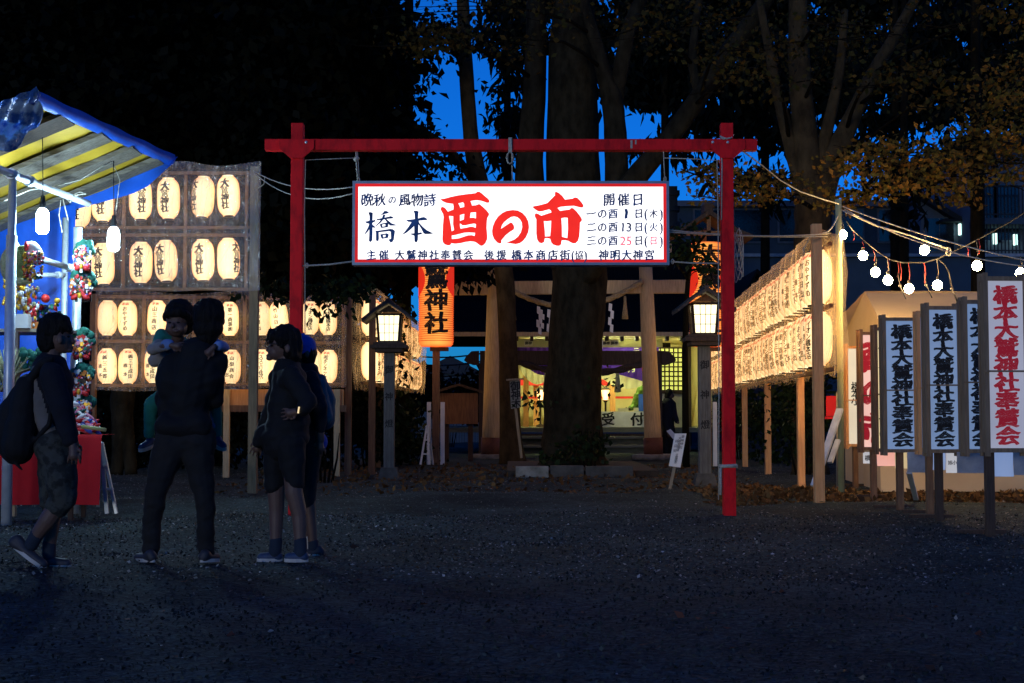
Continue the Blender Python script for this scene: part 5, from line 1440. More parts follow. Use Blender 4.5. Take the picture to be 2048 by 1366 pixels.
# kerb of the tree bed
PY0, PY1 = 21.3, 25.8
t = thing('tree_bed_kerb', 'low stone kerb round the bed of the big tree', 'kerb', (XX(1145, 23), 23, 0))
for k, (a, c_) in enumerate(((1030, 1098), (1099, 1168), (1169, 1266))):
    m_ = MB(); m_.box(((XX(a, PY0) + XX(c_, PY0)) / 2, PY0, .085), (XX(c_, PY0) - XX(a, PY0) - .02, .16, .17 + .02 * (k == 1))); m_.build('kerb_block', M['concrete' if k else 'stone'], t, bevel=.012, fix=True)
for s_, px in ((-1, 1000), (1, 1300)):
    for k in range(0):
        m_ = MB(); y = PY0 + .6 + k * 1.1; m_.box((XX(px, 23.5) , y, .08), (.16, 1.06, .16)); m_.build('kerb_block', M['stone'], t, bevel=.012, fix=True)
m_ = MB(); m_.box((XX(1150, 24), (PY0 + PY1) / 2, .05), (XX(1300, 23.5) - XX(1000, 23.5) - .2, PY1 - PY0 - .2, .1)); m_.build('soil', mat('soil', (.06, .045, .03), (.03, .022, .016), rough=1, scale=9, bump=.8), t)
# wooden stand and lit board below the low left rack
t = thing('wooden_stand', 'long wooden stand with lit boards below the low left rack', 'stand', (XX(570, 21.0), 21.0, 0))
m_ = MB(); m_.box((XX(560, 21.1), 21.35, (ZZ(778, 21.1) + ZZ(812, 21.1)) / 2), (XX(688, 21.1) - XX(440, 21.1), .05, ZZ(778, 21.1) - ZZ(812, 21.1))); m_.build('front_board', M['wood_orange'], t)
m_ = MB(); m_.bar((XX(440, 21.1), 21.28, ZZ(817, 21.1)), (XX(690, 21.1), 21.28, ZZ(817, 21.1)), .06, .10); m_.build('lower_rail', M['wood_mid'], t)
for px in (450, 672, 590): m_ = MB(); m_.box((XX(px, 21.1), 21.26, ZZ(778, 21.1) / 2), (.09, .07, ZZ(778, 21.1))); m_.build('leg', M['wood'], t)
for k, px in enumerate((730, 0)):
    pass

# ================================================================== SIGN LANTERNS ON THE RIGHT
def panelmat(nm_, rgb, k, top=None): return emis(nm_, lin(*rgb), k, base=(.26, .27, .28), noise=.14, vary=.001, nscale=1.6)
M['pan_blue'] = panelmat('blue_white_panel', (132, 166, 218), .47)
M['pan_white'] = panelmat('white_panel', (190, 192, 214), .50)
M['pan_pink'] = panelmat('pink_lit_panel', (255, 196, 176), .85)
M['pan_cream'] = panelmat('cream_lit_panel', (255, 226, 160), .85)
M['pan_draw'] = panelmat('warm_white_panel', (236, 220, 190), .75)
M['yellowink'] = mat('yellow_ink', (.75, .55, .03), rough=.7)
M['redlit'] = emis('backlit_red_ink', (.55, .02, .05), .22, base=(.5, .015, .02))
KYO = '橋本大鷲神社奉賛会'
def andon(lab, x0, x1, yt, yb, Y, text, ink, panel, yaw=0.0, frame='wood_grey', post=True, off=.044, sz=None, sx=1.0, postdx=0.0, extra=None):
    frame = 'frame_brown' if frame == 'wood_grey' else frame
    xc = XX((x0 + x1) / 2, Y); w = (x1 - x0) / S(Y); zt, zb = ZZ(yt, Y), ZZ(yb, Y); hgt = zt - zb; dpt = .10
    t = thing('sign_lantern', lab, 'sign', (xc, Y, 0), 'upright sign lanterns on posts')
    t.rotation_euler = (0, 0, yaw)
    fw = .034
    m_ = MB()
    for sx_ in (-1, 1):
        for y in (0, dpt): m_.box((sx_ * (w / 2 - fw / 2), y, (zt + zb) / 2), (fw, fw, hgt + .06))
        for z in (zt - fw / 2, zb + fw / 2): m_.box((sx_ * (w / 2 - fw / 2), dpt / 2, z), (fw * .9, dpt - fw, fw))
    for y in (0, dpt):
        for z in (zt - fw / 2, zb + fw / 2): m_.box((0, y, z), (w - 2 * fw, fw * .9, fw))
    m_.build('frame', M[frame], t, local=True)
    m_ = MB(); m_.box((0, -fw / 2 - .012, zb + hgt * .46), (w + .02, .014, .014)); m_.build('tie_bar', M[frame], t, local=True)
    m_ = MB(); m_.box((0, .008, (zt + zb) / 2), (w - fw * 1.6, .012, hgt - fw * 1.6)); m_.build('lit_panel', M[panel], t, local=True)
    for sx_ in (-1, 1):
        m_ = MB(); m_.box((sx_ * (w / 2 - fw * .35), dpt / 2, (zt + zb) / 2), (.01, dpt - fw, hgt - fw)); m_.build('side_board', M[frame], t, local=True)
    m_ = MB(); m_.box((0, dpt + .004, (zt + zb) / 2), (w - fw * 1.6, .012, hgt - fw * 1.6)); m_.build('back_panel', M['white'], t, local=True)
    if text:
        m_ = MB(); n = len(text); zz0, zz1 = zt - hgt * .055, zb + hgt * .045
        s_ = sz or (zz0 - zz1) / n * 1.12
        put_text(m_, text, [(.0, zz0 - (zz0 - zz1) * (i + .5) / n) for i in range(n)], s_, off, sx, .98, lambda a, c_: (a, -.006, c_), shear=.07, amt=.02)
        m_.build('lettering', M[ink], t, local=True)
    if extra: extra(t, w, zt, zb)
    if post:
        m_ = MB(); m_.box((postdx, dpt / 2, (zb) / 2), (.062, .06, zb)); m_.build('post', M['wood_dark'] if Y < 13.2 else M['wood_mid'], t, local=True)
        m_ = MB(); m_.box((postdx, dpt / 2 + .2, .03), (.40, .05, .03)); m_.build('foot', M['wood_dark'], t, local=True)
    return t
YAW = 0.05
andon('blue white sign lantern with black writing, leftmost of the four tall ones', 1765, 1843, 635, 905, 13.9, KYO, 'black', 'pan_blue', YAW, sx=1.42, postdx=-.02)
andon('blue white sign lantern with black writing, second of the four tall ones from the left', 1851, 1923, 612, 906, 12.6, KYO, 'black', 'pan_blue', YAW, sx=1.25, postdx=-.04)
andon('black lettered sign lantern partly hidden behind the tall red lettered one', 1927, 1998, 600, 906, 12.0, KYO, 'black', 'pan_blue', YAW, sx=1.25, post=False)
andon('tall white sign lantern with red writing at the right edge', 1968, 2058, 553, 905, 10.9, KYO, 'redlit', 'pan_white', YAW, sx=1.25, postdx=-.13)
andon('pink lit sign lantern with three large red characters', 1719, 1776, 664, 900, 15.7, '酉の市', 'redlit', 'pan_pink', .1, 'wood_mid', off=.06, sz=.36, sx=.9)
andon('narrow cream sign lantern squeezed between the pink and the blue ones', 1748, 1806, 655, 903, 14.8, '橋本商店街㈿', 'black', 'pan_cream', .1, 'wood_mid', off=.02, post=False)
andon('narrow sign lantern with an orange frame between two blue ones', 1834, 1884, 628, 903, 13.2, '', 'black', 'pan_blue', 0, 'wood_orange', post=True)
def drawing(t, w, zt, zb):
    m_ = MB(); m_.tube([(w * .18, -.012, zt - .12), (w * .3, -.012, zt - .2), (w * .16, -.012, zt - .34), (w * .3, -.012, zt - .42)], .03, 6); m_.build('yellow_drawing', M['yellowink'], t, local=True)
    m_ = MB(); vtext(m_, '橋本小', .0, zt - .48, zb + .55, .13, lambda a, c_: (a, -.006, c_), .02); m_.build('small_lettering', M['black'], t, local=True)
andon('leftmost sign lantern with a yellow painted drawing and tiny writing', 1690, 1732, 692, 893, 18.2, '', 'black', 'pan_draw', .1, 'wood_orange', post=True, extra=drawing)
# paper slips hung under the lanterns; all but the grey glow to look lit
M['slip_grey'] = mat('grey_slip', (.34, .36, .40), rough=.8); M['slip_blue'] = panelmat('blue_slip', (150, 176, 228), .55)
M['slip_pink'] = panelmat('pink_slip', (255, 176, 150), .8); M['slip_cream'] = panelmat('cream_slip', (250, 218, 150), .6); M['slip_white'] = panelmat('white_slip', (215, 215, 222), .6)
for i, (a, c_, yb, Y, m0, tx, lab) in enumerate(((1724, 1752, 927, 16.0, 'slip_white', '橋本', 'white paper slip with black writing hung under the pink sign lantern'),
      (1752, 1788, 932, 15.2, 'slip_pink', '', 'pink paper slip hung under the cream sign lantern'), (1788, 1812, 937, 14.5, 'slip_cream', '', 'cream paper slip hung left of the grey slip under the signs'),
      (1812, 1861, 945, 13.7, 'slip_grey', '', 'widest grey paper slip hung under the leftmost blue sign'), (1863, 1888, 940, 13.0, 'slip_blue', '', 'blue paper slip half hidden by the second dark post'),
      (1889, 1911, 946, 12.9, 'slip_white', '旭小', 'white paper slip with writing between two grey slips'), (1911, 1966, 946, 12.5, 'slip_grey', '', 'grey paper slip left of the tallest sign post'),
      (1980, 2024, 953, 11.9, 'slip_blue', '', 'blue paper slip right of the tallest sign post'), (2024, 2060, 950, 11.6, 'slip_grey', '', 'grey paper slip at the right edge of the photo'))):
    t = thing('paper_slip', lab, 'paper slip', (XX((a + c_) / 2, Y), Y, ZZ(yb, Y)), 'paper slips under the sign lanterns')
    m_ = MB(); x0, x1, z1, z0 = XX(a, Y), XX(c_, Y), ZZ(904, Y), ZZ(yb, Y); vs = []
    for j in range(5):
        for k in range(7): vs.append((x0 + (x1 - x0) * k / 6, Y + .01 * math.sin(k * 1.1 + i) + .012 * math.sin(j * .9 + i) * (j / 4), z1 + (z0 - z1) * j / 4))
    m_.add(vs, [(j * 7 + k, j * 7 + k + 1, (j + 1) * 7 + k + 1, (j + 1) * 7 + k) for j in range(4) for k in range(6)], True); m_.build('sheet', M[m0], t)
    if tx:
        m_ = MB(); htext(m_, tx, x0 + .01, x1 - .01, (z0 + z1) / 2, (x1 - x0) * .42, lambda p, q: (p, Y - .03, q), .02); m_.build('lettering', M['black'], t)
# ================================================================== POLE, STRING LIGHTS
M['bulb'] = emis('warm_bulb_glass', (1.0, 0.66, 0.27), 260, base=(.8, .7, .5))
M['polegreen'] = mat('pale_green_pole', (.44, .42, .20), (.34, .32, .14), rough=.7, scale=5, stretch=(5, 5, .6))
PYY = 16.5
m_ = MB(); m_.tube([(XX(1680, PYY), PYY, 0), (XX(1681, PYY), PYY, 1.8), (XX(1681, PYY), PYY, ZZ(399, PYY))], .037, 14); tag(m_.build('light_pole', M['polegreen']), 'pale green pole carrying the string lights', 'pole')
def sy_(px): return PYY - (px - 1685) / 363.0 * 1.5
sp = [(1685, 430), (1706, 460), (1730, 482), (1757, 504), (1780, 519), (1805, 525), (1849, 525), (1875, 518), (1893, 509), (1921, 496), (1961, 476), (2018, 445), (2048, 425), (2110, 385)]
wl = thing('string_light_cable', 'black cable of the string lights sagging from the pale green pole', 'cable', at(1681, 430, PYY))
m_ = MB(); m_.tube([at(a, c_, sy_(a)) for a, c_ in sp], .008, 6); m_.build('cable', M['cable'], wl)
for (a, c_, d_) in ((1706, 462, 20), (1747, 500, 22), (1775, 518, 18), (1795, 524, 30), (1800, 525, 36), (1848, 526, 26), (1934, 490, 24), (1957, 478, 30), (1848, 526, 40)):
    m_ = MB(); m_.tube([at(a, c_, sy_(a)), at(a + 3, c_ + d_ * .5, sy_(a)), at(a + 1, c_ + d_, sy_(a))], .005, 5); m_.build('red_lead', M['redwire'], wl)
m_ = MB()
for (a, c_, d_) in ((1796, 524, 48), (1848, 526, 44), (1900, 538, 40)):
    m_.tube([at(a, c_ + 22, sy_(a)), at(a + 4, c_ + d_, sy_(a)), at(a + 16, c_ + d_ + 26, sy_(a))], .006, 5); m_.ball(at(a + 4, c_ + d_, sy_(a)), .018, 8, 6)
m_.tube([at(1875, 518, sy_(1875)), at(1890, 530, sy_(1890)), at(1898, 545, sy_(1898)), at(1904, 575, sy_(1900)), at(1914, 605, 15.4)], .006, 5)
m_.build('spare_leads', M['cable'], wl)
cordthing('overhead_cable', 'pair of pale cables running down right from the pole top', 'cable', [at(1681, 412, PYY)] + sag(at(1688, 414, PYY), at(2110, 532, 14.0), .06), .007, M['rope'],
          lambda m: m.tube(sag(at(1688, 418, PYY), at(2110, 538, 14.0), .14), .007, 6))
cordthing('overhead_cable', 'grey cable joining the string lights halfway along', 'cable', [at(1683, 420, PYY), at(1748, 450, 16.2), at(1814, 469, 16), at(1897, 498, 15.6)], .009, M['rope'], knot(at(1897, 503, 15.6), .03, 4))
cordthing('overhead_cable', 'short twisted cable from the right rack post up to the pole', 'cable', sag(at(1645, 466, 15.25), at(1676, 430, PYY), .06), .009, M['rope'])
BL = [(1685, 469, 440, 'hanging against the pale green pole'), (1726, 511, 482, 'just right of the pale green pole'), (1751, 544, 506, 'third along the string from the pole'), (1776, 560, 519, 'fourth along the string from the pole'),
      (1818, 577, 526, 'lowest one, over the tent ridge'), (1875, 570, 519, 'low one right of the lowest'), (1849, 500, 462, 'alone on the upper cable'), (1954, 531, 480, 'largest, above the tall signs'), (2041, 546, 512, 'at the right edge of the photo')]
for px, py, pc, lab in BL:
    Y = sy_(px) if px != 1849 else 15.6
    c = at(px, py, Y); t = thing('light_bulb', 'glowing warm bulb of the string lights, ' + lab, 'light bulb', c, 'bulbs of the string lights')
    m_ = MB(); m_.lathe(c, [(0, -.058), (.022, -.053), (.044, -.034), (.054, -.004), (.046, .025), (.026, .045), (.014, .052)], 14); m_.build('bulb', M['bulb'], t)
    m_ = MB(); m_.lathe(c, [(.015, .052), (.017, .085), (.01, .10), (0, .10)], 10); m_.build('socket', M['cable'], t)
    m_ = MB(); m_.tube([c + Vector((0, 0, .09)), at(px + 2, (py + pc) / 2, Y), at(px - 1, pc, Y)], .005, 5); m_.build('lead', M['redwire'] if px in (1818, 1726) else M['greywire'], t)
# ================================================================== TENT
tm = mat('beige_canvas', (.80, .62, .38), (.72, .55, .33), rough=.85, scale=2.5, bump=.25, bscale=4)
nt, N, L = nodes_of(tm); b = N['Principled BSDF']; tr = N.new('ShaderNodeBsdfTranslucent'); tr.inputs[0].default_value = (.6, .42, .22, 1)
mxs = N.new('ShaderNodeMixShader'); mxs.inputs[0].default_value = .4
L.new(b.outputs[0], mxs.inputs[1]); L.new(tr.outputs[0], mxs.inputs[2]); L.new(mxs.outputs[0], N['Material Output'].inputs['Surface'])
M['canvas'] = tm
tt = thing('canvas_tent', 'beige canvas tent with a ridge roof behind the row of sign lanterns', 'tent', (7.5, 18.5, 0))
TX0, TX1 = 4.47, 11.2; YF, YR, YB = 17.05, 18.55, 20.1; ze, zr_ = 2.10, ZZ(582, 18.55)
def canvas(p0, ux, uz, nm_, nu=24, nv=10, amp=.02): sheet(nm_, tt, p0, ux, uz, nu, nv, amp, M['canvas'], 2)
canvas((TX0, YF - .05, ze - .03), (TX1 - TX0, 0, 0), (.22, YR - YF, zr_ - ze), 'roof_front', amp=.012)
canvas((TX0, YB, ze), (TX1 - TX0, 0, 0), (.22, YR - YB, zr_ - ze), 'roof_back', amp=.012)
canvas((TX0, YF, .02), (TX1 - TX0, 0, 0), (0, 0, ze - .05), 'front_wall', 40, 10, .03)
m_ = MB(); m_.add([(TX0 + .02, YF, .02), (TX0 + .3, YB, .02), (TX0 + .3, YB, ze), (TX0 + .22, YR, zr_ - .01), (TX0 + .02, YF, ze)], [(0, 1, 2, 3, 4)]); m_.build('gable_wall', M['canvas'], tt)
M['inner'] = emis('tent_fill_glow', (1.0, .70, .32), 60, base=(.8, .7, .5))  # unseen lamps added inside to brighten the canvas
for xq in (5.5, 7.2, 9.0):
    m_ = MB(); m_.ball((xq, 18.5, 1.95), .055, 12, 8); lp_ = m_.build('tent_fill_lamp', M['inner'], tt)
    m_ = MB(); m_.tube([(xq, 18.5, 2.0), (xq, 18.5, 2.5)], .006, 5); m_.build('fill_lamp_cord', M['cable'], lp_)
m_ = MB(); Yp = 17.6; m_.add([at(1652, 792, Yp), at(1672, 792, Yp), at(1672, 832, Yp), at(1652, 832, Yp)], [(0, 1, 2, 3)]); m_.add([at(1650, 833, Yp - .01), at(1674, 833, Yp - .01), at(1674, 838, Yp - .01), at(1650, 838, Yp - .01)], [(0, 1, 2, 3)])
t = thing('small_flag', 'small red cloth flag on a stick left of the beige tent', 'flag', at(1660, 960, Yp)); o_ = m_.build('flag', M['red_cloth'], t)
m_ = MB(); m_.tube([at(1674, 785, Yp), at(1674, 975, Yp)], .012, 6); m_.build('stick', M['wood_grey'], t)
t = thing('leaning_boards', 'two pale boards leaning against the pole beside the tent', 'board', at(1640, 970, 16.2))
m_ = MB(); m_.bar(at(1628, 972, 16.0), at(1680, 818, 16.4), .085, .03); m_.build('board', M['pipe'], t)
m_ = MB(); m_.bar(at(1660, 925, 16.25), at(1676, 880, 16.42), .06, .03); m_.build('board', M['pipe'], t)
t = thing('brace_board', 'pale brace leaning under the sign lanterns', 'board', at(1830, 1000, 14.4)); m_ = MB(); m_.bar(at(1818, 945, 14.2), at(1832, 998, 14.8), .05, .03); m_.build('board', M['pipe'], t)
# ================================================================== BUILDINGS BEHIND
M['bwall'] = mat('grey_render', (.050, .085, .125), (.036, .064, .098), rough=.9, scale=1.5)
M['bwall2'] = mat('pale_render', (.13, .165, .215), (.10, .13, .175), rough=.9, scale=1.5)
M['broof'] = mat('slate_roof', (.022, .03, .04), (.014, .02, .028), rough=.8, scale=4)
M['glass'] = mat('dark_window', (.015, .018, .025), rough=.12, spec=.6)
M['flu'] = emis('corridor_lamp', (.62, 1.0, .92), 2.6)
def winrow(t, xs_, Y, z, w, h_):
    for x in xs_:
        m_ = MB(); m_.box((x, Y - .03, z), (w, .06, h_)); f_ = m_.build('window', M['bwall2'], t)
        m_ = MB(); m_.box((x, Y - .066, z), (w - .12, .03, h_ - .12)); m_.box((x, Y - .075, z), (.05, .03, h_ - .12)); m_.build('pane', M['glass'], f_)
LY_ = 48.0
t = thing('long_building', 'long flat roofed grey building beyond the right red post', 'building', (XX(1600, LY_), LY_, 0))
x0, x1, zt = XX(1344, LY_), XX(1862, LY_), ZZ(414, LY_)
m_ = MB(); m_.box(((x0 + x1) / 2, LY_ + 4, zt / 2), (x1 - x0, 8, zt)); m_.build('wall', M['bwall'], t)
m_ = MB(); m_.box(((x0 + x1) / 2, LY_ + 4, zt + .1), (x1 - x0 + .4, 8.4, .2)); m_.build('roof_slab', M['bwall2'], t)
winrow(t, [XX(q, LY_) for q in (1420, 1500, 1590, 1700, 1790)], LY_, ZZ(452, LY_), 1.1, 1.2)
m_ = MB(); m_.tube([(XX(1852, LY_), LY_ - .1, .2), (XX(1852, LY_), LY_ - .1, zt)], .06, 8); m_.build('drainpipe', M['bwall2'], t)
AY2 = 40.0
t = thing('boundary_wall', 'long grey wall with a pale metal cap behind the tent', 'wall', (XX(1760, AY2), AY2, 0))
x0, x1 = XX(1470, AY2), XX(2400, AY2); zt = ZZ(514, AY2)
m_ = MB(); m_.box(((x0 + x1) / 2, AY2 + .15, zt / 2), (x1 - x0, .3, zt)); m_.build('wall', M['bwall'], t)
m_ = MB(); m_.box(((x0 + x1) / 2, AY2 + .1, zt + .04), (x1 - x0, .5, .09)); m_.build('cap', mat('pale_cap', (.22, .28, .36), rough=.5), t)
GY2 = 46.0
t = thing('gabled_house', 'pale gabled house with a small lit porch lamp right of the long building', 'house', (XX(1900, GY2), GY2, 0))
x0, x1 = XX(1846, GY2), XX(2000, GY2); za, zb = ZZ(400, GY2), ZZ(452, GY2)
m_ = MB(); m_.prism([(x0, 0), (x1, 0), (x1, zb - .9), (x0, za)], GY2, GY2 + 7); m_.build('wall', M['bwall2'], t)
m_ = MB(); m_.prism([(x0 - .1, za + .02), (x1 + .3, zb - .95), (x1 + .3, zb - .75), (x0 - .1, za + .22)], GY2 - .4, GY2 + 7.2); m_.build('roof', M['broof'], t)
m_ = MB(); m_.box((XX(1922, GY2), GY2 - .25, ZZ(461, GY2)), (.14, .14, .36)); m_.build('porch_lamp', M['flu'], t)
m_ = MB(); m_.box((XX(1912, GY2), GY2 - .2, ZZ(444, GY2)), (1.0, .5, .08)); m_.build('porch_hood', M['broof'], t)
winrow(t, [XX(1884, GY2)], GY2, ZZ(470, GY2), 1.0, 1.2)
HY2 = 44.0
t = thing('apartment_block', 'grey apartment block with railed galleries at the right edge', 'building', (XX(2040, HY2), HY2, 0))
x0, x1 = XX(1962, HY2), XX(2300, HY2); zt = ZZ(285, HY2)
m_ = MB(); m_.box(((x0 + x1) / 2, HY2 + 4.6, zt / 2), (x1 - x0, 8, zt)); m_.build('wall', M['bwall2'], t)
for yy in (440, 512):
    z = ZZ(yy, HY2); m_ = MB(); m_.box(((x0 + x1) / 2, HY2 + .05, z - .1), (x1 - x0 + .2, 1.1, .2)); m_.build('gallery_slab', M['bwall'], t)
    m_ = MB(); m_.bar((x0, HY2 - .45, z + 1.0), (x1, HY2 - .45, z + 1.0), .05, .05); m_.bar((x0, HY2 - .45, z + .12), (x1, HY2 - .45, z + .12), .04, .04)
    for k in range(48): x = x0 + (x1 - x0) * k / 47; m_.bar((x, HY2 - .45, z), (x, HY2 - .45, z + 1.0), .03, .03)
    m_.build('railing', M['broof'], t)
for px, py in ((2005, 474), (2046, 476)):
    m_ = MB(); m_.box((XX(px, HY2), HY2 + .45, ZZ(py, HY2)), (.10, .1, .34)); m_.build('gallery_lamp', M['flu'], t)
winrow(t, [XX(q, HY2) for q in (1990, 2030)], HY2 + .6, ZZ(420, HY2), .9, 1.9)
m_ = MB(); m_.box(((x0 + x1) / 2, HY2 + 4.6, zt + .15), (x1 - x0 + .6, 8.8, .3)); m_.build('roof_slab', M['broof'], t)
# roof railing between the house and the block
t = thing('roof_railing', 'thin metal railing on the roof between house and apartment block', 'railing', (XX(1925, 52), 52, 0)); m_ = MB(); z = ZZ(443, 52)
m_.box((XX(1920, 52), 54, z / 2), (XX(1970, 52) - XX(1870, 52), 4, z)); m_.build('flat_roof', M['bwall'], t)
m_ = MB(); m_.bar((XX(1875, 52), 52.1, z + .62), (XX(1965, 52), 52.1, z + .62), .05, .05)
for k in range(22): x = XX(1875 + 90 * k / 21, 52); m_.bar((x, 52.1, z), (x, 52.1, z + .62), .03, .03)
m_.build('rail', M['broof'], t)
t = thing('garden_shed', 'small black gabled shed behind the long right lantern rack', 'shed', (XX(1525, 34), 34, 0))
x0, x1, xm = XX(1462, 34), XX(1590, 34), XX(1512, 34)
m_ = MB(); m_.prism([(x0 + .2, 0), (x1 - .2, 0), (x1 - .2, ZZ(612, 34)), (xm, ZZ(556, 34)), (x0 + .2, ZZ(640, 34))], 34, 37); m_.build('wall', M['broof'], t)
m_ = MB(); m_.prism([(x0, ZZ(646, 34)), (xm, ZZ(550, 34)), (x1, ZZ(612, 34)), (x1, ZZ(604, 34)), (xm, ZZ(540, 34)), (x0, ZZ(636, 34))], 33.7, 37.3); m_.build('roof', M['hallroof'], t)
m_ = MB(); Yq = 40; t = thing('stone_pillar', 'dark stepped pillar rising behind the upper right corner of the sign', 'pillar', (XX(1343, Yq), Yq, 0))
zz = ZZ(374, Yq); m_.box((XX(1343, Yq), Yq, zz / 2), (.36, .36, zz))
for k in range(4): m_.box((XX(1343, Yq), Yq, zz - .2 - k * .45), (.48, .48, .14))
m_.build('shaft', M['broof'], t)
# far left background seen between the left tall lantern and the archway
t = thing('far_house', 'low dark house with a shallow roof beyond the notice board', 'house', (XX(900, 75), 75, 0))
x0, x1 = XX(842, 75), XX(960, 75); m_ = MB(); m_.box(((x0 + x1) / 2, 77, ZZ(748, 75) / 2), (x1 - x0, 4, ZZ(748, 75))); m_.build('wall', M['bwall'], t)
m_ = MB(); m_.prism([(x0 - .3, ZZ(748, 75)), (x1 + .3, ZZ(748, 75)), ((x0 + x1) / 2, ZZ(712, 75))], 74.6, 79.4); m_.build('roof', M['broof'], t)
t = thing('wire_fence', 'low slatted metal fence beyond the notice board', 'fence', (XX(890, 46), 46, 0)); m_ = MB()
for k in range(40): m_.box((XX(838 + 3.2 * k, 46), 46, ZZ(762, 46) / 2 ), (.03, .03, ZZ(762, 46)))
for yy in (763, 800): m_.bar((XX(836, 46), 46.03, ZZ(yy, 46)), (XX(968, 46), 46.03, ZZ(yy, 46)), .05, .05)
m_.build('slats', M['bwall2'], t)
for i, yy in enumerate((700, 716, 738)):
    m_ = MB(); m_.tube(sag(at(780, yy + 4, 60), at(1000, yy - 2, 62), .3), .035, 5); tag(m_.build('utility_wire', M['cable']), 'dark utility wire against the blue gap, %s from the top' % ORD[i], 'wire', 'utility wires left of the hall')

# ================================================================== TREES
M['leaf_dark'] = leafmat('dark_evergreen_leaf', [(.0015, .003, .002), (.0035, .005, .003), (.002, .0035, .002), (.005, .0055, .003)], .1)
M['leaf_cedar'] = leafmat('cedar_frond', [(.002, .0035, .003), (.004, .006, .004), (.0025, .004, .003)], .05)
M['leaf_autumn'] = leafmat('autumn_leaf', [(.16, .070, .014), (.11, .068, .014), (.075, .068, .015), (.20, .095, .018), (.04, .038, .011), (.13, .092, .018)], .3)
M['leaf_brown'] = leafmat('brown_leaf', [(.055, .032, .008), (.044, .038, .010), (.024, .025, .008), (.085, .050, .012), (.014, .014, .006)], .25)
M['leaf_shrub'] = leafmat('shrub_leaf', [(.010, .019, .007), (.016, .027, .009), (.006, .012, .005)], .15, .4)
def tree(name, lab, trunkpts, clumps, leaf, lm, bark='bark', n=12, grp=None, **k):
    base = trunkpts[0][0] if trunkpts else None
    p = at(*base[:3]) if base else at(clumps[0][0], 828, clumps[0][2]); p.z = 0
    t = thing(name, lab, 'tree', p, grp)
    if trunkpts:
        m_ = MB()
        for pts in trunkpts: limb(m_, pts, n, k.get('jit', .10))
        m_.build('trunk', M[bark], t)
    kk = {q: v for q, v in k.items() if q != 'jit'}
    if clumps: crown(t, clumps, leaf, M[lm], **kk)
    if clumps and lm in ('leaf_autumn', 'leaf_brown', 'leaf_shrub'):
        m_ = MB(); r_ = random.Random(len(clumps))
        tp_ = [at(a, b_, c_) for pts in trunkpts for (a, b_, c_, q_) in pts if b_ < 640]
        for (px, py, Y, rx, ry, dm, cnt) in clumps:
            c0 = at(px, py, Y); n0 = min(tp_, key=lambda q: (q - c0).length + (.6 if q.z > c0.z else 0))
            md = n0.lerp(c0, .5) + Vector((r_.uniform(-.15, .15), 0, r_.uniform(.0, .25)))
            m_.tube([n0, n0.lerp(md, .5) + Vector((0, 0, .05)), md, c0.lerp(md, .4), c0], [.035, .03, .024, .017, .010], 6)
            for q in range(max(2, int(cnt / 90))):
                a = r_.uniform(-.4, .4); sx = r_.choice((-1, 1)); x0, y0 = px + r_.uniform(-.5, .5) * rx, py + r_.uniform(-.4, .8) * ry
                pts = [at(x0 + sx * rx * .35 * k, y0 + a * rx * .2 * k + r_.uniform(-4, 4) + 3 * k, Y + dm * r_.uniform(-.3, .3)) for k in range(4)]
                m_.tube(pts, [.012, .009, .006, .003], 5)
        m_.build('twigs', M['bark'], t)
    return t
def gr(Y): return 828 + CAMZ * S(Y)
# the big tree in front of the hall
Y = 24.0
tree('shade_tree', 'huge multi stemmed tree with a rope girdle in front of the shrine hall', [
    [(1143, gr(Y) + 6, Y, 82), (1144, 915, Y, 66), (1147, 880, Y, 59), (1150, 800, Y, 57), (1154, 680, Y, 53), (1157, 560, Y, 54), (1150, 450, Y, 58), (1146, 360, Y, 54), (1146, 200, Y, 50), (1150, 40, Y, 44), (1156, -160, Y, 34)],
    [(1135, 540, Y, 26), (1092, 470, Y, 30), (1062, 400, Y, 31), (1064, 280, Y, 26), (1070, 160, Y, 23), (1072, 20, Y, 20), (1070, -120, Y, 16)],
    [(1172, 560, Y - .3, 20), (1205, 490, Y - .5, 25), (1226, 430, Y - .6, 24), (1233, 330, Y - .6, 23), (1230, 240, Y - .6, 22), (1224, 190, Y - .6, 22), (1206, 140, Y - .6, 16), (1186, 70, Y - .6, 13), (1164, 0, Y - .6, 12), (1140, -110, Y - .6, 10)],
    [(1228, 210, Y - .6, 16), (1242, 130, Y - .6, 16), (1260, 50, Y - .6, 14), (1290, -20, Y - .6, 12), (1330, -140, Y - .6, 9)],
    [(1180, 540, Y - .3, 20), (1215, 460, Y - .7, 24), (1262, 370, Y - .8, 23), (1320, 300, Y - .9, 20), (1385, 215, Y - 1, 19), (1440, 125, Y - 1, 18), (1500, 45, Y - 1, 17), (1570, -60, Y - 1, 14)],
    [(1400, 200, Y - 1, 11), (1385, 130, Y - 1, 9), (1392, 40, Y - 1, 7), (1410, -60, Y - 1, 5)]],
    [(1000, 10, 22.5, 260, 50, 1.6, 434), (880, 70, 21.5, 120, 40, 1.0, 230), (1330, 30, 25.5, 150, 70, 1.2, 364), (1150, -40, 25.5, 330, 50, 1.6, 840), (820, 60, 21.5, 90, 60, 1.0, 182), (1420, 60, 25.5, 110, 80, 1.0, 336), (1450, 100, 21, 90, 50, .9, 105), (1480, 150, 21, 80, 50, .9, 133), (1300, 60, 21.5, 90, 40, .8, 84), (1060, 80, 22, 90, 30, .8, 77)],
    .105, 'leaf_brown', 'bark2', 16, flat=.6, droop=.2)
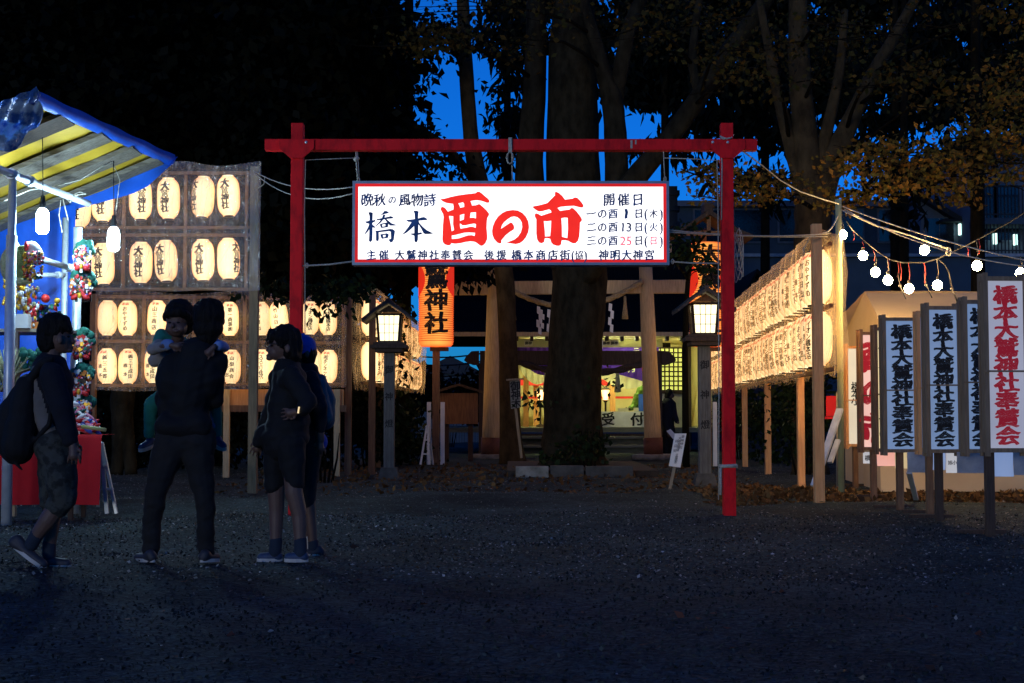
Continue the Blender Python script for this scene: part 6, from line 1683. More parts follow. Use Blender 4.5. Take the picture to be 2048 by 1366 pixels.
# leaning tree left of it
Y = 27.5
tree('leaning_tree', 'slender dark tree leaning left behind the left archway pillar', [
    [(1024, gr(Y) + 4, Y, 30), (1020, 880, Y, 22), (1018, 760, Y, 19), (1016, 640, Y, 18), (1006, 530, Y, 19), (978, 430, Y, 19), (956, 360, Y, 18), (942, 280, Y, 16), (936, 190, Y, 15), (931, 100, Y, 14), (925, -20, Y, 12), (920, -150, Y, 9)],
    [(968, 390, Y, 11), (940, 352, Y, 9), (912, 312, Y, 7), (880, 282, Y, 6), (840, 255, Y, 4)], [(936, 170, Y, 7), (915, 110, Y, 6), (890, 60, Y, 5)]],
    [(870, 305, 26, 36, 16, .4, 80), (845, 285, 26, 34, 25, .5, 170), (990, 210, 27, 12, 80, .3, 60), (830, 380, 26, 30, 40, .6, 240), (905, 330, 26.5, 25, 20, .4, 60), (890, 70, 26, 90, 24, .8, 500)],
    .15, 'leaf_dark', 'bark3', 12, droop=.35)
# right autumn tree
Y = 22.5
tree('autumn_tree', 'forked autumn tree rising behind the near post of the long right rack', [
    [(1618, gr(Y) + 4, Y, 40), (1614, 900, Y, 31), (1612, 820, Y, 29), (1618, 700, Y, 29), (1622, 560, Y, 32), (1625, 450, Y, 36), (1622, 385, Y, 36), (1612, 320, Y, 28), (1604, 210, Y, 23), (1598, 100, Y, 21), (1598, -60, Y, 17), (1600, -180, Y, 12)],
    [(1640, 400, Y, 26), (1660, 330, Y, 24), (1692, 262, Y, 19), (1716, 212, Y, 16), (1745, 150, Y, 14), (1785, 80, Y, 12), (1840, -20, Y, 9)],
    [(1604, 370, Y, 20), (1578, 280, Y, 14), (1556, 190, Y, 11), (1538, 100, Y, 9), (1520, 0, Y, 7)],
    [(1634, 360, Y, 16), (1648, 280, Y, 13), (1668, 200, Y, 11), (1682, 120, Y, 9), (1690, 20, Y, 7)]],
    [(1620, 90, 24.5, 170, 70, 1.2, 347), (1760, 90, 24, 150, 70, 1.2, 322), (1880, 110, 20, 110, 70, 1.2, 204), (1520, 110, 24, 90, 60, 1.0, 161), (1740, 165, 20.2, 110, 26, .8, 93), (1640, 30, 20.5, 320, 40, 1.6, 384), (1950, 40, 20, 160, 60, 1.4, 260), (1840, 200, 19.5, 90, 34, .7, 93), (1660, 80, 20.8, 120, 24, .8, 93), (1560, 160, 20.6, 70, 30, .6, 68)],
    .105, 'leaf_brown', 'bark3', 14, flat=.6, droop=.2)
tree('autumn_tree', 'low spreading orange leaved tree behind the string lights', [
    [(1956, gr(21), 21, 20), (1955, 800, 21, 15), (1955, 600, 21, 13.5), (1955, 460, 21, 13), (1954, 340, 21, 12), (1952, 220, 21, 11), (1950, 80, 21, 9), (1948, -80, 21, 7)],
    [(1954, 420, 21, 6), (1900, 372, 20.4, 4.5), (1840, 345, 19.8, 3.5), (1770, 330, 19.2, 2.5), (1700, 330, 18.8, 2)], [(1955, 330, 21, 6), (2000, 260, 20.5, 5), (2060, 200, 20, 3)], [(1840, 345, 19.8, 2.4), (1790, 372, 19.3, 2), (1730, 392, 18.8, 1.5)]],
    [(1760, 310, 19, 90, 20, .8, 378), (1700, 335, 18.6, 60, 16, .6, 189), (1840, 345, 19.3, 100, 22, .8, 378), (1745, 375, 18.6, 75, 18, .6, 294), (1880, 372, 19, 60, 18, .6, 189), (1700, 405, 18.6, 60, 14, .5, 147), (1960, 300, 19.5, 80, 70, 1.0, 714), (2030, 250, 19.5, 70, 100, 1.0, 756), (1920, 395, 19.2, 40, 16, .5, 92), (1860, 300, 19.6, 80, 20, .8, 210), (2040, 120, 20, 60, 100, 1, 630), (1990, 360, 19.5, 60, 20, .6, 168)],
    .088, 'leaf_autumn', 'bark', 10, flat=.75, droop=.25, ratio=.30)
Y = 23.5
tree('autumn_tree', 'slim orange leaved bough spreading behind the top of the right red post', [
    [(1640, gr(23.2), 23.2, 10), (1646, 700, 23.2, 8), (1650, 480, 23.2, 7), (1630, 420, 22.4, 5), (1560, 390, 21, 4), (1480, 372, 19.6, 3), (1400, 352, 18.6, 2), (1362, 338, 18.2, 1.2)], [(1520, 380, 20.2, 2.4), (1470, 400, 19.2, 1.8), (1400, 392, 18.4, 1.2)]],
    [(1400, 345, 18.4, 40, 9, .4, 75), (1450, 352, 18.8, 45, 12, .5, 130), (1510, 362, 19.4, 55, 14, .6, 210), (1560, 380, 20, 50, 14, .6, 190), (1490, 392, 19, 60, 10, .5, 165), (1430, 385, 18.6, 30, 8, .4, 60), (1575, 345, 20.2, 35, 12, .5, 80)],
    .088, 'leaf_autumn', 'bark', 7, flat=.75, droop=.25, ratio=.30, jit=0)
tree('small_tree', 'small green tree whose leaves cover the right tall orange lantern', [
    [(1372, gr(24.6), 24.6, 8), (1370, 700, 24.6, 6), (1376, 560, 24.4, 5), (1390, 500, 24, 3.5), (1410, 470, 23.8, 2.2)], [(1376, 560, 24.4, 3), (1350, 520, 24, 2)]],
    [(1400, 505, 23.6, 32, 9, .3, 70), (1405, 535, 23.6, 30, 8, .3, 45), (1358, 505, 23.8, 16, 26, .3, 130), (1362, 462, 23.9, 24, 14, .3, 80), (1425, 560, 23.7, 14, 8, .2, 18)],
    .11, 'leaf_shrub', 'bark', 7, flat=.5, droop=.2, jit=0)
# dark evergreens on the left
cs = [('tall black evergreen at the far left above the blue stall', 40, 25.5), ('tall black evergreen above the tall left lantern rack', 230, 24.8), ('tall black evergreen behind the left end of the red crossbeam', 430, 26.2), ('tall black evergreen above the left red post', 610, 25.2)]
for i, (lab, px, Y) in enumerate(cs):
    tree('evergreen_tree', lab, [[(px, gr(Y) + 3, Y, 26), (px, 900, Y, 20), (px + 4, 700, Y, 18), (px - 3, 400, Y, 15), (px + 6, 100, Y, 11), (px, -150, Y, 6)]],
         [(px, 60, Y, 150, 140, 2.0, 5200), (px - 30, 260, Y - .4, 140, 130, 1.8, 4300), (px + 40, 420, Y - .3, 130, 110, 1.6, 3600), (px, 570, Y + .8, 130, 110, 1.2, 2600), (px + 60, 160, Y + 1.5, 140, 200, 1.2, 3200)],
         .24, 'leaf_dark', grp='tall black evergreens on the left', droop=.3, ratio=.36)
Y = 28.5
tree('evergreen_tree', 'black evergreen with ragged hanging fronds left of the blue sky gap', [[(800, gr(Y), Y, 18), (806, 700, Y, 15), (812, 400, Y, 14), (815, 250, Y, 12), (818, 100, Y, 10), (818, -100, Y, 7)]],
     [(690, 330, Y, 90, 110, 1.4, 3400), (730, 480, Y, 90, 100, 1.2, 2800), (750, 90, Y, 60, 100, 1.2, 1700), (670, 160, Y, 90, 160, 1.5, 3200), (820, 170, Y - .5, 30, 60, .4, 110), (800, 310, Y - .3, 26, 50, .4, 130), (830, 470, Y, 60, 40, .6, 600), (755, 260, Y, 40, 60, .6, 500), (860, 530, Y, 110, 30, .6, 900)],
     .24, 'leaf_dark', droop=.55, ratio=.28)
# backing wood, far enough to read as one mass
def wood(name, lab, clumps, leaf, lm, **k):
    o = crown(None, clumps, leaf, M[lm], name=name, **k); return tag(o, lab, 'wood', kind='stuff')
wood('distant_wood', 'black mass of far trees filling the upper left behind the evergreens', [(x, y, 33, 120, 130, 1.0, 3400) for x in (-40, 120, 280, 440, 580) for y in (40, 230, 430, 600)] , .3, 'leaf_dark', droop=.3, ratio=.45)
# cedars with hanging fronds, silhouettes on the sky
def cedar(lab, px, Y, clumps, n=1):
    clumps = [c[:6] + (int(c[6] * (.30 if px < 1600 else .17)),) for c in clumps]
    tree('cedar_tree', lab, [[(px, gr(Y), Y, 12), (px, 600, Y, 10), (px, 300, Y, 8), (px, 0, Y, 5), (px, -120, Y, 3)]], clumps, .42, 'leaf_cedar', droop=.75, ratio=.16, grp='dark cedars against the sky')
cedar('dark cedar between the leaning tree and the huge tree', 1015, 36, [(1025, 130, 36, 26, 60, .6, 800), (1022, 230, 36, 24, 60, .6, 800), (1015, 310, 36, 22, 36, .6, 330), (1025, 20, 36, 50, 60, .8, 800), (990, 325, 36, 16, 22, .4, 110)])
cedar('dark cedar behind the branch leaning right of the huge tree', 1330, 38, [(1320, 60, 38, 90, 90, 1, 1800), (1300, 170, 38, 70, 80, 1, 1300), (1370, 190, 38, 50, 50, 1, 450), (1290, 270, 38, 40, 60, .8, 380), (1420, 130, 38, 70, 80, 1, 1100), (1390, 262, 38, 55, 22, .7, 240), (1368, 300, 38, 40, 30, .7, 220)])
cedar('dark cedar above the right end of the red crossbeam', 1530, 37, [(1520, 130, 37, 90, 110, 1, 2300), (1540, 250, 37, 60, 70, 1, 1000), (1530, 330, 37, 38, 45, .8, 420), (1470, 240, 37, 50, 50, .8, 560), (1590, 290, 37, 60, 80, 1, 800), (1450, 290, 37, 36, 30, .6, 190), (1530, 390, 37, 28, 26, .6, 160)])
cedar('dark cedar right of the forked autumn tree', 1790, 36, [(1690, 180, 36, 70, 120, 1, 1700), (1700, 290, 36, 46, 50, .8, 480), (1800, 150, 36, 90, 110, 1, 2000), (1800, 275, 36, 70, 40, .8, 620), (1760, 230, 36, 50, 40, .8, 420), (1810, 350, 36, 42, 50, .8, 420), (1880, 270, 36, 50, 36, .8, 340)])
cedar('dark cedar at the upper right corner', 1960, 34, [(1960, 100, 34, 120, 110, 1, 2600), (2030, 220, 34, 60, 120, 1, 1500), (1920, 230, 34, 60, 50, 1, 700), (1900, 60, 34, 110, 80, 1, 1500), (1950, 330, 34, 40, 50, .8, 300)])
wood('high_canopy', 'dark canopy of far branches along the top right', [(x + 20 * (k % 2), y, 40, 62, 40, 1.2, 330) for k, y in enumerate((-20, 45, 110, 170)) for x in range(1240, 2120, 72)] + [(x, y, 40, 50, 40, 1.0, 300) for y in (-10, 70) for x in (1010, 1090, 1170)] + [(x, 222, 40, 46, 14, .8, 130) for x in range(1440, 2100, 90)], .36, 'leaf_cedar', droop=.55, ratio=.26)
cedar('slim far trunked tree behind the tent', 1808, 30, [(1808, 330, 30, 60, 50, 1, 700), (1806, 420, 30, 40, 30, .6, 200)])
# trunk with root legs behind the low left rack
Y = 22.6
tree('garden_tree', 'pale trunk with two root legs lit below the low left rack', [
    [(232, gr(Y) + 2, Y, 13), (238, 905, Y, 13), (244, 850, Y, 20), (246, 800, Y, 25), (246, 770, Y, 23), (250, 640, Y + .8, 20), (255, 500, Y + 1.2, 16)], [(262, gr(Y) + 2, Y, 12), (258, 900, Y, 13), (250, 850, Y, 18), (248, 810, Y, 20)]],
    [(250, 620, 23.6, 120, 70, .7, 1100)], .2, 'leaf_dark', 'bark2', 12)
# hedges and shrubs
def shrub(lab, clumps, leaf=.12, lm='leaf_shrub', name='shrub', **k):
    p = at(clumps[0][0], 828, clumps[0][2]); p.z = 0
    t = thing(name, lab, 'shrub', p)
    m_ = MB()
    for q in range(5): m_.tube([(p.x + .05 * q - .1, p.y, 0), (p.x + .08 * q - .16, p.y + .1, .35), (p.x + .1 * q - .2, p.y, .7)], [.02, .014, .006], 6)
    m_.build('stem', M['bark'], t)
    crown(t, clumps, leaf, M[lm], **k)
    return t
shrub('dark hedge behind the low left lantern rack', [(x, 850, 24.5, 90, 90, .6, 1500) for x in (130, 260, 390, 520, 640)] + [(x, 700, 24.5, 90, 70, .5, 1000) for x in (200, 330, 460, 590, 700)], .16, 'leaf_dark', 'hedge')
shrub('leafy dark shrub behind the left wooden lamp', [(740, 720, 25.2, 50, 70, .5, 900), (740, 850, 25.2, 60, 80, .5, 1200), (800, 870, 26, 50, 60, .5, 900), (760, 640, 26, 40, 40, .4, 420)], .13)
shrub('dark leafy branch hanging over the low left rack beside the red post', [(650, 588, 19.4, 55, 8, .3, 130), (648, 625, 19.2, 12, 10, .12, 26), (590, 578, 19.4, 50, 7, .3, 90), (690, 578, 19.5, 60, 10, .4, 190), (530, 572, 19.5, 50, 6, .3, 60)], .13, 'leaf_shrub', 'overhanging_branch', flat=.4)
shrub('dark shrub behind the long right lantern rack', [(1480, 840, 30, 60, 60, .6, 900), (1560, 850, 27, 60, 70, .6, 1100), (1600, 780, 24.2, 50, 90, .5, 900)], .13)
shrub('ivy and dark growth at the foot of the forked autumn tree', [(1605, 850, 21.6, 36, 70, .3, 700), (1590, 780, 21.8, 26, 40, .3, 300), (1620, 760, 21.7, 30, 40, .3, 250)], .09)
shrub('leafy sprigs growing at the foot of the huge tree', [(1175, 895, 22.9, 20, 24, .3, 110), (1100, 900, 22.9, 12, 20, .3, 50), (1203, 765, 22.9, 6, 8, .12, 16), (1078, 805, 22.8, 10, 16, .2, 40), (1190, 880, 22.9, 8, 16, .15, 40), (1150, 920, 22.6, 40, 8, .3, 70)], .12)
shrub('dark hedge beyond the notice board', [(900, 800, 40, 70, 26, .8, 900), (945, 790, 38, 40, 40, .8, 600), (850, 770, 42, 40, 34, .6, 500)], .2, 'leaf_dark', 'hedge')
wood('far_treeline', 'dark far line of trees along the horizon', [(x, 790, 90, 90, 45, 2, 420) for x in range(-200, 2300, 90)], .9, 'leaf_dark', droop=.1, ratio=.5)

# ================================================================== PEOPLE
M['skin'] = mat('skin', (.11, .063, .048), (.09, .05, .039), rough=.55, scale=12)
M['hair'] = mat('black_hair', (.008, .0065, .006), (.004, .0035, .003), rough=.7, spec=.12, scale=30, stretch=(1, 1, .3), bump=.6, bscale=70)
M['dkcloth'] = mat('black_jacket', (.0035, .0038, .005), (.0024, .0026, .0035), rough=.85, scale=6, bump=.35, bscale=9)
M['trouser'] = mat('dark_jeans', (.012, .0115, .0125), (.007, .0068, .0075), rough=.9, scale=7, bump=.35, bscale=10)
M['greencloth'] = mat('green_jersey', (.02, .20, .15), (.015, .15, .11), rough=.9, scale=6, bump=.3, bscale=12)
M['whitecloth'] = mat('pale_shirt', (.26, .235, .22), (.20, .185, .175), rough=.9, scale=6, bump=.3, bscale=12)
M['blue_lit_cloth'] = mat('blue_lit_sleeve', (.16, .25, .48), (.11, .19, .38), rough=.9, scale=6, bump=.3)  # blue light on the child's sleeve put into the cloth colour
M['navycloth'] = mat('navy_shirt', (.005, .0055, .011), (.0035, .004, .008), rough=.9, scale=6, bump=.3, bscale=10)
M['greycloth'] = mat('grey_panel_shirt', (.14, .125, .115), (.10, .092, .086), rough=.9, scale=6, bump=.3)
M['camo'] = mat('mottled_shorts', (.04, .042, .036), (.012, .013, .012), rough=.9, scale=16, bump=.35, bscale=10, lo=.45, hi=.55)
M['capblue'] = mat('blue_cap', (.03, .09, .42), (.02, .06, .32), rough=.8, scale=9)
M['shoe'] = mat('blue_shoe', (.028, .055, .12), (.014, .028, .065), rough=.6, scale=14)
M['shoedk'] = mat('dark_shoe', (.035, .035, .045), (.02, .02, .026), rough=.6, scale=14)
M['sole'] = mat('pale_sole', (.50, .47, .42), (.36, .34, .31), rough=.7, scale=14)
M['sock'] = mat('dark_sock', (.015, .024, .042), (.010, .017, .030), rough=.9)
M['socklight'] = mat('white_sock', (.6, .58, .55), rough=.9)
M['tealpack'] = mat('teal_backpack', (.02, .09, .11), (.012, .06, .08), rough=.8, scale=8, bump=.3)
M['screenlit'] = emis('phone_screen', (1.0, .72, .30), .9)
M['eye'] = mat('dark_eye', (.01, .01, .01), rough=.7, spec=.1)

from mathutils import noise as mnoise
FOLD = {'hair': (.009, 34, 9), 'jacket': (.013, 7, 11), 'trousers': (.011, 8, 13), 'shirt': (.009, 8, 11), 'shorts': (.011, 9, 10), 'top': (.007, 9, 12), 'leggings': (.006, 9, 14), 'backpack': (.012, 6, 7), 'cap': (.003, 8, 8), 'coat': (.008, 7, 6)}
def blob(name, parent, Y, mats, prims, voxel=.009, smooth=3):
    """one continuous skin over a set of tapered capsules and ellipsoids"""
    s = S(Y)
    def P3(p): return at(p[0], p[1], Y + (p[2] if len(p) > 2 else 0))
    m_ = MB(); cent = []
    for pr in prims:
        if pr[0] == 'c':
            _, p, q, r1, r2 = pr[:5]; mi = pr[5] if len(pr) > 5 else 0
            a, b_ = P3(p), P3(q); m_.capsule(a, b_, r1 / s, r2 / s, 12); cent.append((a, b_, r1 / s, r2 / s, mi))
        elif pr[0] == 'ch':
            pts, rads = pr[1], pr[2]; mi = pr[3] if len(pr) > 3 else 0
            for i in range(len(pts) - 1):
                a, b_ = P3(pts[i]), P3(pts[i + 1]); m_.capsule(a, b_, rads[i] / s, rads[i + 1] / s, 12); cent.append((a, b_, rads[i] / s, rads[i + 1] / s, mi))
        else:
            _, p, r = pr[:3]; rot = pr[3] if len(pr) > 3 and pr[3] is not None else 0; mi = pr[4] if len(pr) > 4 else 0
            a = P3(p); m_.ball(a, tuple(x / s for x in r), 18, 12, M=Matrix.Rotation(rot, 3, 'Y')); cent.append((a, a, max(r) / s * .9, max(r) / s * .9, mi))
    o = m_.build(name, [], parent)
    if not isinstance(mats, (list, tuple)): mats = [mats]
    rm = o.modifiers.new('r', 'REMESH'); rm.mode = 'VOXEL'; rm.voxel_size = voxel; rm.use_smooth_shade = True
    sm = o.modifiers.new('s', 'SMOOTH'); sm.factor = .5; sm.iterations = smooth
    dg = bpy.context.evaluated_depsgraph_get(); dg.update()
    me = bpy.data.meshes.new_from_object(o.evaluated_get(dg))
    o.modifiers.clear(); old = o.data; o.data = me; bpy.data.meshes.remove(old); me.name = name
    me.materials.clear()
    for q in mats: me.materials.append(q)
    if len(mats) > 1:
        off = parent_world(parent); n = len(me.polygons)
        ce = np.empty(n * 3, dtype=np.float32); me.polygons.foreach_get('center', ce); ce = ce.reshape(-1, 3) + np.array(off)
        best = np.full(n, 1e9); idx = np.zeros(n, dtype=np.int32)
        for a, b_, r1, r2, mi in cent:
            a = np.array(a); d = np.array(b_) - a; L2 = float(d @ d)
            t = np.clip(((ce - a) @ d) / L2, 0, 1) if L2 > 1e-9 else np.zeros(n)
            dist = np.linalg.norm(ce - a - t[:, None] * d, axis=1) - (r1 + (r2 - r1) * t)
            w_ = dist < best; best[w_] = dist[w_]; idx[w_] = mi
        me.polygons.foreach_set('material_index', idx)
    me.polygons.foreach_set('use_smooth', [True] * len(me.polygons))
    if name in FOLD:
        amp, fx, fz = FOLD[name]
        n_ = len(me.vertices); co = np.empty(n_ * 3, dtype=np.float32); me.vertices.foreach_get('co', co); co = co.reshape(-1, 3)
        no = np.empty(n_ * 3, dtype=np.float32); me.vertices.foreach_get('normal', no); no = no.reshape(-1, 3)
        d = np.array([mnoise.noise((c[0] * fx + c[2] * fz * .3, c[1] * fx, c[2] * fz)) + .5 * mnoise.noise((c[0] * fx * 2.3 - c[2] * fz, c[1] * fx * 2, c[2] * fz * 2.1)) for c in co.tolist()])
        co += no * (d * amp)[:, None]
        me.vertices.foreach_set('co', co.ravel()); me.update()
    return o

def hand(wrist, tip_dir, side, d, sc_=1.0, curl=.5, away=0.0):
    """prims of a hand at pixel wrist, pointing along tip_dir (unit px), thumb towards side; curl bends fingers"""
    wx, wy = wrist; tx, ty = tip_dir; n = math.hypot(tx, ty); tx /= n; ty /= n
    nx, ny = -ty * side, tx * side
    k = 3.05 * sc_
    out = [('c', (wx, wy, d), (wx + tx * 8 * k, wy + ty * 8 * k, d), 8.2 * sc_, 10.5 * sc_)]
    for i, (o_, L_) in enumerate(((4.2, 6.6), (1.6, 7.6), (-1.2, 7.1), (-3.8, 5.6))):
        bx, by = wx + tx * 9 * k + nx * o_ * .92 * k, wy + ty * 9 * k + ny * o_ * .92 * k
        m1 = (bx + tx * L_ * .45 * k + nx * o_ * .16 * k, by + ty * L_ * .45 * k + ny * o_ * .16 * k, d + .008 * curl + away * .4)
        m2 = (m1[0] + tx * L_ * (.32 - .12 * curl) * k, m1[1] + ty * L_ * (.32 - .12 * curl) * k, d + .028 * curl + away)
        m3 = (m2[0] + tx * L_ * (.22 - .20 * curl) * k, m2[1] + ty * L_ * (.22 - .20 * curl) * k, d + .052 * curl + away)
        out.append(('ch', [(bx, by, d), m1, m2, m3], [2.9 * sc_, 2.6 * sc_, 2.4 * sc_, 2.1 * sc_]))
    bx, by = wx + tx * 3 * k + nx * 2.4 * k, wy + ty * 3 * k + ny * 2.4 * k
    m1 = (bx + (tx * .6 + nx * .75) * 3.4 * k, by + (ty * .6 + ny * .75) * 3.4 * k, d - .004)
    m2 = (m1[0] + (tx * .95 + nx * .2) * 2.8 * k, m1[1] + (ty * .95 + ny * .2) * 2.8 * k, d + .006)
    out.append(('ch', [(bx, by, d), m1, m2], [3.6 * sc_, 3.0 * sc_, 2.4 * sc_]))
    return out

def shoe(parent, Y, heel, toe, h, w, d0, d1, m1='shoe'):
    """shoe from heel to toe pixel (sole line), h height px, w half width px"""
    hx, hy = heel; tx, ty = toe
    pr = [('c', (hx, hy - w, d0), (tx, ty - w * .8, d1), w, w * .85), ('c', (hx + (tx - hx) * .12, hy - h * .62, d0), (hx + (tx - hx) * .45, hy + (ty - hy) * .45 - h * .42, d0 + (d1 - d0) * .45), w * .95, w * .8)]
    blob('shoe', parent, Y, M[m1], pr, .008)
    m_ = MB(); s = S(Y)
    a, b_ = at(hx, hy, Y + d0), at(tx, ty, Y + d1)
    ax = (b_ - a); L_ = ax.length; ax.normalize(); side = Vector((0, 1, 0)) if abs(ax.y) < .6 else Vector((1, 0, 0)); side = (side - ax * side.dot(ax)).normalized(); up = ax.cross(side)
    if up.z < 0: up = -up
    vs = []; n = 20; ww = w / s * 1.08
    for z in (0.0, .022):
        for k in range(n):
            an = 2 * math.pi * k / n; q = math.cos(an)
            vs.append(a + ax * (L_ / 2 + q * (L_ / 2 + ww * .8)) + side * math.sin(an) * ww * (1 - .12 * (q < -.3)) + up * z)
    m_.add(vs, [tuple(range(n))[::-1], tuple(range(n, 2 * n))] + [(k, (k + 1) % n, n + (k + 1) % n, n + k) for k in range(n)])
    m_.build('sole', M['sole'], parent)

def base(px, Y): return (XX(px, Y), Y, 0)

# ---------------- man seen from behind, carrying the child on his front
Y = 9.06; F = 828 + CAMZ * S(Y)
man = thing('person', 'man in a black jacket and dark trousers seen from behind, hugging a child', 'person', base(360, Y))
D = 0.0
body = [('e', (418, 640, .0), (27, 30, 34)), ('e', (419, 664, .05), (22, 24, 22)), ('c', (416, 672, .0), (408, 712, -.01), 17, 19), ('e', (391, 642, .0), (4, 7, 9)), ('e', (446, 642, .0), (4, 7, 9)), ('e', (421, 655, .115), (5, 6, 7)),
        ('c', (396, 726, 0), (372, 870, 0), 28, 28), ('ch', [(352, 733, 0), (333, 782, .04), (350, 800, .20)], [12, 11, 11]), ('ch', [(434, 728, 0), (430, 782, .04), (408, 800, .20)], [12, 11, 11]),
        ('ch', [(345, 885, 0), (330, 925, -.01), (312, 985, -.03), (304, 1040, 0), (302, 1098, .02)], [22, 18, 14, 12, 11]), ('ch', [(396, 885, 0), (398, 925, 0), (409, 985, -.02), (411, 1040, 0), (412, 1098, .02)], [22, 18, 14, 12, 11]), ('c', (302, 1100, .02), (299, 1107, .02), 8, 5), ('c', (411, 1100, .02), (413, 1107, .02), 8, 5)]
body += hand((350, 800), (1, .15), -1, .24, .95, .7) + hand((406, 800), (-1, .15), 1, .27, .95, .7)
blob('body', man, Y, M['skin'], body, .0058, 2)
blob('hair', man, Y, M['hair'], [('e', (417, 634, -.012), (31, 32, 37)), ('e', (416, 655, -.035), (29, 24, 27)), ('c', (413, 676, -.035), (411, 684, -.03), 20, 17), ('e', (424, 618, .03), (25, 26, 21)), ('e', (402, 622, .02), (17, 24, 20))] +
     [('c', (417 + 26 * math.cos(a), 628 + 28 * math.sin(a), -.03), (417 + 31 * math.cos(a + .2), 630 + 34 * math.sin(a + .2), -.05), 6, 2) for a in [k * .52 for k in range(6, 13)]], .0085, 2)
blob('jacket', man, Y, M['dkcloth'], [('ch', [(396, 716, .0), (383, 770, .0), (374, 830, .0)], [44, 48, 40]), *[('ch', [(330 + q * 11 + (6 - q) * 1.2, 780, 0), (331 + q * 12.2, 840, 0), (332 + q * 12.4, 880, 0)], [19, 17, 15]) for q in range(7)], ('c', (335, 850, -.06), (400, 850, -.06), 26, 26), ('c', (335, 850, .06), (400, 850, .06), 26, 26), ('c', (336, 882, 0), (404, 882, 0), 15, 15), ('e', (345, 760, .0), (34, 38, 52)), ('e', (418, 752, .0), (30, 36, 50)),
     ('ch', [(352, 728, 0), (333, 768, .0), (331, 800, .05), (352, 812, .16)], [24, 22, 20, 17]), ('ch', [(434, 722, 0), (429, 765, .0), (430, 800, .05), (408, 812, .16)], [23, 20, 17, 15]), ('c', (396, 700, 0), (410, 694, 0), 22, 18),
     ('c', (360, 712, 0), (400, 698, 0), 14, 16), ('c', (442, 716, 0), (415, 698, 0), 12, 14), ('c', (443, 706, -.01), (452, 712, -.02), 6, 5)], .010, 4)
blob('trousers', man, Y, M['trouser'], [('ch', [(345, 884, 0), (330, 925, -.01), (312, 985, -.03), (304, 1040, .0), (302, 1098, .02)], [38, 31, 22.5, 19, 17]), ('ch', [(396, 884, 0), (398, 925, 0), (409, 985, -.02), (411, 1040, .0), (412, 1098, .02)], [38, 30, 22, 19, 17]),
     ('c', (344, 880, 0), (398, 880, 0), 36, 36), ('c', (303, 1086, .02), (302, 1098, .02), 18.5, 18), ('c', (412, 1086, .02), (413, 1098, .02), 18.5, 18)], .010, 3)
shoe(man, Y, (304, F), (277, F - 1), 26, 11, -.05, .10, 'shoedk'); shoe(man, Y, (407, F), (432, F - 1), 26, 11, -.05, .08, 'shoedk')

# ---------------- child hugging him, facing the camera over his shoulder
Yc = 9.42
kid = thing('person', 'small child in green and white, arms and legs wrapped round the man in black', 'person', (XX(355, Yc), Yc, .55))
cb = [('e', (357, 634, -.20), (25, 27, 30)), ('e', (353, 655, -.23), (21, 20, 19)), ('e', (345, 651, -.305), (4.5, 5, 5)), ('e', (352, 662, -.295), (7, 3.5, 2.4)), ('e', (339, 658, -.26), (8, 8, 8)), ('e', (361, 658, -.27), (9, 8, 8)), ('e', (383, 645, -.17), (3.5, 6, 8)),
      ('c', (357, 672, -.16), (352, 690, -.10), 12, 13), ('c', (352, 700, -.06), (356, 790, -.03), 30, 32),
      ('ch', [(325, 690, -.12), (306, 700, -.30), (330, 691, -.44)], [8, 7, 7]), ('ch', [(400, 686, -.10), (446, 695, -.21), (434, 692, -.44)], [8, 7, 7]),
      ('ch', [(338, 800, -.08), (302, 808, -.14), (299, 872, -.06)], [18, 13, 9]), ('ch', [(385, 800, -.06), (432, 800, -.14), (434, 868, -.06)], [18, 13, 8])]
cb += hand((340, 690), (1, .14), 1, -.455, .66, .25) + hand((428, 694), (-.75, .72), -1, -.470, .66, .25)
blob('body', kid, Yc, M['skin'], cb, .0048, 2)
m_ = MB()
for ex, ey in ((339, 645), (356, 645)):
    m_.ball(at(ex, ey, Yc - .285), (.011, .007, .006), 10, 7); m_.bar(at(ex - 4.5, ey - 7, Yc - .28), at(ex + 4, ey - 8.5, Yc - .28), .006, .004)
m_.build('eyes', M['eye'], kid)
blob('hair', kid, Yc, M['hair'], [('e', (359, 626, -.185), (29, 30, 28)), ('e', (368, 640, -.15), (22, 26, 30)), ('c', (335, 628, -.27), (358, 624, -.29), 8, 9), ('c', (358, 624, -.29), (375, 632, -.26), 9, 8), ('e', (333, 632, -.20), (6, 14, 12)), ('e', (381, 636, -.2), (7, 18, 16))], .008, 2)
blob('top', kid, Yc, [M['greencloth'], M['whitecloth'], M['blue_lit_cloth']], [('c', (352, 700, -.05), (354, 745, -.03), 32, 34, 0), ('ch', [(322, 672, -.12), (318, 688, -.18)], [14, 14], 0), ('ch', [(318, 690, -.2), (306, 699, -.30), (334, 691, -.43)], [13, 12, 10], 1), ('e', (319, 716, -.12), (19, 18, 17), None, 1), ('e', (310, 722, -.12), (14, 16, 12), None, 1), ('c', (333, 690, -.43), (338, 689, -.44), 10.5, 10, 2),
     ('ch', [(405, 682, -.08), (425, 682, -.12)], [14, 12], 0), ('ch', [(425, 686, -.14), (448, 694, -.22), (436, 691, -.43)], [11, 11, 9.5], 2), ('c', (325, 680, -.14), (352, 690, -.08), 14, 18, 0)], .009, 3)
blob('leggings', kid, Yc, [M['greencloth'], M['blue_lit_cloth']], [('c', (352, 775, -.03), (356, 800, -.03), 34, 34, 0), ('ch', [(334, 792, -.08), (304, 808, -.14), (301, 840, -.10), (299, 868, -.06)], [21, 15.5, 14, 11.5], 0), ('ch', [(390, 796, -.06), (430, 802, -.14), (433, 840, -.10), (436, 868, -.06)], [20, 14, 11, 9], 0), ('c', (426, 800, -.15), (429, 850, -.10), 10, 7, 1)], .009, 3)
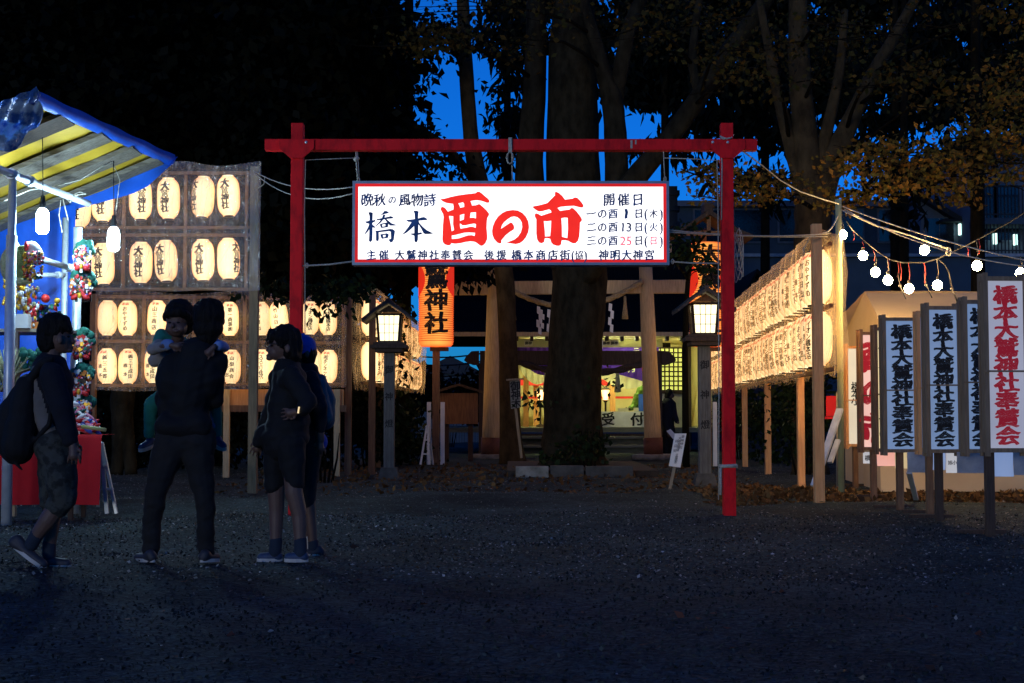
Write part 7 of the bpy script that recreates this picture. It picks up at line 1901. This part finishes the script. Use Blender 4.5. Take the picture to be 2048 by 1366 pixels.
shoe(kid, Yc, (303, 893), (284, 902), 20, 9, -.06, -.14, 'shoe'); shoe(kid, Yc, (434, 890), (447, 900), 20, 9, -.06, -.14, 'shoe')

# ---------------- boy with glasses looking left
Y = 9.12; F = 828 + CAMZ * S(Y)
b1 = thing('person', 'boy with glasses in dark jacket and shorts looking left, small light at his elbow', 'person', base(575, Y))
bb = [('e', (566, 688, 0), (27, 25, 33)), ('e', (552, 704, 0), (16, 19, 17)), ('c', (541, 694, 0), (534.5, 700, 0), 5, 3.6), ('e', (537, 711, 0), (5, 8, 3)), ('e', (539, 717, 0), (7, 9, 4.5)), ('e', (540, 684, 0), (5, 14, 4)), ('e', (575, 697, -.085), (6, 3, 9)), ('e', (575, 697, .085), (6, 3, 9)),
      ('c', (570, 710, 0), (573, 742, 0), 16, 17), ('c', (575, 754, 0), (571, 870, 0), 24, 26), ('ch', [(586, 758, -.10), (612, 802, -.18), (600, 820, -.20)], [10, 9.5, 9]), ('ch', [(562, 762, .10), (545, 815, .18), (522, 872, .15)], [10, 9, 9]),
      ('ch', [(558, 890, .05), (553, 935, .06), (552, 985, .06), (553, 1020, .07), (551, 1098, .05)], [20, 19, 17, 15.5, 11]), ('ch', [(582, 890, -.05), (584, 935, -.06), (588, 985, -.07), (599, 1030, -.06), (601, 1098, -.08)], [20, 19, 18, 16, 11]), ('c', (551, 1100, .05), (545, 1107, .05), 8, 5), ('c', (601, 1100, -.08), (596, 1107, -.08), 8, 5)]
bb += hand((598, 822), (-1, .2), -1, -.21, .8, .6) + hand((520, 878), (-.3, 1), 1, .12, .8, .8)
blob('body', b1, Y, M['skin'], bb, .0058, 2)
m_ = MB(); m_.ball(at(543, 691, Y - .065), (.010, .008, .007), 8, 6); m_.ball(at(543, 691, Y + .065), (.010, .008, .007), 8, 6); m_.build('eyes', M['eye'], b1)
m_ = MB()
for dd in (-.062, .03):
    c = at(533, 689, Y + dd + .016); m_.tube([c + Vector((.008 * math.cos(t) * .5, .024 * math.cos(t), .020 * math.sin(t))) for t in [k * .5236 for k in range(13)]], .0032, 6)
m_.tube([at(533, 688, Y - .025), at(532, 687, Y + .022)], .003, 5)
for dd in (-.085, .085): m_.tube([at(533, 686, Y + dd * .85), at(572, 690, Y + dd * 1.08)], .003, 5)
m_.build('glasses', M['black'], b1)
blob('hair', b1, Y, M['hair'], [('e', (572, 679, 0), (31, 29, 30)), ('e', (582, 694, 0), (23, 27, 30)), ('c', (545, 668, 0), (537, 680, 0), 12, 6), ('c', (548, 672, -.05), (540, 684, -.05), 9, 4), ('c', (548, 672, .05), (540, 684, .05), 9, 4), ('e', (590, 712, 0), (13, 23, 14)), ('c', (560, 676, -.08), (563, 694, -.085), 8, 4)] +
     [('c', (572 + 27 * math.cos(a), 678 - 26 * math.sin(a), 0), (572 + 32 * math.cos(a - .12), 679 - 31 * math.sin(a - .12), (k % 2) * .03 - .015), 6, 2) for k, a in enumerate([-.7, -.4, -.1, .3, .7, 1.1, 1.5, 1.9, 2.3])], .0085, 2)
blob('jacket', b1, Y, M['dkcloth'], [('ch', [(575, 742, 0), (578, 780, 0), (574, 840, 0), (568, 884, 0)], [30, 38, 42, 42]), ('e', (582, 758, 0), (30, 50, 34)), ('c', (573, 730, 0), (574, 742, 0), 22, 27), ('e', (585, 850, 0), (36, 44, 46)), ('e', (555, 872, 0), (30, 42, 28)), ('e', (592, 872, 0), (26, 42, 26)),
     ('ch', [(583, 752, -.13), (616, 802, -.19), (606, 818, -.22)], [21, 18, 14]), ('ch', [(560, 756, .13), (545, 815, .18), (528, 858, .16)], [22, 19, 15]), ('e', (529, 872, .05), (19, 26, 25)), ('e', (516, 884, .05), (11, 20, 15)), ('e', (624, 806, -.10), (12, 14, 14))], .010, 4)
blob('shorts', b1, Y, M['dkcloth'], [('ch', [(556, 890, .05), (551, 935, .06), (549, 968, .06)], [32, 27, 22]), ('ch', [(582, 890, -.05), (586, 935, -.06), (588, 966, -.06)], [32, 26, 21])], .010, 3)
m_ = MB(); m_.box(at(597.5, 820, Y - .262), (.008, .03, .042), Matrix.Rotation(.18, 3, 'Y')); m_.build('phone_screen', M['screenlit'], b1)
blob('sock', b1, Y, M['sock'], [('c', (552, 1080, .055), (550, 1106, .05), 13, 13.5)], .008); blob('sock', b1, Y, M['sock'], [('c', (601, 1080, -.075), (601, 1106, -.08), 13, 13.5)], .008)
shoe(b1, Y, (555, F + .5), (523, F + .5), 26, 11, .05, .04); shoe(b1, Y, (607, F + 1), (578, F + 1), 26, 11, -.08, -.09)

# ---------------- boy in a blue cap behind him
Y = 9.42; F = 828 + CAMZ * S(Y)
b2 = thing('person', 'boy in a blue cap with a teal backpack, half hidden behind the boy with glasses', 'person', base(615, Y))
bb = [('e', (606, 700, 0), (23, 24, 30)), ('e', (596, 714, 0), (15, 18, 15)), ('e', (580, 708, 0), (5, 4, 4)), ('e', (614, 708, -.08), (5, 3, 8)), ('e', (614, 708, .08), (5, 3, 8)), ('c', (608, 722, 0), (612, 748, 0), 13, 14), ('c', (612, 760, 0), (613, 865, 0), 20, 22),
      ('ch', [(622, 764, -.10), (639, 812, -.15), (641, 880, -.12)], [10, 9, 8]), ('ch', [(604, 764, .10), (594, 825, .15), (585, 880, .10)], [10, 9, 8]), ('ch', [(606, 895, .05), (606, 950, .06), (606, 1005, .05), (612, 1092, .04)], [17, 15, 13, 9]), ('ch', [(618, 895, -.05), (617, 950, -.05), (618, 1005, -.05), (626, 1090, -.04)], [17, 15, 13, 9]), ('c', (612, 1092, .04), (607, 1099, .04), 8, 5), ('c', (626, 1090, -.04), (621, 1097, -.04), 8, 5)]
bb += hand((640, 878), (.05, 1), 1, -.12, .75, .5) + hand((585, 878), (-.1, 1), -1, .1, .75, .5)
blob('body', b2, Y, M['skin'], bb, .0058, 2)
m_ = MB(); m_.ball(at(585, 702, Y - .06), (.010, .008, .007), 8, 6); m_.ball(at(585, 702, Y + .06), (.010, .008, .007), 8, 6); m_.build('eyes', M['eye'], b2)
blob('hair', b2, Y, M['hair'], [('e', (612, 706, 0), (22, 26, 24)), ('e', (618, 716, 0), (13, 22, 16))], .009, 2)
blob('cap', b2, Y, M['capblue'], [('e', (606, 694, 0), (27, 28, 25)), ('e', (610, 702, 0), (24, 27, 17)), ('c', (585, 699, 0), (566, 703, 0), 7, 5), ('c', (585, 700, -.05), (568, 704, -.03), 6, 4), ('c', (585, 700, .05), (568, 704, .03), 6, 4), ('c', (606, 668, 0), (606, 670, 0), 3, 3)], .009, 3)
blob('jacket', b2, Y, M['navycloth'], [('ch', [(612, 748, 0), (614, 800, 0), (614, 872, 0)], [28, 34, 34]), ('ch', [(622, 758, -.12), (640, 812, -.16), (641, 858, -.13)], [18, 16, 12]), ('ch', [(604, 758, .13), (594, 825, .15), (587, 862, .10)], [18, 15, 12]), ('c', (611, 738, 0), (612, 750, 0), 17, 22)], .010, 4)
blob('shirt_hem', b2, Y, M['capblue'], [('ch', [(604, 886, .02), (634, 884, -.02)], [24, 22])], .010, 3)
blob('shorts', b2, Y, M['trouser'], [('ch', [(606, 892, .05), (606, 950, .06), (605, 1000, .05)], [27, 23, 19]), ('ch', [(618, 892, -.05), (616, 950, -.05), (612, 1002, -.05)], [27, 22, 19])], .010, 3)
blob('backpack', b2, Y, M['tealpack'], [('ch', [(638, 764, -.02), (650, 800, 0), (652, 838, 0)], [16, 22, 20]), ('c', (640, 770, .08), (650, 836, .08), 14, 18), ('c', (640, 770, -.09), (650, 836, -.09), 13, 17), ('ch', [(626, 748, -.11), (608, 770, -.13), (612, 820, -.13)], [5, 5, 5])], .010, 3)
blob('sock', b2, Y, M['socklight'], [('c', (614, 1078, .04), (612, 1096, .04), 10.5, 11)], .008); blob('sock', b2, Y, M['sock'], [('c', (626, 1084, -.04), (627, 1096, -.04), 10.5, 11)], .008)
shoe(b2, Y, (618, F + .5), (596, F + .5), 24, 10, .04, .03, 'shoedk'); shoe(b2, Y, (640, F + .5), (616, F + .5), 24, 10, -.04, -.05, 'shoedk')

# ---------------- boy walking right with a big backpack
Y = 8.72; F = 828 + CAMZ * S(Y)
b3 = thing('person', 'boy in mottled shorts walking right past the stall with a large black backpack', 'person', base(100, Y))
bb = [('e', (113, 667, 0), (29, 27, 36)), ('e', (127, 689, 0), (17, 20, 18)), ('e', (124, 682, 0), (20, 25, 23)), ('c', (141, 674, 0), (146.5, 683, 0), 5, 4), ('e', (142, 694, 0), (5, 8, 3)), ('e', (138, 701, 0), (8, 9, 5)), ('e', (141, 664, 0), (5, 14, 4)), ('e', (119, 679, -.09), (6, 3, 10)), ('e', (119, 679, .09), (6, 3, 10)),
      ('c', (106, 695, 0), (100, 728, 0), 17, 19), ('c', (101, 744, 0), (113, 872, 0), 25, 28), ('ch', [(106, 755, -.13), (123, 820, -.19), (145, 888, -.20)], [12, 11, 9.5]), ('ch', [(114, 755, .13), (127, 820, .19), (146, 880, .2)], [12, 11, 9]),
      ('ch', [(110, 895, -.05), (122, 950, -.08), (124, 1000, -.08), (96, 1040, -.08), (62, 1086, -.06)], [26, 24, 19, 18, 11]), ('ch', [(116, 895, .05), (108, 950, .07), (105, 1000, .07), (104, 1040, .06), (98, 1108, .05)], [26, 24, 19, 16.5, 11]), ('c', (62, 1086, -.06), (65, 1099, -.06), 8, 5), ('c', (98, 1110, .05), (103, 1117, .05), 8, 5)]
bb += hand((146, 888), (.05, 1), -1, -.205, .92, .75) + hand((147, 880), (.05, 1), -1, .2, .92, .6)
blob('body', b3, Y, M['skin'], bb, .0058, 2)
m_ = MB(); m_.ball(at(137, 673, Y - .07), (.010, .008, .007), 8, 6); m_.ball(at(137, 673, Y + .07), (.010, .008, .007), 8, 6); m_.build('eyes', M['eye'], b3)
blob('hair', b3, Y, M['hair'], [('e', (108, 660, 0), (33, 30, 36)), ('e', (100, 680, 0), (26, 28, 30)), ('c', (128, 640, 0), (140, 658, 0), 12, 6), ('c', (126, 642, -.06), (138, 660, -.06), 10, 5), ('c', (126, 642, .06), (138, 660, .06), 10, 5), ('c', (100, 700, 0), (98, 708, 0), 17, 14)], .0085, 2)
blob('shirt', b3, Y, [M['navycloth'], M['greycloth']], [('ch', [(100, 742, 0), (106, 800, 0), (114, 876, 0)], [38, 40, 40], 0), ('ch', [(78, 745, -.06), (77, 790, -.07), (88, 835, -.08), (104, 872, -.09)], [18, 20, 20, 18], 1), ('e', (112, 765, 0), (32, 52, 38), None, 0), ('ch', [(104, 748, -.155), (124, 820, -.19), (139, 880, -.20)], [24, 21, 16], 0), ('ch', [(114, 748, .155), (128, 820, .19), (142, 868, .20)], [22, 19, 15], 0), ('c', (101, 722, 0), (100, 738, 0), 24, 30, 0)], .010, 3)
blob('shorts', b3, Y, M['camo'], [('ch', [(110, 892, -.05), (122, 950, -.08), (126, 998, -.08), (116, 1010, -.08)], [41, 35, 27, 25]), ('ch', [(116, 892, .05), (108, 950, .07), (104, 1002, .07)], [41, 34, 25]), ('c', (112, 880, 0), (114, 895, 0), 42, 42)], .010, 3)
blob('backpack', b3, Y, M['dkcloth'], [('ch', [(58, 770, 0), (36, 830, 0), (34, 890, 0)], [22, 42, 38]), ('c', (52, 770, .10), (38, 885, .10), 20, 34), ('c', (52, 770, -.10), (38, 885, -.10), 20, 34), ('ch', [(64, 752, -.12), (84, 726, -.15), (104, 716, -.14)], [10, 9, 7]), ('e', (22, 860, 0), (34, 42, 56)), ('ch', [(86, 724, -.15), (98, 735, -.17)], [6, 6]), ('ch', [(62, 890, -.12), (98, 850, -.15), (102, 820, -.17)], [5, 5, 5]), ('c', (30, 926, -.05), (44, 940, -.05), 4, 3)], .010, 3)
blob('sock', b3, Y, M['sock'], [('c', (75, 1068, -.065), (62, 1090, -.06), 14.5, 14)], .008); blob('sock', b3, Y, M['sock'], [('c', (99, 1086, .055), (98, 1112, .05), 14, 13.5)], .008)
shoe(b3, Y, (29, 1096), (85, 1138), 27, 12, -.06, -.07, 'shoedk'); shoe(b3, Y, (94, F + .5), (133, F + .5), 27, 12, .05, .05, 'shoedk')

# ---------------- far people at the hall
Y = 34.0
p6 = thing('person', 'person in a dark coat standing by the right archway pillar holding white paper', 'person', base(1337, Y))
bb = [('e', (1340, 789, 0), (7.5, 8, 9.5)), ('e', (1346, 792, 0), (3, 3, 3)), ('c', (1338, 795, 0), (1337, 802, 0), 4.5, 5), ('c', (1336, 808, 0), (1336, 850, 0), 12, 12), ('ch', [(1327, 808, -.05), (1326, 840, -.08), (1336, 864, -.22)], [5, 4, 3]), ('ch', [(1346, 808, .0), (1350, 835, -.08), (1356, 845, -.2)], [5, 4, 3]), ('ch', [(1331, 855, 0), (1331, 882, 0), (1331, 905, 0)], [8, 5.5, 4]), ('ch', [(1342, 855, 0), (1342, 882, 0), (1342, 905, 0)], [8, 5.5, 4])]
blob('body', p6, Y, M['skin'], bb + hand((1336, 864), (.5, .8), 1, -.22, .27, .4), .012, 1)
blob('hair', p6, Y, M['hair'], [('e', (1338, 787, 0), (8.5, 9, 10)), ('e', (1335, 793, 0), (6, 8, 7))], .012, 1)
blob('coat', p6, Y, M['navycloth'], [('ch', [(1336, 806, 0), (1335, 840, 0), (1335, 866, 0)], [12.5, 14, 14]), ('ch', [(1328, 808, -.05), (1326, 840, -.08), (1334, 859, -.18)], [6.5, 6, 5]), ('ch', [(1346, 808, 0), (1350, 834, -.08), (1354, 842, -.17)], [6.5, 6, 5])], .014, 2)
blob('trousers', p6, Y, M['dkcloth'], [('ch', [(1331, 860, 0), (1330, 900, 0), (1330, 905, 0)], [9, 7, 6.5]), ('ch', [(1342, 860, 0), (1342, 900, 0), (1342, 905, 0)], [9, 7, 6.5])], .014, 1)
m_ = MB(); m_.add([at(1333, 862, Y - .3), at(1341, 858, Y - .3), at(1355, 873, Y - .33), at(1346, 878, Y - .33)], [(0, 1, 2, 3)]); tag(m_.build('paper_sheet', M['white']), 'crumpled white paper in the hand of the dark coated person', 'paper')
Y = 36.2
p7 = thing('person', 'seated person in a green jacket behind the reception table', 'person', (XX(1280, Y), Y, ZZ(850, Y)))
bb = [('e', (1290, 766, 0), (7.5, 8, 9)), ('c', (1288, 774, 0), (1286, 782, 0), 4, 5), ('c', (1284, 790, 0), (1281, 832, 0), 12, 13), ('ch', [(1274, 792, -.1), (1266, 815, -.2), (1258, 818, -.4)], [5, 4, 3]), ('ch', [(1294, 792, -.1), (1297, 815, -.2), (1288, 818, -.4)], [5, 4, 3]), ('ch', [(1276, 838, 0), (1272, 842, -.4), (1272, 850, -.4)], [7, 6, 4]), ('ch', [(1288, 838, 0), (1290, 842, -.4), (1290, 850, -.4)], [7, 6, 4])]
blob('body', p7, Y, M['skin'], bb + hand((1258, 818), (-1, .2), 1, -.4, .25, .3), .012, 1)
blob('hair', p7, Y, M['hair'], [('e', (1291, 763, .03), (8.5, 9, 9))], .012, 1)
blob('jacket', p7, Y, mat('leaf_green_jacket', (.16, .30, .05), (.11, .22, .03), rough=.85), [('ch', [(1285, 784, 0), (1282, 830, 0)], [13, 15]), ('ch', [(1274, 792, -.1), (1267, 814, -.2), (1260, 817, -.35)], [6.5, 6, 5]), ('ch', [(1294, 792, -.1), (1297, 815, -.2), (1290, 818, -.35)], [6.5, 6, 5])], .014, 2)
